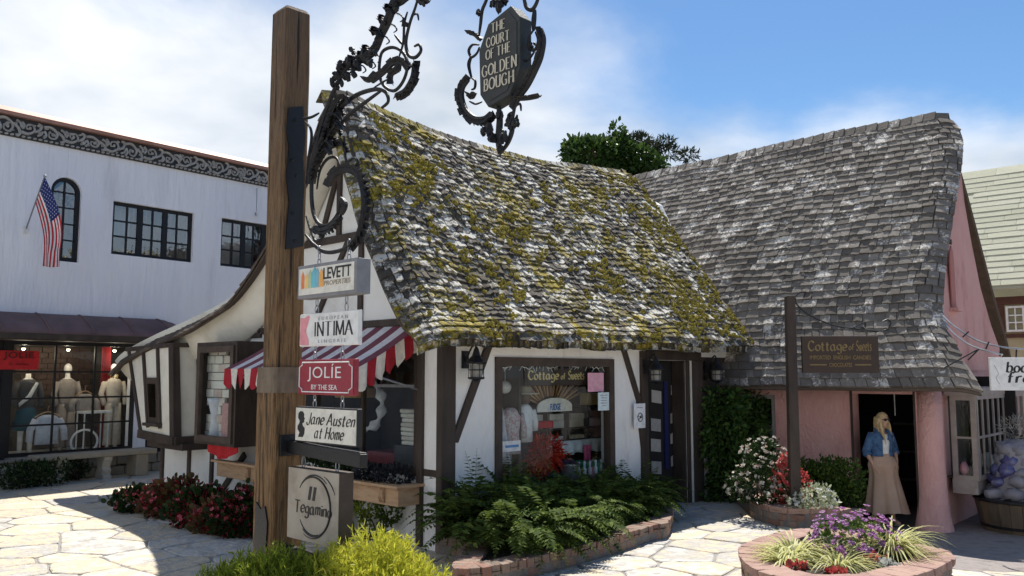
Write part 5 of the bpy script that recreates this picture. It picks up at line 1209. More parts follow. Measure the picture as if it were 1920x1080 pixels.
s = MB(); s.box(WF, -5, .35, -.27, -.001, .385, .43); s.build('stone_ledge', m_rub, wbld, bev=.012)
# awning arm bracket near the cornice (right, behind the post)
s = MB(); P0 = WF(2.75, -.02, 5.7); s.tube([P0, WF(2.35, -.6, 5.62)], .025, 6); s.tube([WF(2.75, -.02, 6.35), WF(2.38, -.58, 5.62)], .008, 5); s.build('awning_arm', m_steel, wbld)

# flag on a slanted pole
A_ = WF(*[(x) for x in (WF.px(48, 432)[0], 0, WF.px(48, 432)[1])]); tipa, tipc = WF.px(84, 330, -1.0); TIP = WF(tipa, -1.0, tipc)
fp = thing('flag', 'american flag hanging from a slanted pole on the white stucco wall', 'flag', A_)
s = MB(); s.tube([A_, TIP], .014, 8); s.ell(TIP, .03, .03, .03, 8); s.build('flag_pole', m_steel, fp)
s = MB(); s.box(Fr(A_, q1), -.05, .05, -.04, .0, -.07, .07); s.build('pole_bracket', m_white, fp)
HB = TIP.lerp(A_, .52); NF, NH = 26, 13
rt, up_ = q1, V((0, 0, 1))
def flagp(x, y):                     # x along the fly, y along the hoist (0 = canton edge)
    h = TIP.lerp(HB, y * .9 + .02); k = x ** .8
    drop = 1.62 * x + .10 * y * x; sx = (.30 * (1 - y) ** 1.0 + .02) * math.sin(min(1, x * 1.25) * PI * .62) * 1.15
    conv = .45 * y * math.sin(min(1, x * 1.4) * PI / 2)
    return h + rt * (sx - .0 + conv * .35) + V((0, 0, -drop * (1 - .32 * y))) + WF.y * (.05 * math.sin(y * 9 + x * 3) * x)
for k in range(13):
    x0 = .40 if k < 7 else 0; s = MB(); s.grid(lambda i, j: flagp(x0 + (1 - x0) * i, (k + j) / 13), 18, 1); s.build('stripe', m_fg if k % 2 == 0 else m_fw, fp, smooth=True, solid=.004)
s = MB(); s.grid(lambda i, j: flagp(.40 * i, j * 7 / 13), 10, 8); can = s.build('canton', m_fb, fp, smooth=True, solid=.005)
s = MB()
for j in range(9):
    for i in range(6 if j % 2 == 0 else 5):
        x, y = .40 * ((i + (.5 if j % 2 else 0)) + .5) / 6, (j + .5) / 9 * 7 / 13; c = flagp(x, y); dx = (flagp(x + .01, y) - c).normalized(); dy = (flagp(x, y + .01) - c).normalized()
        nn = dx.cross(dy); nn = nn if nn.dot(EYE - c) > 0 else -nn; r = .016; P = [c + nn * .006 + (dx * math.cos(t * PI / 5) + dy * math.sin(t * PI / 5)) * (r if t % 2 == 0 else r * .4) for t in range(10)]; s.add(P, [tuple(range(10))])
s.build('stars', m_fw, can, kind='stuff')
# red banner
ba, bc = WF.px(0, 660, -.10); a1b, c1b = WF.px(72, 693, -.10)
t = thing('banner', 'red banner reading JOLIE hanging in front of the shop window', 'sign', WF(a1b - .4, -.10, c1b))
s = MB(); s.grid(lambda i, j: WF(a1b - .78 + .78 * i, -.10 + .012 * math.sin(i * 9 + j * 2), c1b + (bc - c1b + .03) * j), 10, 3); s.build('cloth', m_red, t, solid=.006)
put_text('jolie2', WF, a1b - .62, a1b - .10, c1b + .17, c1b + .33, -.118, flat_cache('dark_red_letter', (.12, .01, .012)), t); put_text('bysea2', WF, a1b - .52, a1b - .18, c1b + .07, c1b + .12, -.118, flat_cache('dark_red_letter', (.12, .01, .012)), t)
# mannequins and clothes in the window
m_maneq = flat('mannequin_white', (.82, .78, .72), .5)
def loft(secs, m=0, n=14, s=None, frx=None):
    """ellipse sections (centre, rx, ry); x axis along the window"""
    s = s or MB(); X = frx or q1; Y = V((-X.y, X.x, 0)); vs = [c + X * (rx * math.cos(2 * PI * k / n)) + Y * (ry * math.sin(2 * PI * k / n)) for c, rx, ry in secs for k in range(n)]
    fs = [(i * n + j, i * n + (j + 1) % n, (i + 1) * n + (j + 1) % n, (i + 1) * n + j) for i in range(len(secs) - 1) for j in range(n)] + [tuple(range(n - 1, -1, -1)), tuple((len(secs) - 1) * n + j for j in range(n))]
    s.add(vs, fs, m); return s
def mannequin(label, px_, head, topm, botm, b=.75, z=.455, k=1.0, skirt=False, arms=True):
    a = WF.px(px_, 760, b)[0]; o = WF(a, b, z); t = thing('mannequin', label, 'mannequin', o, 'mannequins in the shop window'); U_ = V((0, 0, 1)) * k
    s = loft([(o + U_ * 1.18, .15, .10), (o + U_ * 1.36, .17, .10), (o + U_ * 1.43, .10, .07), (o + U_ * 1.46, .05, .05), (o + U_ * 1.54, .045, .045)])
    if head: s.ell(o + U_ * 1.64, .075, .09, .11, 12)
    for sg in (-1, 1): s.tube([o + q1 * sg * .09 + U_ * .0, o + q1 * sg * .085 + U_ * .45, o + q1 * sg * .08 + U_ * .9], [.04, .055, .075], 8)
    s.build('body', m_maneq, t, smooth=True)
    s = loft([(o + U_ * .86, .17, .115), (o + U_ * 1.0, .145, .10), (o + U_ * 1.2, .175, .115), (o + U_ * 1.36, .19, .11), (o + U_ * 1.43, .11, .075)])
    if arms:
        for sg in (-1, 1): s.tube([o + q1 * sg * .18 + U_ * 1.37, o + q1 * sg * .25 + U_ * 1.12, o + q1 * sg * .22 - WF.y * .1 + U_ * .9], [.065, .058, .05], 8)
    s.build('top', topm, t, smooth=True)
    if skirt: s = loft([(o + U_ * .45, .24, .17), (o + U_ * .7, .2, .15), (o + U_ * .9, .16, .11)])
    else:
        s = MB()
        for sg in (-1, 1): s.tube([o + q1 * sg * .10 + U_ * .06, o + q1 * sg * .095 + U_ * .5, o + q1 * sg * .075 + U_ * .92], [.10, .095, .10], 10)
    s.build('skirt' if skirt else 'trousers', botm, t, smooth=True); return t
for k, (u_, lab) in enumerate(((124, 'lit spot lamp above the middle mannequin in the clothes shop window'), (211, 'lit spot lamp above the beige coat in the clothes shop window'), (40, 'lit spot lamp above the charcoal top in the clothes shop window'))):
    a = WF.px(u_, 690, .5)[0]; P0 = WF(a, .45, 2.50); tl = thing('spot_lamp', lab, 'lamp', P0, 'spot lamps in the clothes shop')
    s = MB(); s.lathe(P0, [(.05, -.02), (.05, .10), (.02, .13)], 10); s.tube([P0 + V((0, 0, .1)), P0 + V((0, 0, .6))], .008, 5); s.build('lamp_shade', m_black, tl)
    s = MB(); s.ell(P0 + V((0, 0, -.03)), .035, .035, .03, 8); s.build('bulb', MAT('lit_bulb_%d' % k, [(1, .85, .6), (1, .88, .65)], emis=5, bump=0), tl)
    pl_ = bpy.data.lights.new('spot_lamp_light', 'POINT'); pl_.energy = 3.2; pl_.color = (1, .86, .66); pl_.shadow_soft_size = .06; po = bpy.data.objects.new('spot_lamp_light', pl_); COL.objects.link(po); po.parent = tl; po.location = (0, 0, -.12)
m_charc = flat('charcoal_cloth', (.06, .06, .065), .9); m_teal = flat('teal_cloth', (.02, .09, .12), .9); m_beige = flat('beige_cloth', (.68, .60, .50), .9); m_lgrey = flat('light_grey_cloth', (.62, .62, .66), .9); m_taupe = flat('taupe_cloth', (.32, .28, .25), .9)
t = mannequin('headless mannequin in charcoal one shoulder top and teal skirt', 50, False, m_charc, m_teal, .6, skirt=True)
s = MB(); o = WF(WF.px(50, 760, .6)[0], .6, .455); s.tube([o + q1 * .13 - WF.y * .10 + V((0, 0, 1.36)), o - q1 * .02 - WF.y * .15 + V((0, 0, 1.1)), o - q1 * .18 - WF.y * .05 + V((0, 0, .92))], [.03, .04, .03], 6); s.build('sash', m_white, t)
mannequin('mannequin with pale head wearing dark top and grey trousers', 124, True, m_taupe, m_taupe, .95)
t = mannequin('mannequin in long beige coat and wide trousers beside the red drape', 211, True, m_beige, m_beige, .7)
s = MB(); 
for i in range(40): a = R.uniform(0, 6.28); o = WF(WF.px(211, 760, .7)[0], .7, 1.93) + V((math.cos(a) * .07, math.sin(a) * .06, R.uniform(-.03, .03))); s.ell(o, .02, .02, .02, 5)
s.build('necklace', flat_cache('gold_bead', (.55, .4, .15)), t)
def hung(label, u, v, b, wid, hh, m):
    a, c = WF.px(u, v, b); t = thing('blouse', label, 'clothing', WF(a, b, c - hh)); s = MB()
    s.tube(catmull([WF(a - wid * .38, b, c - .1), WF(a, b, c), WF(a + wid * .38, b, c - .1)], 4), .012, 5); s.tube(catmull([WF(a, b, c), WF(a, b, c + .08), WF(a + .03, b, c + .11)], 3), .005, 4); s.build('hanger', m_redwood, t)
    s = loft([(WF(a, b, c - hh), wid * .36, .05), (WF(a, b, c - hh * .6), wid * .34, .06), (WF(a, b, c - .16), wid * .37, .06), (WF(a, b, c - .10), wid * .30, .04), (WF(a, b, c - .06), .10, .03)])
    for sg in (-1, 1): s.tube([WF(a + sg * wid * .34, b, c - .15), WF(a + sg * wid * .5, b, c - hh * .55), WF(a + sg * wid * .52, b - .02, c - hh * .9)], [.07, .065, .06], 8)
    s.build('garment', m, t, smooth=True); return t
hung('pale grey knit top hanging low at the front of the shop window', 90, 772, .25, .62, .62, m_lgrey); hung('beige cropped top on a hanger behind the white table', 160, 733, .6, .5, .45, m_taupe)
a, c = WF.px(178, 770, .45); t = thing('display_table', 'small white display table in the clothes shop window', 'table', WF(a, .45, .455)); s = MB(); s.box(WF, a - .3, a + .28, .3, .7, c - .05, c); s.build('tabletop', m_white, t, bev=.005)
for sx in (-.25, .23):
    for sy in (.34, .66): s = MB(); s.tube([WF(a + sx, sy, .455), WF(a + sx, sy, c - .05)], .015, 6); s.build('leg', m_white, t)
a, c = WF.px(158, 828, .2); s = MB(); s.tube([WF(a + .26 * math.cos(x), .2, c + .0 + .23 * math.sin(x)) for x in [PI * 2 * i / 28 for i in range(29)]], .022, 7); tag(s.build('hoop', m_white), 'white standing hoop at the bottom of the shop window', 'ornament')
# stone bench on two scrolled legs
bb_ = gr(190, 905); t = thing('stone_bench', 'weathered stone bench on two scrolled legs below the clothes shop window', 'bench', WF(-.9, -.75, 0))
L0 = WF.px(108, 880, -.62)[0]; L1 = WF.px(194, 880, -.62)[0]
s = MB(); s.box(WF, L0 - .45, L1 + .95, -.85, -.40, .42, .52); s.build('seat', m_rub, t, bev=.02)
for a in (L0, L1):
    s = MB(); s.prism([WF(a - .08, y, z) for y, z in ((-.80, 0), (-.80, .06), (-.74, .09), (-.78, .16), (-.72, .22), (-.76, .30), (-.80, .36), (-.80, .418), (-.45, .418), (-.47, .30), (-.52, .2), (-.45, .08), (-.45, 0))], q1 * .16); s.build('leg', MAT('pale_bench_stone', [(.42, .38, .31), (.55, .51, .43)], 7, .9, .5), t, bev=.008)
s = MB(); s.box(WF, L1 + .55, L1 + .8, -.8, -.42, 0, .418); s.build('leg', m_rub, t, bev=.015)

# ================================================================== NEIGHBOUR on the far right, chimney, trees
NO = aty(1850, 540, 22.0); NFm = Fr(V((NO.x, NO.y, 0)), p2, p1); ze = NO.z
nb = thing('cream_roofed_house', 'timber framed house with pale cream shingle roof at the far right', 'house', NFm(2, 0, -.25))
def nroof(a, t): return NFm(-2.2 + 9 * a, -.35 + 3.4 * t, ze + 3.75 * t)
s = MB(); s.grid(lambda a, t: nroof(a, t) - V((0, 0, .09)), 2, 2); s.grid(lambda a, t: NFm(-2.2 + 9 * a, 3.05 + 3.4 * t, ze + 3.75 * (1 - t)), 2, 2); s.build('roof', m_croof, nb, solid=.08)
nsh = shingles(nroof, 9, 5.06, .235, 1.1, .02, .99, th=.030, jit=.05, lift=.004, wave=.0); nsh = [q for q in nsh if 1790 < pxof(q[0])[0] < 2000]
emit_shingles(nsh, nb, m_croof, 280)
m_yel = MAT('ochre_plaster', [(.40, .34, .20), (.50, .44, .28)], 3, .9, .3)
s = MB(); s.box(NFm, -2, 6.5, .1, 5.8, -.25, ze - .35); s.build('wall', m_yel, nb)
for a0, a1, c0, c1 in ((-2, 1.0, ze - .45, ze - .25), (.1, .35, 1.9, ze - .46), (.86, 1.0, 1.9, ze - .46), (-2, 6, 1.75, 2.0), (.351, .859, 2.9, 3.0), (1.01, 4, ze - 1.9, ze - 1.7), (2.4, 2.55, 2, ze - .46)):
    s = MB(); s.box(NFm, a0, a1, .04, .099, c0, c1); s.build('timber', MAT('red_brown_timber', [(.075, .03, .022), (.11, .045, .03)], 6, .8, .3) if 'red_brown_timber' not in bpy.data.materials else bpy.data.materials['red_brown_timber'], nb)
s = MB(); s.box(NFm, -2, 6.4, .02, .095, -.25, 1.74); s.build('lower_boarding', m_timber, nb)
window(nb, NFm, .40, .82, 3.05, ze - .5, 2, 3, b=.0, fw=.05, mw=.03, mat=m_white, dep=.06)
s = MB(); s.box(NFm, -1.6, -1.2, -.5, .0, -.25, 2.3); s.build('pink_pier', m_pink, nb); lantern(nb, NFm, -.55, .02, 1.9, 1.2)
# sign BODY FRENZY on its iron bracket
YS = 11.2; bl = aty(1854, 670, YS); tl_ = aty(1854, 732, YS); BFr = Fr(V((bl.x, YS, 0)), (1, 0, 0))
t = thing('hanging_sign', 'white sign with italic black lettering body fren on iron bracket at right edge', 'sign', BFr(.4, 0, tl_.z))
s = MB(); s.box(BFr, 0, .80, -.02, .02, tl_.z, bl.z); s.build('board', m_white, t, bev=.005); zz_ = tl_.z
put_strokes('body', BFr, .20, .56, zz_ + .235, zz_ + .37, -.022, m_ink, t, .17, .06, .2, 0, .15); put_strokes('frenz' if 'z' in G else 'fren', BFr, .205, .60, zz_ + .10, zz_ + .235, -.022, m_ink, t, .17, .06, .2, 0, .15)
s = MB(); s.tube(catmull([BFr(.05, -.022, zz_ + .33), BFr(.10, -.022, zz_ + .22), BFr(.07, -.022, zz_ + .16), BFr(.11, -.022, zz_ + .08)], 5), .004, 4); s.build('drawn_line', flat_cache('grey_letter', (.4, .4, .4)), t)
for pp in ([(1768, 592), (1790, 612), (1830, 637), (1875, 650), (1925, 655)], [(1770, 600), (1785, 622), (1815, 645), (1850, 658), (1880, 665)]):
    s = MB(); s.tube(catmull([aty(u, v, YS + (.9 - .9 * i / 3 if i < 3 else 0)) for i, (u, v) in enumerate(pp)], 6), .011, 6); s.build('bracket_rod', m_steel, t)
for (u, v), (u2, v2) in (((1805, 632), (1816, 622)), ((1848, 655), (1854, 641)), ((1815, 675), (1835, 655)), ((1770, 690), (1832, 656)), ((1875, 668), (1876, 651)), ((1905, 672), (1906, 654))):
    s = MB(); s.tube([aty(u, v, YS), aty(u2, v2, YS)], .010, 6); s.build('bracket_strut', m_black, t)
# candy shop sign on its pole
pole = thing('sign_pole', 'dark square timber pole with scrolled iron arm in the small brick planter', 'post', (3.77, 11.6, .2)); PO = Fr(V((3.77, 11.6, 0)), (1, 0, 0))
s = MB(); s.hexa([PO(x * .068, y * .068, .2) for x, y in ((-1, -1), (1, -1), (1, 1), (-1, 1))] + [PO(.02 + x * .06, y * .06, 3.05) for x, y in ((-1, -1), (1, -1), (1, 1), (-1, 1))]); s.build('pole', m_timber, pole, bev=.008)
def p2d(L_): return [aty(u, v, 11.6) for u, v in L_]
for L_, r in (([(1492, 556), (1500, 548), (1510, 549), (1507, 558)], .009), ([(1491, 558), (1495, 572), (1520, 592), (1560, 609), (1600, 616), (1640, 620), (1662, 618), (1670, 606), (1664, 599), (1655, 603)], .010), ([(1600, 615), (1612, 608), (1622, 605), (1622, 614), (1614, 613)], .008), ([(1612, 622), (1640, 622), (1668, 618)], .007)):
    s = MB(); s.tube(catmull(p2d(L_), 5), r, 6); s.build('scroll', m_black, pole)
t = thing('hanging_sign', 'dark brown hanging sign with gold blackletter Cottage of Sweets beside the pole', 'sign', aty(1575, 700, 11.6)); x0, x1 = aty(1502, 630, 11.6), aty(1648, 699, 11.6); f0 = Fr(V((x0.x, 11.6, x1.z)), (1, 0, 0)); W_, H_ = x1.x - x0.x, x0.z - x1.z
s = MB(); s.box(f0, 0, W_, -.025, .025, 0, H_); s.build('board', m_brsign, t, bev=.006)
for x in (.15, W_ - .15): s = MB(); s.tube([f0(x, 0, H_), f0(x, 0, H_ + .06)], .006, 5); s.build('hook', m_black, t)
m_fgold = flat('faded_gold', (.22, .15, .06), .6)
put_strokes('Cottage', f0, .08, .60, H_ * .60, H_ * .86, -.027, m_fgold, t, .17, .05, .7, 0, 0, gap=.10); put_strokes('of', f0, .63, .70, H_ * .62, H_ * .78, -.027, m_fgold, t, .17, .05, .7); put_strokes('Sweets', f0, .73, W_ - .1, H_ * .60, H_ * .86, -.027, m_fgold, t, .17, .05, .7, 0, 0, gap=.10)
put_text('imp', f0, .10, W_ - .11, H_ * .36, H_ * .47, -.029, m_fgold, t); put_text('choc', f0, .36, W_ - .37, H_ * .16, H_ * .27, -.029, m_fgold, t)
for a0, a1 in ((.10, .32), (W_ - .33, W_ - .11)): s = MB(); s.box(f0, a0, a1, -.03, -.02, H_ * .20, H_ * .235); s.build('gold_bar', m_fgold, t)
# ================================================================== PLANTS
L_fern = leafm('fern_green', [(.035, .058, .013), (.075, .115, .022), (.14, .19, .036)], .8); L_yel = leafm('golden_foliage', [(.30, .34, .03), (.50, .50, .05), (.62, .58, .10)], trans=.45)
L_lime = leafm('lime_foliage', [(.10, .16, .02), (.22, .28, .03), (.36, .40, .06)], trans=.45); L_red = leafm('red_begonia', [(.08, .006, .010), (.20, .012, .02), (.34, .03, .045), (.06, .012, .010)], trans=.25)
L_olive = leafm('olive_leaf', [(.05, .05, .02), (.10, .08, .03), (.14, .06, .03)]); L_ivy = leafm('ivy_green', [(.02, .045, .012), (.05, .10, .022), (.11, .18, .04)], .4); L_dk = leafm('dark_green', [(.010, .022, .008), (.022, .045, .014), (.04, .07, .02)], .4)
L_box = leafm('boxwood', [(.025, .055, .012), (.06, .11, .02), (.14, .20, .04)], .35); L_wht = leafm('cream_blossom', [(.50, .48, .40), (.66, .64, .56), (.55, .35, .28)], .6); L_var = leafm('variegated_leaf', [(.10, .16, .05), (.45, .48, .33), (.62, .64, .50)])
L_coral = leafm('coral_begonia', [(.42, .05, .05), (.56, .12, .10), (.30, .02, .03)]); L_pur = leafm('purple_daisy', [(.28, .07, .30), (.42, .14, .42), (.58, .32, .56), (.70, .58, .68)]); L_grs = leafm('striped_grass', [(.32, .33, .09), (.54, .54, .22), (.68, .66, .38)], .5, .4)
L_pine = leafm('pine_green', [(.012, .018, .010), (.03, .04, .022), (.05, .06, .035)]); L_pale = leafm('silver_leaf', [(.35, .38, .36), (.5, .53, .5)]); L_white2 = leafm('pale_flower', [(.6, .6, .58), (.75, .74, .7)])
def fern(base, n, length, seed, label, group, lean=None, spread=1.0, width=.085):
    rs = np.random.RandomState(seed); t = thing('fern', label, 'fern', base, group); P, D, S = [], [], []; st = MB(); lean = lean or V((0, 0, 0))
    for k in range(n):
        az = rs.uniform(0, 2 * PI); L_ = length * rs.uniform(.65, 1.15); d = V((math.cos(az), math.sin(az), 0)); p = V(base) + d * rs.uniform(0, .09); v = (d * spread * rs.uniform(.25, 1.0) + V((0, 0, rs.uniform(.8, 1.5))) + lean).normalized(); m = 22; pts = [p.copy()]
        for i in range(m):
            v = (v + V((0, 0, -.075 - .05 * i / m)) * rs.uniform(.8, 1.2)).normalized(); p = p + v * L_ / m; p.z = max(p.z, .03); pts.append(p.copy())
            if i < 2: continue
            sd = v.cross(V((0, 0, 1))).normalized(); w_ = L_ * width * 1.9 * math.sin(PI * min(1, (i + 1.5) / m) ** .75) + .012
            for sg in (-1, 1): P.append(p); D.append(sd * sg + v * .45 + V((0, 0, -.12))); S.append(w_ * rs.uniform(.85, 1.15))
        st.tube(pts[::3] + [pts[-1]], [.005 - .0005 * i for i in range(len(pts[::3]) + 1)], 3)
    leaves('frond', L_fern, t, P, D, S, 'dia', seed=seed, flatz=2.0, width=.85); st.build('stem', L_fern, t); return t
FSP = [(.10, -.50, 60, .95), (.50, -.28, 60, 1.05), (.95, -.35, 60, 1.02), (1.40, -.28, 56, .92), (1.85, -.34, 54, .85), (2.30, -.28, 54, .80), (2.75, -.32, 52, .78), (3.15, -.30, 50, .78), (3.52, -.34, 46, .72), (.22, -.98, 64, .92), (.72, -.95, 60, .92), (1.22, -.85, 58, .84), (1.72, -.74, 52, .78), (2.25, -.64, 50, .72), (2.8, -.60, 48, .68)]
FWH = ['back row by the corner post', 'back row below the corner lantern', 'back row under the left part of the shop window', 'back row left of the middle of the shop window', 'back row under the middle of the shop window', 'back row right of the middle of the shop window', 'back row under the right part of the shop window', 'back row under the right window frame', 'back row at the door end', 'front row at the left bend of the bricks', 'front row second from the bend', 'front row third from the bend', 'front row fourth from the bend', 'front row fifth from the bend', 'front row nearest the door']
for k, (a, b, n, L_) in enumerate(FSP):
    fern(MF(a, b, .16), int(n * 1.1), L_ * 1.0, 40 + k, 'fern in the long planter, ' + FWH[k], 'ferns in the long brick planter', lean=-e2 * (.12 if b > -.4 else .28), width=.075)
# golden bushes around the post
def bush_needles(name, label, lobes, n, size, mat, seed, group=None):
    rs = np.random.RandomState(seed); lob = [(np.array(c, float), np.array(r, float)) for c, r in lobes]; b = V(np.mean([c for c, _ in lob], 0)); b.z = 0; t = thing(name, label, 'shrub', b, group)
    P0, d0 = blob_pts(rs, lob, n, .75); k = P0[:, 2] > .05; P0, d0 = P0[k], d0[k]; P, D, S = [], [], []
    for p, d in zip(P0, d0):
        ax = d * .55 + np.array([0, 0, .75]) + rs.normal(size=3) * .3; ax /= np.linalg.norm(ax); L_ = size * rs.uniform(.7, 1.5)
        for i in range(9):
            P.append(p + ax * L_ * i / 8); D.append(ax * .75 + rs.normal(size=3) * .45); S.append(size * rs.uniform(.45, .75))
    leaves('foliage', mat, t, P, D, S, 'needle', seed=seed, width=1.7)
    mb = MB()
    for i in range(14):
        c, r = lob[i % len(lob)]; e = V(c + rs.normal(size=3) * r * .4); f = V((c[0], c[1], 0)); mb.tube([f, f.lerp(e, .6), e], [.012, .008, .003], 4)
    mb.build('stem', m_bark, t); return t
YB = lambda u, v, Y: tuple(aty(u, v, Y))
bush_needles('golden_shrub', 'bright golden feathery shrub right of the post under the lowest sign', [(YB(700, 1105, 6.3), (.30, .3, .32)), (YB(770, 1128, 6.25), (.24, .26, .24)), (YB(640, 1118, 6.35), (.26, .26, .28)), (YB(735, 1092, 6.5), (.2, .22, .24)), (YB(595, 1115, 6.5), (.2, .22, .22)), (YB(690, 1160, 6.1), (.45, .3, .3))], 3000, .085, L_yel, 3)
bush_needles('lime_shrub', 'yellow green feathery shrub at the foot of the post on the left', [(YB(470, 1115, 6.4), (.24, .25, .2)), (YB(530, 1108, 6.3), (.26, .25, .22)), (YB(415, 1130, 6.35), (.2, .22, .16)), (YB(590, 1130, 6.2), (.2, .22, .18))], 2000, .08, L_lime, 4)
# red begonias along the gable
for k, (u, v, hh, w_, lab) in enumerate(((262, 962, .34, .40, 'olive and red begonia clump at the left end of the gable wall bed'), (318, 972, .50, .42, 'dark red begonia clump under the bay corner'), (372, 990, .48, .42, 'deep red begonia clump in front of the middle gable timbers'), (415, 1003, .40, .36, 'low glossy red begonia clump left of the timber post'), (452, 1010, .58, .34, 'tall red begonia clump hard by the timber post'))):
    g = gr(u, v); lob = [(tuple(g + V((0, .08, hh * .5))), (w_ * .85, w_ * .6, hh * .55)), (tuple(g + V((-.2, .15, hh * .4))), (w_ * .7, w_ * .6, hh * .45)), (tuple(g + V((.18, .1, hh * .6))), (w_ * .6, w_ * .55, hh * .5))]
    shrub('begonia', lab, 'flowers', lob, 700 if k else 500, .052, 'oval', L_red if k else L_olive, 60 + k, group='red begonias along the gable', z0=0, flowers=(leafm('pink_petal', [(.40, .03, .06), (.55, .16, .2), (.45, .05, .04)]), 90, .034, 'blossom'))
    rs = np.random.RandomState(90 + k); tt = bpy.data.objects.get('begonia' if k == 0 else 'begonia.%03d' % k); P, d = blob_pts(rs, [(np.array(c), np.array(r)) for c, r in lob], 620)
    P[:, 2] = np.maximum(P[:, 2], .04); leaves('green_leaf', L_olive if k % 2 else L_dk, tt, P, d + [0, 0, .5], .075 * (.6 + .7 * rs.rand(620)), 'round', seed=k, kind='stuff')
# plants in and under the window box
for k, v in enumerate((.6, 1.0, 1.4, 1.8, 2.2)):
    shrub('box_plant', ['dark leafy plant at the right end of the cedar window box', 'dark purple plant second from the right end in the cedar window box', 'green plant in the middle of the visible cedar window box', 'green trailing plant behind the square taupe sign in the window box', 'green plant in the window box close behind the timber post'][k], 'plant', [(tuple(MG(v, -.2, .80)), (.24, .16, .13))], 330, .05, 'oval', leafm('dusky_leaf', [(.012, .014, .016), (.025, .03, .035), (.05, .05, .075)]) if k < 2 else L_dk, 120 + k, group='plants in the cedar window box', z0=.66, stems=5)
for k, v in enumerate((.75, 1.15, 1.6, 2.0)):
    shrub('climber', ['rightmost thin green climber below the cedar window box', 'second green climber from the right below the cedar window box', 'third green climber from the right below the cedar window box', 'green climber below the window box half behind the taupe sign'][k], 'plant', [(tuple(MG(v, -.16, .38)), (.16, .10, .16)), (tuple(MG(v + .05, -.15, .16)), (.08, .08, .2))], 300, .055, 'oval', L_lime if k == 1 else L_fern, 130 + k, group='climbers below the window box', z0=0)
# ivy column beside the door
ivl = []
for i in range(9):
    for j in range(2): ivl.append((tuple(MF(5.72 + j * .70 + .08 * math.sin(i), -.24 - .12 * (i < 5), .15 + i * .18)), (.44, .27, .2)))
t = shrub('ivy', 'dense dark green ivy mass climbing the wall right of the shop door', 'ivy', ivl, 6500, .085, 'oval', L_ivy, 140, stems=10, z0=0, up=-.3)
# planter with the sign pole
def sp(u, v, Y): return tuple(aty(u, v, Y))
shrub('flowering_shrub', 'tall cream and pink flowering shrub beside the ivy in the small planter', 'shrub', [(sp(1425, 905, 11.9), (.34, .3, .34)), (sp(1430, 860, 12.0), (.28, .28, .30)), (sp(1395, 915, 12.1), (.26, .25, .3)), (sp(1465, 925, 11.8), (.2, .22, .22))], 1300, .06, 'oval', L_dk, 150, z0=.25, flowers=(L_wht, 230, .038, 'blossom'))
shrub('coral_begonia', 'coral red begonia clump around the sign pole', 'flowers', [(sp(1470, 905, 11.75), (.15, .15, .34)), (sp(1502, 915, 11.8), (.13, .14, .24))], 260, .06, 'round', L_coral, 151, z0=.25, flowers=(L_coral, 60, .035, 'blossom'))
shrub('variegated_plant', 'white and green variegated plant right of the sign pole', 'plant', [(sp(1530, 935, 11.5), (.24, .22, .20)), (sp(1500, 945, 11.4), (.16, .16, .12)), (sp(1550, 945, 11.6), (.15, .16, .13))], 620, .055, 'oval', L_var, 152, z0=.25, flowers=(L_white2, 50, .03, 'blossom'))
shrub('boxwood_hedge', 'clipped dark green hedge in front of the pink wall left of the doorway', 'hedge', [(sp(1505 + 21 * i, 900 + 3 * (i % 2), 12.9 - .08 * i), (.24, .26, .32)) for i in range(5)] + [(sp(1510 + 26 * i, 935, 12.75), (.24, .24, .3)) for i in range(4)], 6000, .055, 'oval', L_box, 153, z0=-.2, stems=5)
# front right planter
def daisies(label, c, r, n, seed):
    rs = np.random.RandomState(seed); t = thing('purple_daisy', label, 'flowers', V((c[0], c[1], .40))); P, d = blob_pts(rs, [(np.array(c), np.array(r))], n, .92); k = d[:, 2] > -.25; P, d = P[k], d[k]
    pp, dd, ss = [], [], []; ce = MB()
    for p, q in zip(P, d):
        q = V(q) * .6 + V((0, -.25, .75)); q.normalize(); s1 = q.orthogonal().normalized(); s2 = q.cross(s1); r0 = rs.uniform(.028, .04)
        for j in range(9): a = 2 * PI * j / 9; pp.append(p); dd.append(s1 * math.cos(a) + s2 * math.sin(a) + q * .12); ss.append(r0)
        ce.lathe(V(p) + q * .002, [(.007, 0), (.006, .005)], 6, ax=s1, ay=s2, az=q)
    leaves('petal', L_pur, t, pp, dd, ss, 'dia', seed=seed, flatz=0, width=1.0); ce.build('flower_eye', m_ink, t, kind='stuff')
    P, d = blob_pts(rs, [(np.array(c), np.array(r) * .88)], 900, .5); leaves('foliage', L_box, t, P, d + rs.normal(size=d.shape) * .6 + [0, 0, .4], .05 * (.6 + .7 * rs.rand(900)), 'dia', seed=seed + 1); return t
pc = aty(1600, 1018, 7.75); daisies('dome of purple daisies with pale tips in the foreground planter', (pc.x, pc.y, .50), (.40, .34, .27), 260, 160)
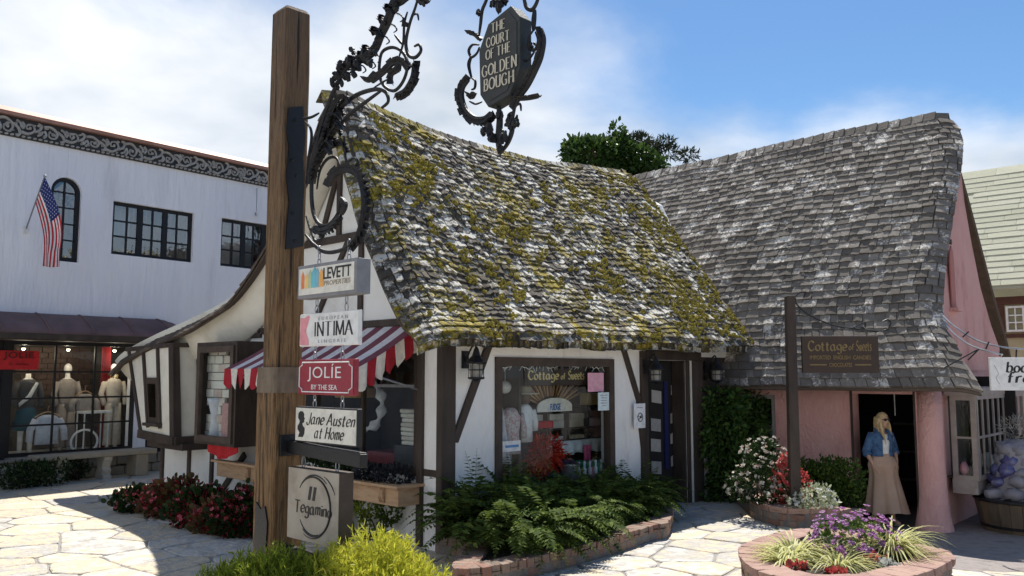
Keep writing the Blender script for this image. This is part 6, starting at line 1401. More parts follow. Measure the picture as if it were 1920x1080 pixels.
def grass_clump(label, base, n, L0_, seed):
    rs = np.random.RandomState(seed); t = thing('striped_grass', label, 'grass clump', base, 'striped grasses in the foreground planter'); s = MB()
    for k in range(n):
        az = rs.uniform(0, 2 * PI); d = V((math.cos(az), math.sin(az), 0)); L_ = L0_ * rs.uniform(.6, 1.15); p = V(base) + d * rs.uniform(0, .06); v = (d * rs.uniform(.3, 1.0) + V((0, 0, 1.1))).normalized(); sd = v.cross(d).normalized() if v.cross(d).length > .01 else V((1, 0, 0)); sd = V((-d.y, d.x, 0)); vs = []; m = 6
        for i in range(m + 1):
            wd = .0085 * (1 - (i / m) ** 2) + .0006; vs += [p - sd * wd, p + sd * wd]; v = (v + V((0, 0, -.30)) + d * .05).normalized(); p = p + v * L_ / m; p.z = max(p.z, base[2] + .01)
        s.add(vs, [(2 * i, 2 * i + 1, 2 * i + 3, 2 * i + 2) for i in range(m)])
    s.build('blade', L_grs, t, kind='stuff'); return t
grass_clump('striped grass clump at the left of the purple daisies', aty(1490, 1050, 7.65), 260, .46, 161); grass_clump('striped grass clump in front of the purple daisies', aty(1570, 1075, 7.3), 280, .44, 162); grass_clump('striped grass clump at the right of the purple daisies', aty(1672, 1035, 7.7), 260, .52, 163); grass_clump('small striped grass clump behind the left rim', aty(1470, 1060, 7.35), 150, .32, 164)
for k, (u, v, Y, m, lab) in enumerate(((1495, 1062, 7.15, L_coral, 'small red flowers at the left front of the foreground planter'), (1640, 1050, 7.35, L_coral, 'small red flowers right of the front grass clump'), (1565, 1085, 7.0, L_coral, 'small red flowers at the bottom middle of the foreground planter'), (1660, 1062, 7.25, L_pale, 'small silver leaved plant right of the front grass clump'), (1540, 1010, 7.9, L_white2, 'few pale pink flowers at the left foot of the daisies'))):
    shrub('bedding_flower', lab, 'flowers', [(sp(u, v, Y), (.08, .08, .05))], 70, .035, 'round', m, 170 + k, group='bedding flowers in the foreground planter', z0=.41, stems=3)
# low plants by the bench
shrub('groundcover', 'low dark green shrub at the left of the stone bench', 'shrub', [(tuple(WF(WF.px(20 + 25 * i, 880, -.9)[0], -.95, .22)), (.34, .3, .24)) for i in range(4)], 1500, .06, 'oval', L_dk, 180, z0=0); shrub('groundcover', 'dark green plant in the shade between the bench legs', 'shrub', [(tuple(WF((L0 + L1) / 2 - .1, -.45, .2)), (.36, .2, .2))], 500, .055, 'oval', L_dk, 181, z0=0)
shrub('doorside_plant', 'small bright green plant beside the dark door behind the bay', 'plant', [(tuple(WF(1.25, -.3, .55)), (.14, .14, .3))], 160, .07, 'oval', L_lime, 182, z0=0)
# ivy covered chimney and pines beyond the cottage
cy_ = 20.0; cb = aty(1115, 300, cy_); tch = thing('ivy_chimney', 'chimney stack smothered in bright green ivy behind the mossy roof', 'chimney', V((cb.x, cy_, 0)))
s = MB(); s.box(Fr(V((cb.x, cy_, 0)), (1, 0, 0)), -.36, .36, -.34, .34, 0, aty(1115, 285, cy_).z); s.build('stack', m_brick, tch); s = MB(); s.box(Fr(V((cb.x, cy_, 0)), (1, 0, 0)), -.30, .30, -.3, .3, aty(1115, 285, cy_).z, aty(1115, 262, cy_).z); s.build('cap', m_bmort, tch)
rs = np.random.RandomState(190); lob = [(np.array(sp(u, v, Y)), np.array(r)) for u, v, Y, r in ((1085, 290, 20, (.42, .4, .38)), (1115, 282, 19.6, (.46, .4, .30)), (1105, 300, 19.5, (.5, .4, .4)), (1140, 300, 19.9, (.4, .4, .4)), (1165, 290, 20, (.32, .3, .5)), (1158, 255, 20.1, (.17, .17, .32)), (1190, 305, 19.9, (.42, .4, .42)), (1215, 320, 19.8, (.4, .4, .45)), (1225, 350, 19.7, (.3, .3, .6)), (1075, 275, 20, (.2, .2, .22)), (1200, 340, 19.8, (.4, .4, .4)))]
P, d = blob_pts(rs, lob, 5600, .7); leaves('ivy', leafm('bright_ivy', [(.016, .038, .010), (.04, .08, .018), (.09, .15, .035)], .35), tch, P, d * .8 + rs.normal(size=d.shape) * .5 + [0, 0, -.1], .13 * (.6 + .7 * rs.rand(5600)), 'oval', seed=190)
for k, (u, v, r, lab) in enumerate(((1185, 268, .8, 'left of two dark pine crowns behind the ivy chimney'), (1238, 295, .95, 'right of two dark pine crowns behind the ivy chimney'))):
    c = aty(u, v, 27); t = thing('pine_tree', lab, 'tree', V((c.x, 27, 0)), 'pines behind the roofs'); s = MB(); s.tube([V((c.x, 27, 0)), V((c.x + .1, 27, c.z * .6)), c], [.25, .18, .05], 8); s.build('trunk', m_bark, t)
    rs = np.random.RandomState(200 + k); lob = [(np.array(c) + rs.normal(size=3) * np.array([.5, .5, .35]) * r - [0, 0, .25 * i * .3], np.array([.30, .3, .16]) * r * 1.2) for i in range(9)]; P, d = blob_pts(rs, lob, 1500, .4); leaves('crown', L_pine, t, P, d + rs.normal(size=d.shape) * .6 + [0, 0, .5], .2 * (.6 + .6 * rs.rand(1500)), 'needle', seed=k, width=2.0)

# ================================================================== FOUNTAIN at the right edge
fo = gr(1955, 1003, -.25); fo.y += .35; ft = thing('fountain', 'stacked stone fountain with bluish glazed arch in a round wooden tub', 'fountain', V((fo.x, fo.y, -.25)))
for k in range(26):
    a0 = 2 * PI * k / 26; s = MB(); f_ = lambda a, r, z: V((fo.x + r * math.cos(a), fo.y + r * math.sin(a), -.25 + z)); g = .004
    s.hexa([f_(a0 + g, .58, 0), f_(a0 + .2417 - g, .58, 0), f_(a0 + .2417 - g, .53, 0), f_(a0 + g, .53, 0), f_(a0 + g, .66, .42), f_(a0 + .2417 - g, .66, .42), f_(a0 + .2417 - g, .61, .42), f_(a0 + g, .61, .42)]); s.build('stave', m_tub, ft)
s = MB(); s.lathe(V((fo.x, fo.y, -.25)), [(.60, .06), (.605, .10)], 26); s.lathe(V((fo.x, fo.y, -.25)), [(.65, .42), (.68, .43), (.68, .46), (.60, .46)], 26); s.build('hoop', m_black, ft)
s = MB(); s.lathe(V((fo.x, fo.y, -.25)), [(.59, .30), (.59, .34)], 26); s.build('soil', m_soil, ft)
rr = random.Random(3)
for lay in range(6):
    z = .38 + lay * .155; rad = .46 - .05 * max(0, lay - 1); nn = 9 - lay // 2
    for k in range(nn):
        a = 2 * PI * (k + .5 * (lay % 2)) / nn; r = rad - .05; s = MB(); s.ell(V((fo.x + math.cos(a) * r, fo.y + math.sin(a) * r, -.25 + z + rr.uniform(-.03, .03))), .17 * rr.uniform(.7, 1.15), .14, .105 * rr.uniform(.7, 1.1), 10, 0, .5); s.build('rock', m_fstone if (lay < 2 or rr.random() < .5) else MAT('violet_glazed_stone', [(.04, .04, .15), (.10, .10, .24), (.24, .235, .34)], 6, .25, .3, spec=.6) if 'violet_glazed_stone' not in bpy.data.materials else bpy.data.materials['violet_glazed_stone'], ft, smooth=True)
s = MB(); s.lathe(V((fo.x, fo.y, -.25)), [(.42, .34), (.40, .8), (.30, 1.2), (.1, 1.3)], 12); s.build('fountain_core', m_fstone, ft)
shrub('fountain_plant', 'pale spiky plant crowning the stone fountain', 'plant', [((fo.x, fo.y, 1.16), (.28, .26, .22))], 420, .09, 'needle', leafm('dry_stem', [(.10, .09, .07), (.30, .28, .24), (.6, .58, .55)]), 210, z0=1.0)
shrub('fountain_plant', 'dark green plant growing low in the wooden tub', 'plant', [((fo.x - .05, fo.y - .48, .16), (.3, .1, .1))], 200, .05, 'oval', L_dk, 211, z0=.06)
# ================================================================== SHOP WINDOW GOODS (candy shop)
def mp(u, v, b): a, c = MF.px(u, v, b); return a, c
s = MB(); s.box(MF, .9, 3.2, 0.225, 1.3, .52, .56); s.build('display_floor', flat_cache('display_floor2', (.45, .42, .34)), cot)
s = MB(); s.box(MF, .7, 3.4, 1.32, 1.36, .1, 2.5); s.build('display_back', flat_cache('display_back2', (.035, .03, .028)), cot)
# string of white icicle lights
t = thing('string_lights', 'tangled white string lights along the top of the candy shop window', 'lights', MF(2, .06, 2.0)); s = MB(); pts = []
for i in range(60):
    u = 938 + i * 3.4; a, c = mp(u, 686 + 4 * math.sin(i * .5), .06); pts.append(MF(a, .06 + R.uniform(-.01, .01), c + R.uniform(-.02, .02)))
    if i % 2 == 0: s.tube([pts[-1], pts[-1] + e1 * R.uniform(-.06, .06) + V((0, 0, -R.uniform(.02, .09)))], .004, 4)
s.tube(pts, .006, 4); s.build('wire', m_white, t)
# board with gold blackletter
a0, c1 = mp(982, 690, .12); a1, c0 = mp(1098, 722, .12); t = thing('window_board', 'dark board with gold blackletter Cottage of Sweets inside the candy shop window', 'sign', MF((a0 + a1) / 2, .12, c0))
s = MB(); s.box(MF, a0, a1, .10, .13, c0, c1); s.build('board', m_brsign, t, bev=.004); W_, H_ = a1 - a0, c1 - c0
for x in (.1, W_ - .1): s = MB(); s.tube([MF(a0 + x, .115, c1), MF(a0 + x, .115, 2.3)], .004, 4); s.build('cord', m_steel, t)
put_strokes('Cottage', MF, a0 + .06, a0 + W_ * .52, c0 + H_ * .36, c0 + H_ * .84, .097, m_gold, t, .19, .06, .7, gap=.09); put_strokes('of', MF, a0 + W_ * .56, a0 + W_ * .63, c0 + H_ * .36, c0 + H_ * .7, .097, m_gold, t, .19, .06, .7); put_strokes('Sweets', MF, a0 + W_ * .68, a1 - .06, c0 + H_ * .36, c0 + H_ * .84, .097, m_gold, t, .19, .06, .7, gap=.09)
# fan of candy sticks over the fudge sign
ca_, cc2 = mp(1038, 762, .45); t = thing('candy_fan', 'fan of brown candy sticks above an arched FUDGE sign', 'display', MF(ca_, .45, cc2 - .05))
for k in range(28):
    an = math.radians(18 + k * 144 / 27); s = MB(); r1 = R.uniform(.58, .70); s.tube([MF(ca_ + .2 * math.cos(an) * 1.3, .5 + .02 * (k % 2), cc2 + .14 * math.sin(an)), MF(ca_ + r1 * math.cos(an), .5 + .02 * (k % 2), cc2 + r1 * .86 * math.sin(an))], .013, 6); s.build('candy_stick', flat_cache('stick_%d' % (k % 4), [(.40, .25, .12), (.55, .38, .18), (.25, .12, .06), (.5, .33, .22)][k % 4], rough=.4), t)
s = MB(); P = [MF(ca_ - .36, .42, cc2 - .07)] + [MF(ca_ + .36 * math.cos(x), .42, cc2 - .0 + .12 * math.sin(x)) for x in [PI - PI * i / 14 for i in range(15)]] + [MF(ca_ + .36, .42, cc2 - .07)]; s.prism(P, e2 * .02); s.build('fudge_sign', m_cream2, t); put_text('fudge', MF, ca_ - .11, ca_ + .11, cc2 - .05, cc2 + .04, .416, m_blue, t)
# shelf with boxed candy
sa0, sc1 = mp(985, 765, .75); sa1, sc0 = mp(1140, 838, .75); t = thing('candy_shelf', 'dark pigeonhole shelf of boxed candy in the candy shop window', 'shelf', MF((sa0 + sa1) / 2, .75, sc0))
for j in range(3): s = MB(); c = sc0 + (sc1 - sc0) * j / 2; s.box(MF, sa0, sa1, .75, 1.05, c - .012, c + .012); s.build('shelf_board', flat_cache('shelf_dark', (.06, .045, .035)), t)
for i in range(5):
    s = MB(); a = sa0 + (sa1 - sa0) * i / 4; s.box(MF, a - .011, a + .011, .755, 1.05, sc0 - .011, sc1 + .011); s.build('divider', flat_cache('shelf_dark', (.06, .045, .035)), t)
for k, (i, j, cl, cn, top_) in enumerate(((0, 1, (.62, .6, .55), 'white', 0), (1, 1, (.62, .6, .55), 'white', 0), (2, 1, (.6, .52, .4), 'cream', 0), (3, 1, (.35, .33, .3), 'grey', 0), (0, 0, (.66, .62, .6), 'pale', 0), (1, 0, (.62, .6, .55), 'white', 0), (2, 0, (.60, .50, .34), 'straw', 0), (3, 0, (.16, .05, .05), 'dark red', 0), (0, 1, (.68, .66, .62), 'white', 1), (1, 1, (.70, .68, .62), 'white', 1), (2, 1, (.5, .46, .4), 'tan', 1), (1, 0, (.68, .64, .58), 'white', 1), (2, 0, (.62, .55, .36), 'straw', 1))):
    w_ = (sa1 - sa0) / 4; a = sa0 + w_ * (i + .5); c = sc0 + (sc1 - sc0) / 2 * j + .013; x = MB(); h0 = .115 if not top_ else .11; z_ = c if not top_ else c + .117; jj = R.uniform(-.02, .02)
    x.hexa([MF(a + sx * w_ * .33 + jj, b, z_ + dz) for dz in (0, h0 * (.8 if top_ else 1)) for sx, b in ((-1, .77), (1, .77), (1, .90), (-1, .90))])
    tg_ = '%s in %s pigeonhole of the %s shelf row' % ('stacked on top' if top_ else 'at the bottom', ['first', 'second', 'third', 'fourth'][i], 'upper' if j else 'lower')
    tag(x.build('candy_box', flat_cache('cbox_%d' % k, cl), None, bev=.006), '%s candy box %s' % (cn, tg_), 'box', 'candy boxes on the shelf')
ra, rc = mp(1016, 796, .70); s = MB(); s.box(MF, ra - .16, ra + .16, .62, .735, rc - .05, rc + .05); tag(s.build('red_box', m_red, None, bev=.01), 'glossy red gift box in front of the pigeonhole shelf', 'box')
# draped cloth along the table edge, pink cloth
ta0, tc1 = mp(938, 838, .55); ta1, tc0 = mp(1135, 862, .55); t = thing('display_table', 'display table with scalloped pale cloth in the candy shop window', 'table', MF((ta0 + ta1) / 2, .8, .56))
s = MB(); s.box(MF, ta0, ta1, .56, 1.1, tc1 - .03, tc1); s.build('tabletop', m_timber, t)
for x in (ta0 + .05, ta1 - .05): s = MB(); s.box(MF, x - .03, x + .03, .9, .96, .56, tc1 - .03); s.build('leg', m_timber, t)
s = MB(); s.grid(lambda i, j: MF(ta0 + (ta1 - ta0) * i, .54 + .025 * math.sin(i * 75) * j, tc1 + .005 - (.17 + .03 * abs(math.sin(i * 22))) * j), 90, 3); s.build('cloth', flat_cache('pale_cloth', (.62, .66, .66)), t, smooth=True, solid=.006)
pa, pcz = mp(1100, 847, .52); s = MB(); s.grid(lambda i, j: MF(pa - .085 + .17 * i, .50 + .015 * math.sin(i * 14), pcz + .10 - .22 * j), 8, 2); tag(s.build('pink_ribbon', flat_cache('hot_pink', (.6, .08, .22)), None, solid=.006), 'hot pink cloth hanging over the table edge in the candy shop window', 'cloth')
# red tinsel pompon
ra, rc = mp(1016, 852, .35); rs = np.random.RandomState(5); t = thing('tinsel_bunch', 'big red and orange tinsel bunch in the candy shop window', 'decoration', MF(ra, .35, .56)); P, d = blob_pts(rs, [(np.array(MF(ra, .35, rc)), np.array([.30, .24, .24])), (np.array(MF(ra - .12, .35, rc - .05)), np.array([.2, .2, .2]))], 1300, .2); leaves('tinsel', leafm('red_tinsel', [(.35, .01, .01), (.6, .03, .02), (.7, .12, .03)], .35), t, P, d + rs.normal(size=d.shape) * .5, np.full(1300, .10), 'needle', seed=1, width=2.2); s = MB(); s.lathe(MF(ra, .35, .56), [(.07, 0), (.09, .2), (.05, .22)], 10); s.build('pot', m_signred, t)
def tub(u, v, b, r0, r1, h, m, name, label, cat):
    a, c = mp(u, v, b); s = MB(); o = MF(a, b, max(.565, c)); s.lathe(o, [(r0, 0), (r1, h), (r1 + .015, h), (r1 + .015, h + .015), (r1 - .01, h + .012), (r0 * .9, .03)], 16); return tag(s.build(name, m, None, smooth=False), label, cat)
tub(1108, 884, .36, .16, .21, .13, flat_cache('green_tub', (.05, .25, .13)), 'basket', 'green oval tub in the candy shop window', 'tub'); tub(1066, 903, .22, .09, .14, .20, m_steel, 'bucket', 'fluted metal bucket at the front of the candy shop window', 'bucket')
a, c = mp(1066, 878, .22); rs = np.random.RandomState(8)
t = thing('bouquet', 'purple dried flowers standing in the metal bucket', 'flowers', MF(a, .22, c)); P, d = blob_pts(rs, [(np.array(MF(a, .22, c + .03)), np.array([.12, .1, .06]))], 160, .4); leaves('blossom', leafm('dusky_purple', [(.08, .06, .1), (.2, .16, .24)]), t, P, d + [0, 0, .5], np.full(160, .05), 'oval', seed=2)
a, c = mp(1112, 892, .2); s = MB(); 
for k in range(5):
    an = PI / 2 + k * 2 * PI / 5; s.add([MF(a, .17, c), MF(a + .05 * math.cos(an - .6), .2, c + .05 * math.sin(an - .6)), MF(a + .13 * math.cos(an), .21, c + .13 * math.sin(an)), MF(a + .05 * math.cos(an + .6), .2, c + .05 * math.sin(an + .6))], [(0, 1, 2, 3)])
tag(s.build('star', flat_cache('salmon', (.7, .28, .26)), None, solid=.02), 'salmon pink star ornament at the lower right of the candy shop window', 'ornament')
for k in range(7):
    a, c = mp(1075 + k * 10.5, 905, .16); s = MB(); s.lathe(MF(a, .16, .565), [(.025, 0), (.03, .12), (.012, .15), (.016, .19), (.022, .22), (.0, .235)], 8); tag(s.build('candy_jar', flat_cache('jar_%d' % (k % 2), [(.6, .62, .64), (.5, .45, .5)][k % 2]), None, smooth=True), ['first', 'second', 'third', 'fourth', 'fifth', 'sixth', 'last'][k] + ' small white figure from the left in the front row of the candy shop window', 'figurine', 'small figures in the candy shop window')
# figures imitating people reflected in the glass: floral blouse, white shirt, straw hat
def bust(name, label, u, v, b, k, m, hat=None, legs=None):
    a, c = mp(u, v, b); o = MF(a, b, .565); z = c - .565; t = thing(name, label, 'clothing display', o); X = e1; U_ = V((0, 0, 1))
    s = MB(); s.lathe(o, [(.13, 0), (.13, .02), (.015, .03), (.015, z - .1)], 10); s.build('stand', m_steel, t)
    s = loft([(o + U_ * (z - .32 * k), .17 * k, .11 * k), (o + U_ * (z - .05), .155 * k, .10 * k), (o + U_ * (z + .18 * k), .19 * k, .11 * k), (o + U_ * (z + .26 * k), .12 * k, .08 * k), (o + U_ * (z + .30 * k), .05, .05)], frx=X)
    for sg in (-1, 1): s.tube([o + X * sg * .17 * k + U_ * (z + .2 * k), o + X * sg * .24 * k + U_ * (z + .0), o + X * sg * .24 * k + U_ * (z - .12)], [.07 * k, .065 * k, .055 * k], 8)
    s.build('shirt', m, t, smooth=True)
    if legs: s = loft([(o + U_ * (z - .75 * k), .15 * k, .10), (o + U_ * (z - .33 * k), .155 * k, .10)], frx=X); s.build('trousers', legs, t, smooth=True)
    if hat:
        s = MB(); s.ell(o + U_ * (z + .42 * k), .085, .09, .11, 10); s.build('head', flat_cache('dark_head', (.12, .08, .06)), t, smooth=True)
        s = MB(); s.lathe(o + U_ * (z + .47 * k), [(.19, 0), (.19, .012), (.10, .018), (.095, .09), (.06, .11)], 16); s.build('hat', hat, t, smooth=True)
m_floral = MAT('floral_cloth', [(.62, .55, .52), (.50, .25, .25), (.66, .62, .58), (.35, .33, .28)], 26, .85, .05)
bust('reflected_figure', 'white shirt and straw hat figure imitating a person reflected in the candy shop window', 984, 792, .45, .8, m_white, flat_cache('straw', (.62, .56, .44)), m_charc); bust('reflected_figure', 'floral blouse figure imitating a person reflected at the left of the candy shop window', 957, 806, .38, .95, m_floral)
s = MB(); s.grid(lambda i, j: MF(*[(lambda a, c: (a, .16 + .03 * math.sin(i * 12), c))(*mp(930 + 26 * i * (.4 + .6 * j), 765 + 105 * j, .16))][0]), 10, 6); tag(s.build('white_drape', m_lgrey, None, solid=.008, smooth=True), 'pale drape falling behind the left frame of the candy shop window', 'cloth')
a, c = mp(947, 726, .5); s = MB(); s.ell(MF(a, .5, c), .085, .085, .085, 14); s.tube([MF(a, .5, c + .08), MF(a, .5, 2.5)], .004, 4); tag(s.build('paper_lantern', m_white, None, smooth=True), 'round white paper lantern at the upper left of the candy shop window', 'lantern')
a, c = mp(1107, 760, .6); s = MB(); s.box(MF, a - .13, a + .13, .55, .7, sc1 + .013, sc1 + .19); tag(s.build('gold_tin', m_gold, None, bev=.015), 'gold tin standing on top of the pigeonhole shelf', 'tin')
# papers on the glass, small framed print, notice on the wall
def paper(name, label, u0, v0, u1, v1, b, m, lines=0, lm=None, warp=0, root=None):
    a0, c1 = mp(u0, v0, b); a1, c0 = mp(u1, v1, b); t = thing(name, label, 'paper', MF((a0 + a1) / 2, b, c0)); s = MB(); s.grid(lambda i, j: MF(a0 + (a1 - a0) * i, b - .01 * warp * math.sin(PI * i) - .004 * warp * j, c0 + (c1 - c0) * j), 6, 4); s.build('sheet', m, t, solid=.003)
    for k in range(lines):
        s = MB(); z = c1 - (c1 - c0) * (.16 + .72 * k / max(1, lines)); w_ = (a1 - a0) * R.uniform(.2, .36); m_ = (a0 + a1) / 2; s.box(MF, m_ - w_, m_ + w_, b - .0145 * max(warp, .3) - .001, b - .004, z - .006, z + .006); s.build('print_line', lm, t)
    return t, a0, a1, c0, c1
m_pl = flat_cache('print_grey', (.35, .36, .4)); paper('pink_flyer', 'pink flyer taped inside the upper right of the candy shop window', 1102, 699, 1132, 734, .015, m_ppink, 3, flat_cache('print_pink', (.7, .45, .5))); paper('pale_notice', 'pale blue notice hanging at the right edge of the candy shop window', 1121, 736, 1142, 769, -.035, m_pblue, 5, m_pl, .4)
t, a0, a1, c0, c1 = paper('framed_print', 'small white card with blue band at the lower left of the candy shop window', 942, 828, 976, 845, .02, m_white); s = MB(); s.box(MF, a0 + .05, a1 - .04, .012, .018, c0 + .05, c1 - .05); s.build('blue_band', flat_cache('soft_blue', (.12, .3, .55)), t)
t, a0, a1, c0, c1 = paper('paper_notice', 'white paper notice with a crossed out circle pinned beside the shop door', 1188, 757, 1210, 802, -.062, m_paper, 2, m_pl, .8); am, cm = (a0 + a1) / 2, (c0 + c1) / 2 - .02
s = MB(); s.tube([MF(am + .06 * math.cos(x), -.076, cm + .06 * math.sin(x)) for x in [2 * PI * i / 20 for i in range(21)]], .006, 4); s.tube([MF(am - .04, -.077, cm - .04), MF(am + .04, -.077, cm + .04)], .005, 4); s.ell(MF(am, -.075, cm), .026, .004, .018, 8); s.build('symbol', m_ink, t)
# ---- gable window goods: swagged curtain, stacked linens, shelf, copper pan
def gp_(u, v, b): return MG.pxa if False else MG.px(u, v, b)
cu = [(690, 700), (712, 735), (716, 765), (705, 795), (680, 806), (640, 808), (600, 806)]
t_ = MB(); P = catmull([MG(gp_(u, v, .35)[0], .35, gp_(u, v, .35)[1]) for u, v in cu], 5); t_.tube(P, [.05 + .03 * math.sin(i * 1.3) for i in range(len(P))], 7); tag(t_.build('curtain', m_lgrey, None, smooth=True), 'white swagged net curtain inside the gable shop window', 'curtain')
a, c = gp_(772, 835, .35); s = MB(); s.box(MG, a - .22, a + .22, .25, .6, .66, c); t = tag(s.build('display_stool', m_charc, None), 'dark stool holding the stack of linens inside the gable shop window', 'stool')
for k in range(8):
    s = MB(); w_ = .17 + R.uniform(-.03, .02); h = .052; s.hexa([MG(a + x * w_ + R.uniform(-.01, .01), .42 + y * .12, c + .003 + k * .056 + dz) for dz in (0, h) for x, y in ((-1, -1), (1, -1), (1, 1), (-1, 1))])
    tag(s.build('folded_linen', flat_cache('linen_%d' % (k % 3), [(.66, .64, .58), (.58, .55, .5), (.7, .68, .64)][k % 3]), None, bev=.015), ['bottom', 'second', 'third', 'fourth', 'fifth', 'sixth', 'seventh', 'top'][k] + ' folded linen counted from below in the stack behind the gable window', 'linen', 'stack of folded linens')
a, c = gp_(668, 745, .7); s = MB(); s.lathe(MG(a, .7, c), [(.30, 0), (.34, .12), (.30, .16), (.03, .17)], 18); s.tube([MG(a, .7, c + .15), MG(a, .7, 2.49)], .01, 5); tag(s.build('pendant_shade', flat_cache('amber', (.5, .28, .09)), None, smooth=True), 'amber brown lampshade hanging inside the gable shop window', 'lampshade')
a, c = gp_(725, 832, .6); s = MB(); s.box(MG, a - .35, a + .3, .5, .9, .663, c - .1); tag(s.build('red_chest', flat_cache('dusky_red', (.25, .06, .07)), None, bev=.01), 'dusky red chest low inside the gable shop window', 'chest')
a, c = 4.15, 0; s = MB(); s.grid(lambda i, j: MG(a - .22 + .5 * i, -.40 + .02 * math.sin(i * 14), 1.02 + .55 * j), 10, 2); tag(s.build('pink_curtain', flat_cache('dusty_pink', (.55, .3, .28)), None, solid=.006), 'dusty pink cloth hanging inside the projecting window left of the post', 'cloth')
a, c = 4.72, 0; s = MB(); s.lathe(MG(a, -.30, 1.005), [(.10, 0), (.13, .05), (.09, .35), (.14, .55), (.16, .62)], 14); tag(s.build('white_urn', m_lgrey, None, smooth=True), 'pale urn inside the projecting window left of the post', 'urn')

# ================================================================== WOMAN in the pink doorway
WO_ = V((5.52, 12.92, gz(5.52, 12.92) + .005)); fx = V((.99, .14, 0)); fy = V((-.14, .99, 0)); Wp = lambda x, y, z: WO_ + fx * x + fy * y + V((0, 0, z))
wm_ = thing('person', 'blonde woman in denim jacket and long tan skirt standing in the pink doorway', 'person', WO_)
J = {'pel': (0, 0, .92, .125), 'waist': (.0, 0, 1.06, .112), 'chest': (0, .0, 1.24, .125), 'neckb': (.0, .01, 1.37, .07), 'neck': (.005, -.005, 1.43, .048), 'headb': (.012, -.02, 1.49, .06),
     'shL': (-.155, .01, 1.335, .058), 'elL': (-.235, .03, 1.08, .042), 'wrL': (-.185, -.06, .90, .027), 'haL': (-.165, -.085, .84, .03),
     'shR': (.155, .01, 1.335, .058), 'elR': (.245, .06, 1.09, .042), 'wrR': (.20, -.05, .945, .027), 'haR': (.165, -.10, .90, .03),
     'hpL': (-.085, 0, .86, .10), 'knL': (-.12, -.01, .47, .062), 'anL': (-.15, .02, .09, .036), 'toL': (-.165, -.13, .03, .03),
     'hpR': (.085, 0, .86, .10), 'knR': (.11, -.05, .47, .062), 'anR': (.12, -.02, .09, .036), 'toR': (.155, -.16, .03, .03)}
E_ = [('pel', 'waist'), ('waist', 'chest'), ('chest', 'neckb'), ('neckb', 'neck'), ('neck', 'headb'), ('chest', 'shL'), ('shL', 'elL'), ('elL', 'wrL'), ('wrL', 'haL'), ('chest', 'shR'), ('shR', 'elR'), ('elR', 'wrR'), ('wrR', 'haR'), ('pel', 'hpL'), ('hpL', 'knL'), ('knL', 'anL'), ('anL', 'toL'), ('pel', 'hpR'), ('hpR', 'knR'), ('knR', 'anR'), ('anR', 'toR')]
for sd, hx in (('L', -1), ('R', 1)):          # five fingers a hand
    h = V(J['ha' + sd][:3]); d = (h - V(J['wr' + sd][:3])).normalized(); ac = V((0, 1, 0)).cross(d).normalized(); 
    for q in range(4):
        o_ = (q - 1.5) * .014; a = h + V((0, o_, 0)) + d * .02; b = a + d * .032 + V((-hx * .006, 0, 0)); c = b + d * .026 + V((-hx * .018, 0, 0))
        for nm, P, r in ((f'f{sd}{q}a', a, .010), (f'f{sd}{q}b', b, .0085), (f'f{sd}{q}c', c, .0075)): J[nm] = (*P, r)
        E_ += [('ha' + sd, f'f{sd}{q}a'), (f'f{sd}{q}a', f'f{sd}{q}b'), (f'f{sd}{q}b', f'f{sd}{q}c')]
    a = h + V((-hx * .012, -.026, 0)) - d * .01; b = a + d * .03 + V((0, -.012, 0)); J[f't{sd}a'] = (*a, .011); J[f't{sd}b'] = (*b, .009); E_ += [('ha' + sd, f't{sd}a'), (f't{sd}a', f't{sd}b')]
keys = list(J); me = bpy.data.meshes.new('body'); me.from_pydata([Wp(*J[k][:3]) for k in keys], [(keys.index(a), keys.index(b)) for a, b in E_], []); tmp = bpy.data.objects.new('body_tmp', me); COL.objects.link(tmp)
sk = tmp.modifiers.new('skin', 'SKIN'); sk.use_smooth_shade = True
for i, k in enumerate(keys): me.skin_vertices[0].data[i].radius = (J[k][3], J[k][3] * (.8 if k in ('pel', 'waist', 'chest') else 1))
me.skin_vertices[0].data[0].use_root = True
sb = tmp.modifiers.new('sub', 'SUBSURF'); sb.levels = 1; sb.render_levels = 1
ev_ = tmp.evaluated_get(bpy.context.evaluated_depsgraph_get()); m2 = bpy.data.meshes.new_from_object(ev_); s = MB(); s.add([v.co.copy() for v in m2.vertices], [tuple(p.vertices) for p in m2.polygons]); bpy.data.objects.remove(tmp)
HR = Matrix.Rotation(-.35, 3, 'Z'); HO = Wp(.015, -.03, 1.545); hx_, hy_ = HR.inverted() @ fx, HR.inverted() @ fy
hx_ = (fx * math.cos(.28) + fy * math.sin(.28)).normalized(); hy_ = V((-hx_.y, hx_.x, 0))
Hp = lambda x, y, z: HO + hx_ * x + hy_ * y + V((0, 0, z))
def headv(a, t):
    st, ct = math.sin(t), -math.cos(t); x, y, z = .073 * st * math.cos(a), .09 * st * math.sin(a), .112 * ct
    if z < 0: f = 1 - .34 * (-z / .112) ** 1.5; x *= f; y = y * (1 - .22 * (-z / .112)) - .012 * (-z / .112)
    fr = max(0, -math.sin(a)) * st
    y -= .020 * math.exp(-((x / .013) ** 2) - ((z + .015) / .02) ** 2) * (fr > .3)         # nose
    y += .008 * math.exp(-(((abs(x) - .03) / .016) ** 2) - ((z - .012) / .014) ** 2) * (fr > .3)   # eye sockets
    y -= .006 * math.exp(-((x / .02) ** 2) - ((z + .052) / .008) ** 2) * (fr > .3)          # lips
    y -= .008 * math.exp(-((x / .018) ** 2) - ((z + .092) / .014) ** 2) * (fr > .3)         # chin
    return Hp(x, y, z)
s.grid(lambda i, j: headv(2 * PI * i, .02 + (PI - .04) * j), 28, 22)
for sx in (-1, 1): s.ell(Hp(.074 * sx, .005, -.005), .012, .022, .03, 8)
s.build('body', m_skin, wm_, smooth=True)
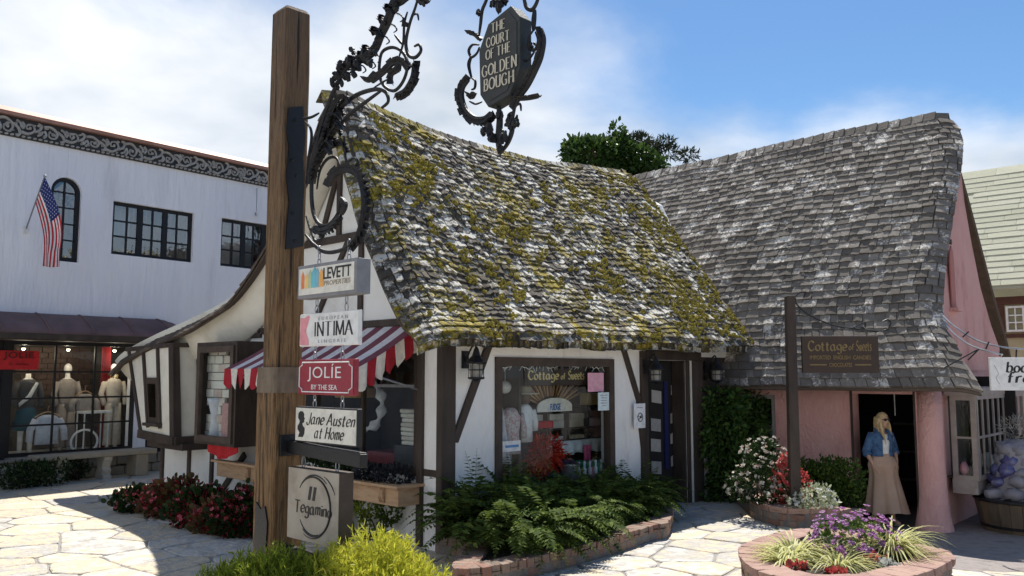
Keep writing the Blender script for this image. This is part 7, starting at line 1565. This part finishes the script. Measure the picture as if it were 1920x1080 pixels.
s = MB(); s.box(Fr(HO, hx_, hy_), -.016, .02, -.099, -.088, -.058, -.050); s.build('mouth', flat_cache('lips', (.45, .13, .12)), wm_, bev=.003)
s = MB()
for sx in (-1, 1): s.ell(Hp(.032 * sx, -.086, .012), .026, .010, .021, 10)
s.tube([Hp(-.075, -.02, .016), Hp(-.055, -.08, .018), Hp(0, -.1, .018), Hp(.055, -.08, .018), Hp(.075, -.02, .016)], .004, 5); s.build('sunglasses', m_ink, wm_, smooth=True)
s = MB()
def hairv(i, j):
    a = 2 * PI * i; t = .0 + 1.75 * j; st, ct = math.sin(t), math.cos(t); front = max(0, -math.sin(a)); k = 1.10 + .03 * math.sin(a * 14 + t * 4); t2 = t * (1 - .42 * front ** 1.5); st, ct = math.sin(t2), math.cos(t2)
    return Hp(.075 * st * math.cos(a) * k, .094 * st * math.sin(a) * k + .006, .114 * ct * 1.08)
s.grid(hairv, 40, 10)
rr = random.Random(9)
for k in range(46):
    a = rr.uniform(-.35, PI + .35); x, y = .082 * math.cos(a), .094 * math.sin(a) + .01; L_ = rr.uniform(.26, .40); P = []; ph = rr.uniform(0, 6)
    for q in range(9):
        t = q / 8; out = 1 + .10 * math.sin(PI * min(1, t * 1.1)) + .16 * t; P.append(Hp(x * out + .012 * math.sin(ph + t * 9), y * out * (1 - .2 * t) - (.10 * t if abs(x) > .055 else -.01 * t) + .01 * math.cos(ph + t * 9), .05 - L_ * t))
    s.tube(P, [.010, .014, .015, .015, .014, .013, .012, .009, .003], 6)
s.build('hair', m_hair, wm_, smooth=True)
# white top, denim jacket (open in front), sleeves, collar
s = MB()
secs = [(1.02, .128, .098), (1.10, .130, .104), (1.22, .145, .115), (1.30, .140, .105), (1.345, .10, .075)]
def tor(k, op, grow, lo):
    def f(i, j):
        a = -PI / 2 + op + (2 * PI - 2 * op) * i; x = j * (len(secs) - 1); n_ = min(len(secs) - 2, int(x)); q = [secs[n_][m] + (secs[n_ + 1][m] - secs[n_][m]) * (x - n_) for m in range(3)]; return Wp((q[1] + grow) * math.cos(a), (q[2] + grow) * math.sin(a) , q[0] + lo)
    return f
s.grid(tor(0, .0, .006, 0), 28, 8); s.build('white_top', m_white, wm_, smooth=True)
secs = [(1.03, .162, .125), (1.10, .165, .132), (1.22, .185, .145), (1.32, .180, .125), (1.39, .09, .08)]
s = MB(); s.grid(tor(0, .34, .0, 0), 30, 8)
for sd, hx in (('L', -1), ('R', 1)):
    a, b, c = V(J['sh' + sd][:3]), V(J['el' + sd][:3]), V(J['wr' + sd][:3]); a = a + V((-hx * .03, 0, .01)); P = [Wp(*p) for p in (a, a.lerp(b, .35), a.lerp(b, .75), b, b.lerp(c, .22))]; s.tube(P, [.066, .066, .060, .056, .053], 12); s.tube([Wp(*b.lerp(c, .12)), Wp(*b.lerp(c, .30))], [.062, .058], 12)
s.tube(catmull([Wp(.05, -.12, 1.26), Wp(.085, -.075, 1.36), Wp(.06, .05, 1.425), Wp(0, .075, 1.435), Wp(-.06, .05, 1.425), Wp(-.085, -.075, 1.36), Wp(-.05, -.12, 1.26)], 4), .022, 6)
s.tube([Wp(.165 * math.cos(x), .13 * math.sin(x), 1.035) for x in [-PI / 2 + .36 + (2 * PI - .72) * i / 24 for i in range(25)]], .014, 6); s.build('denim_jacket', m_denim, wm_, smooth=True, solid=.008)
def skirtf(i, j):
    a = 2 * PI * i; t = j; r = .135 + (.295 - .135) * t ** .85; fold = 1 + .15 * t * math.sin(a * 7 + 1.2 * math.sin(a * 2)) + .04 * t * math.sin(a * 13); hip = .045 * math.exp(-((t - .17) / .12) ** 2)
    return Wp((r + hip) * math.cos(a) * fold + .03 * t, (r * .80 + hip) * math.sin(a) * fold - .02 * t, 1.05 - .85 * t + .018 * t * math.sin(a * 3))
s = MB(); s.grid(skirtf, 84, 26); s.build('skirt', m_skirt, wm_, smooth=True)
s = MB(); s.tube([Wp(.140 * math.cos(x), .115 * math.sin(x), 1.04) for x in [2 * PI * i / 24 for i in range(25)]], .016, 6); s.build('waistband', m_skirt, wm_, smooth=True)
for sx in (-1, 1):
    s = MB(); P = Wp(.12 * sx, -.135, .94); s.tube([P, Wp(.155 * sx, -.10, .87)], .010, 5); s.build('pocket_welt', m_skirt, wm_)
    f = V(J['an' + ('L' if sx < 0 else 'R')][:3]); tt_ = V(J['to' + ('L' if sx < 0 else 'R')][:3]); m_ = (f + tt_) / 2; s = MB(); s.ell(Wp(m_.x, m_.y + .0, .022), .045, .115, .022, 12); s.tube([Wp(m_.x - .04, m_.y, .02), Wp(m_.x, m_.y - .03, .075), Wp(m_.x + .04, m_.y, .02)], .012, 5); s.build('sandal', flat_cache('sandal', (.30, .26, .22)), wm_, smooth=True)
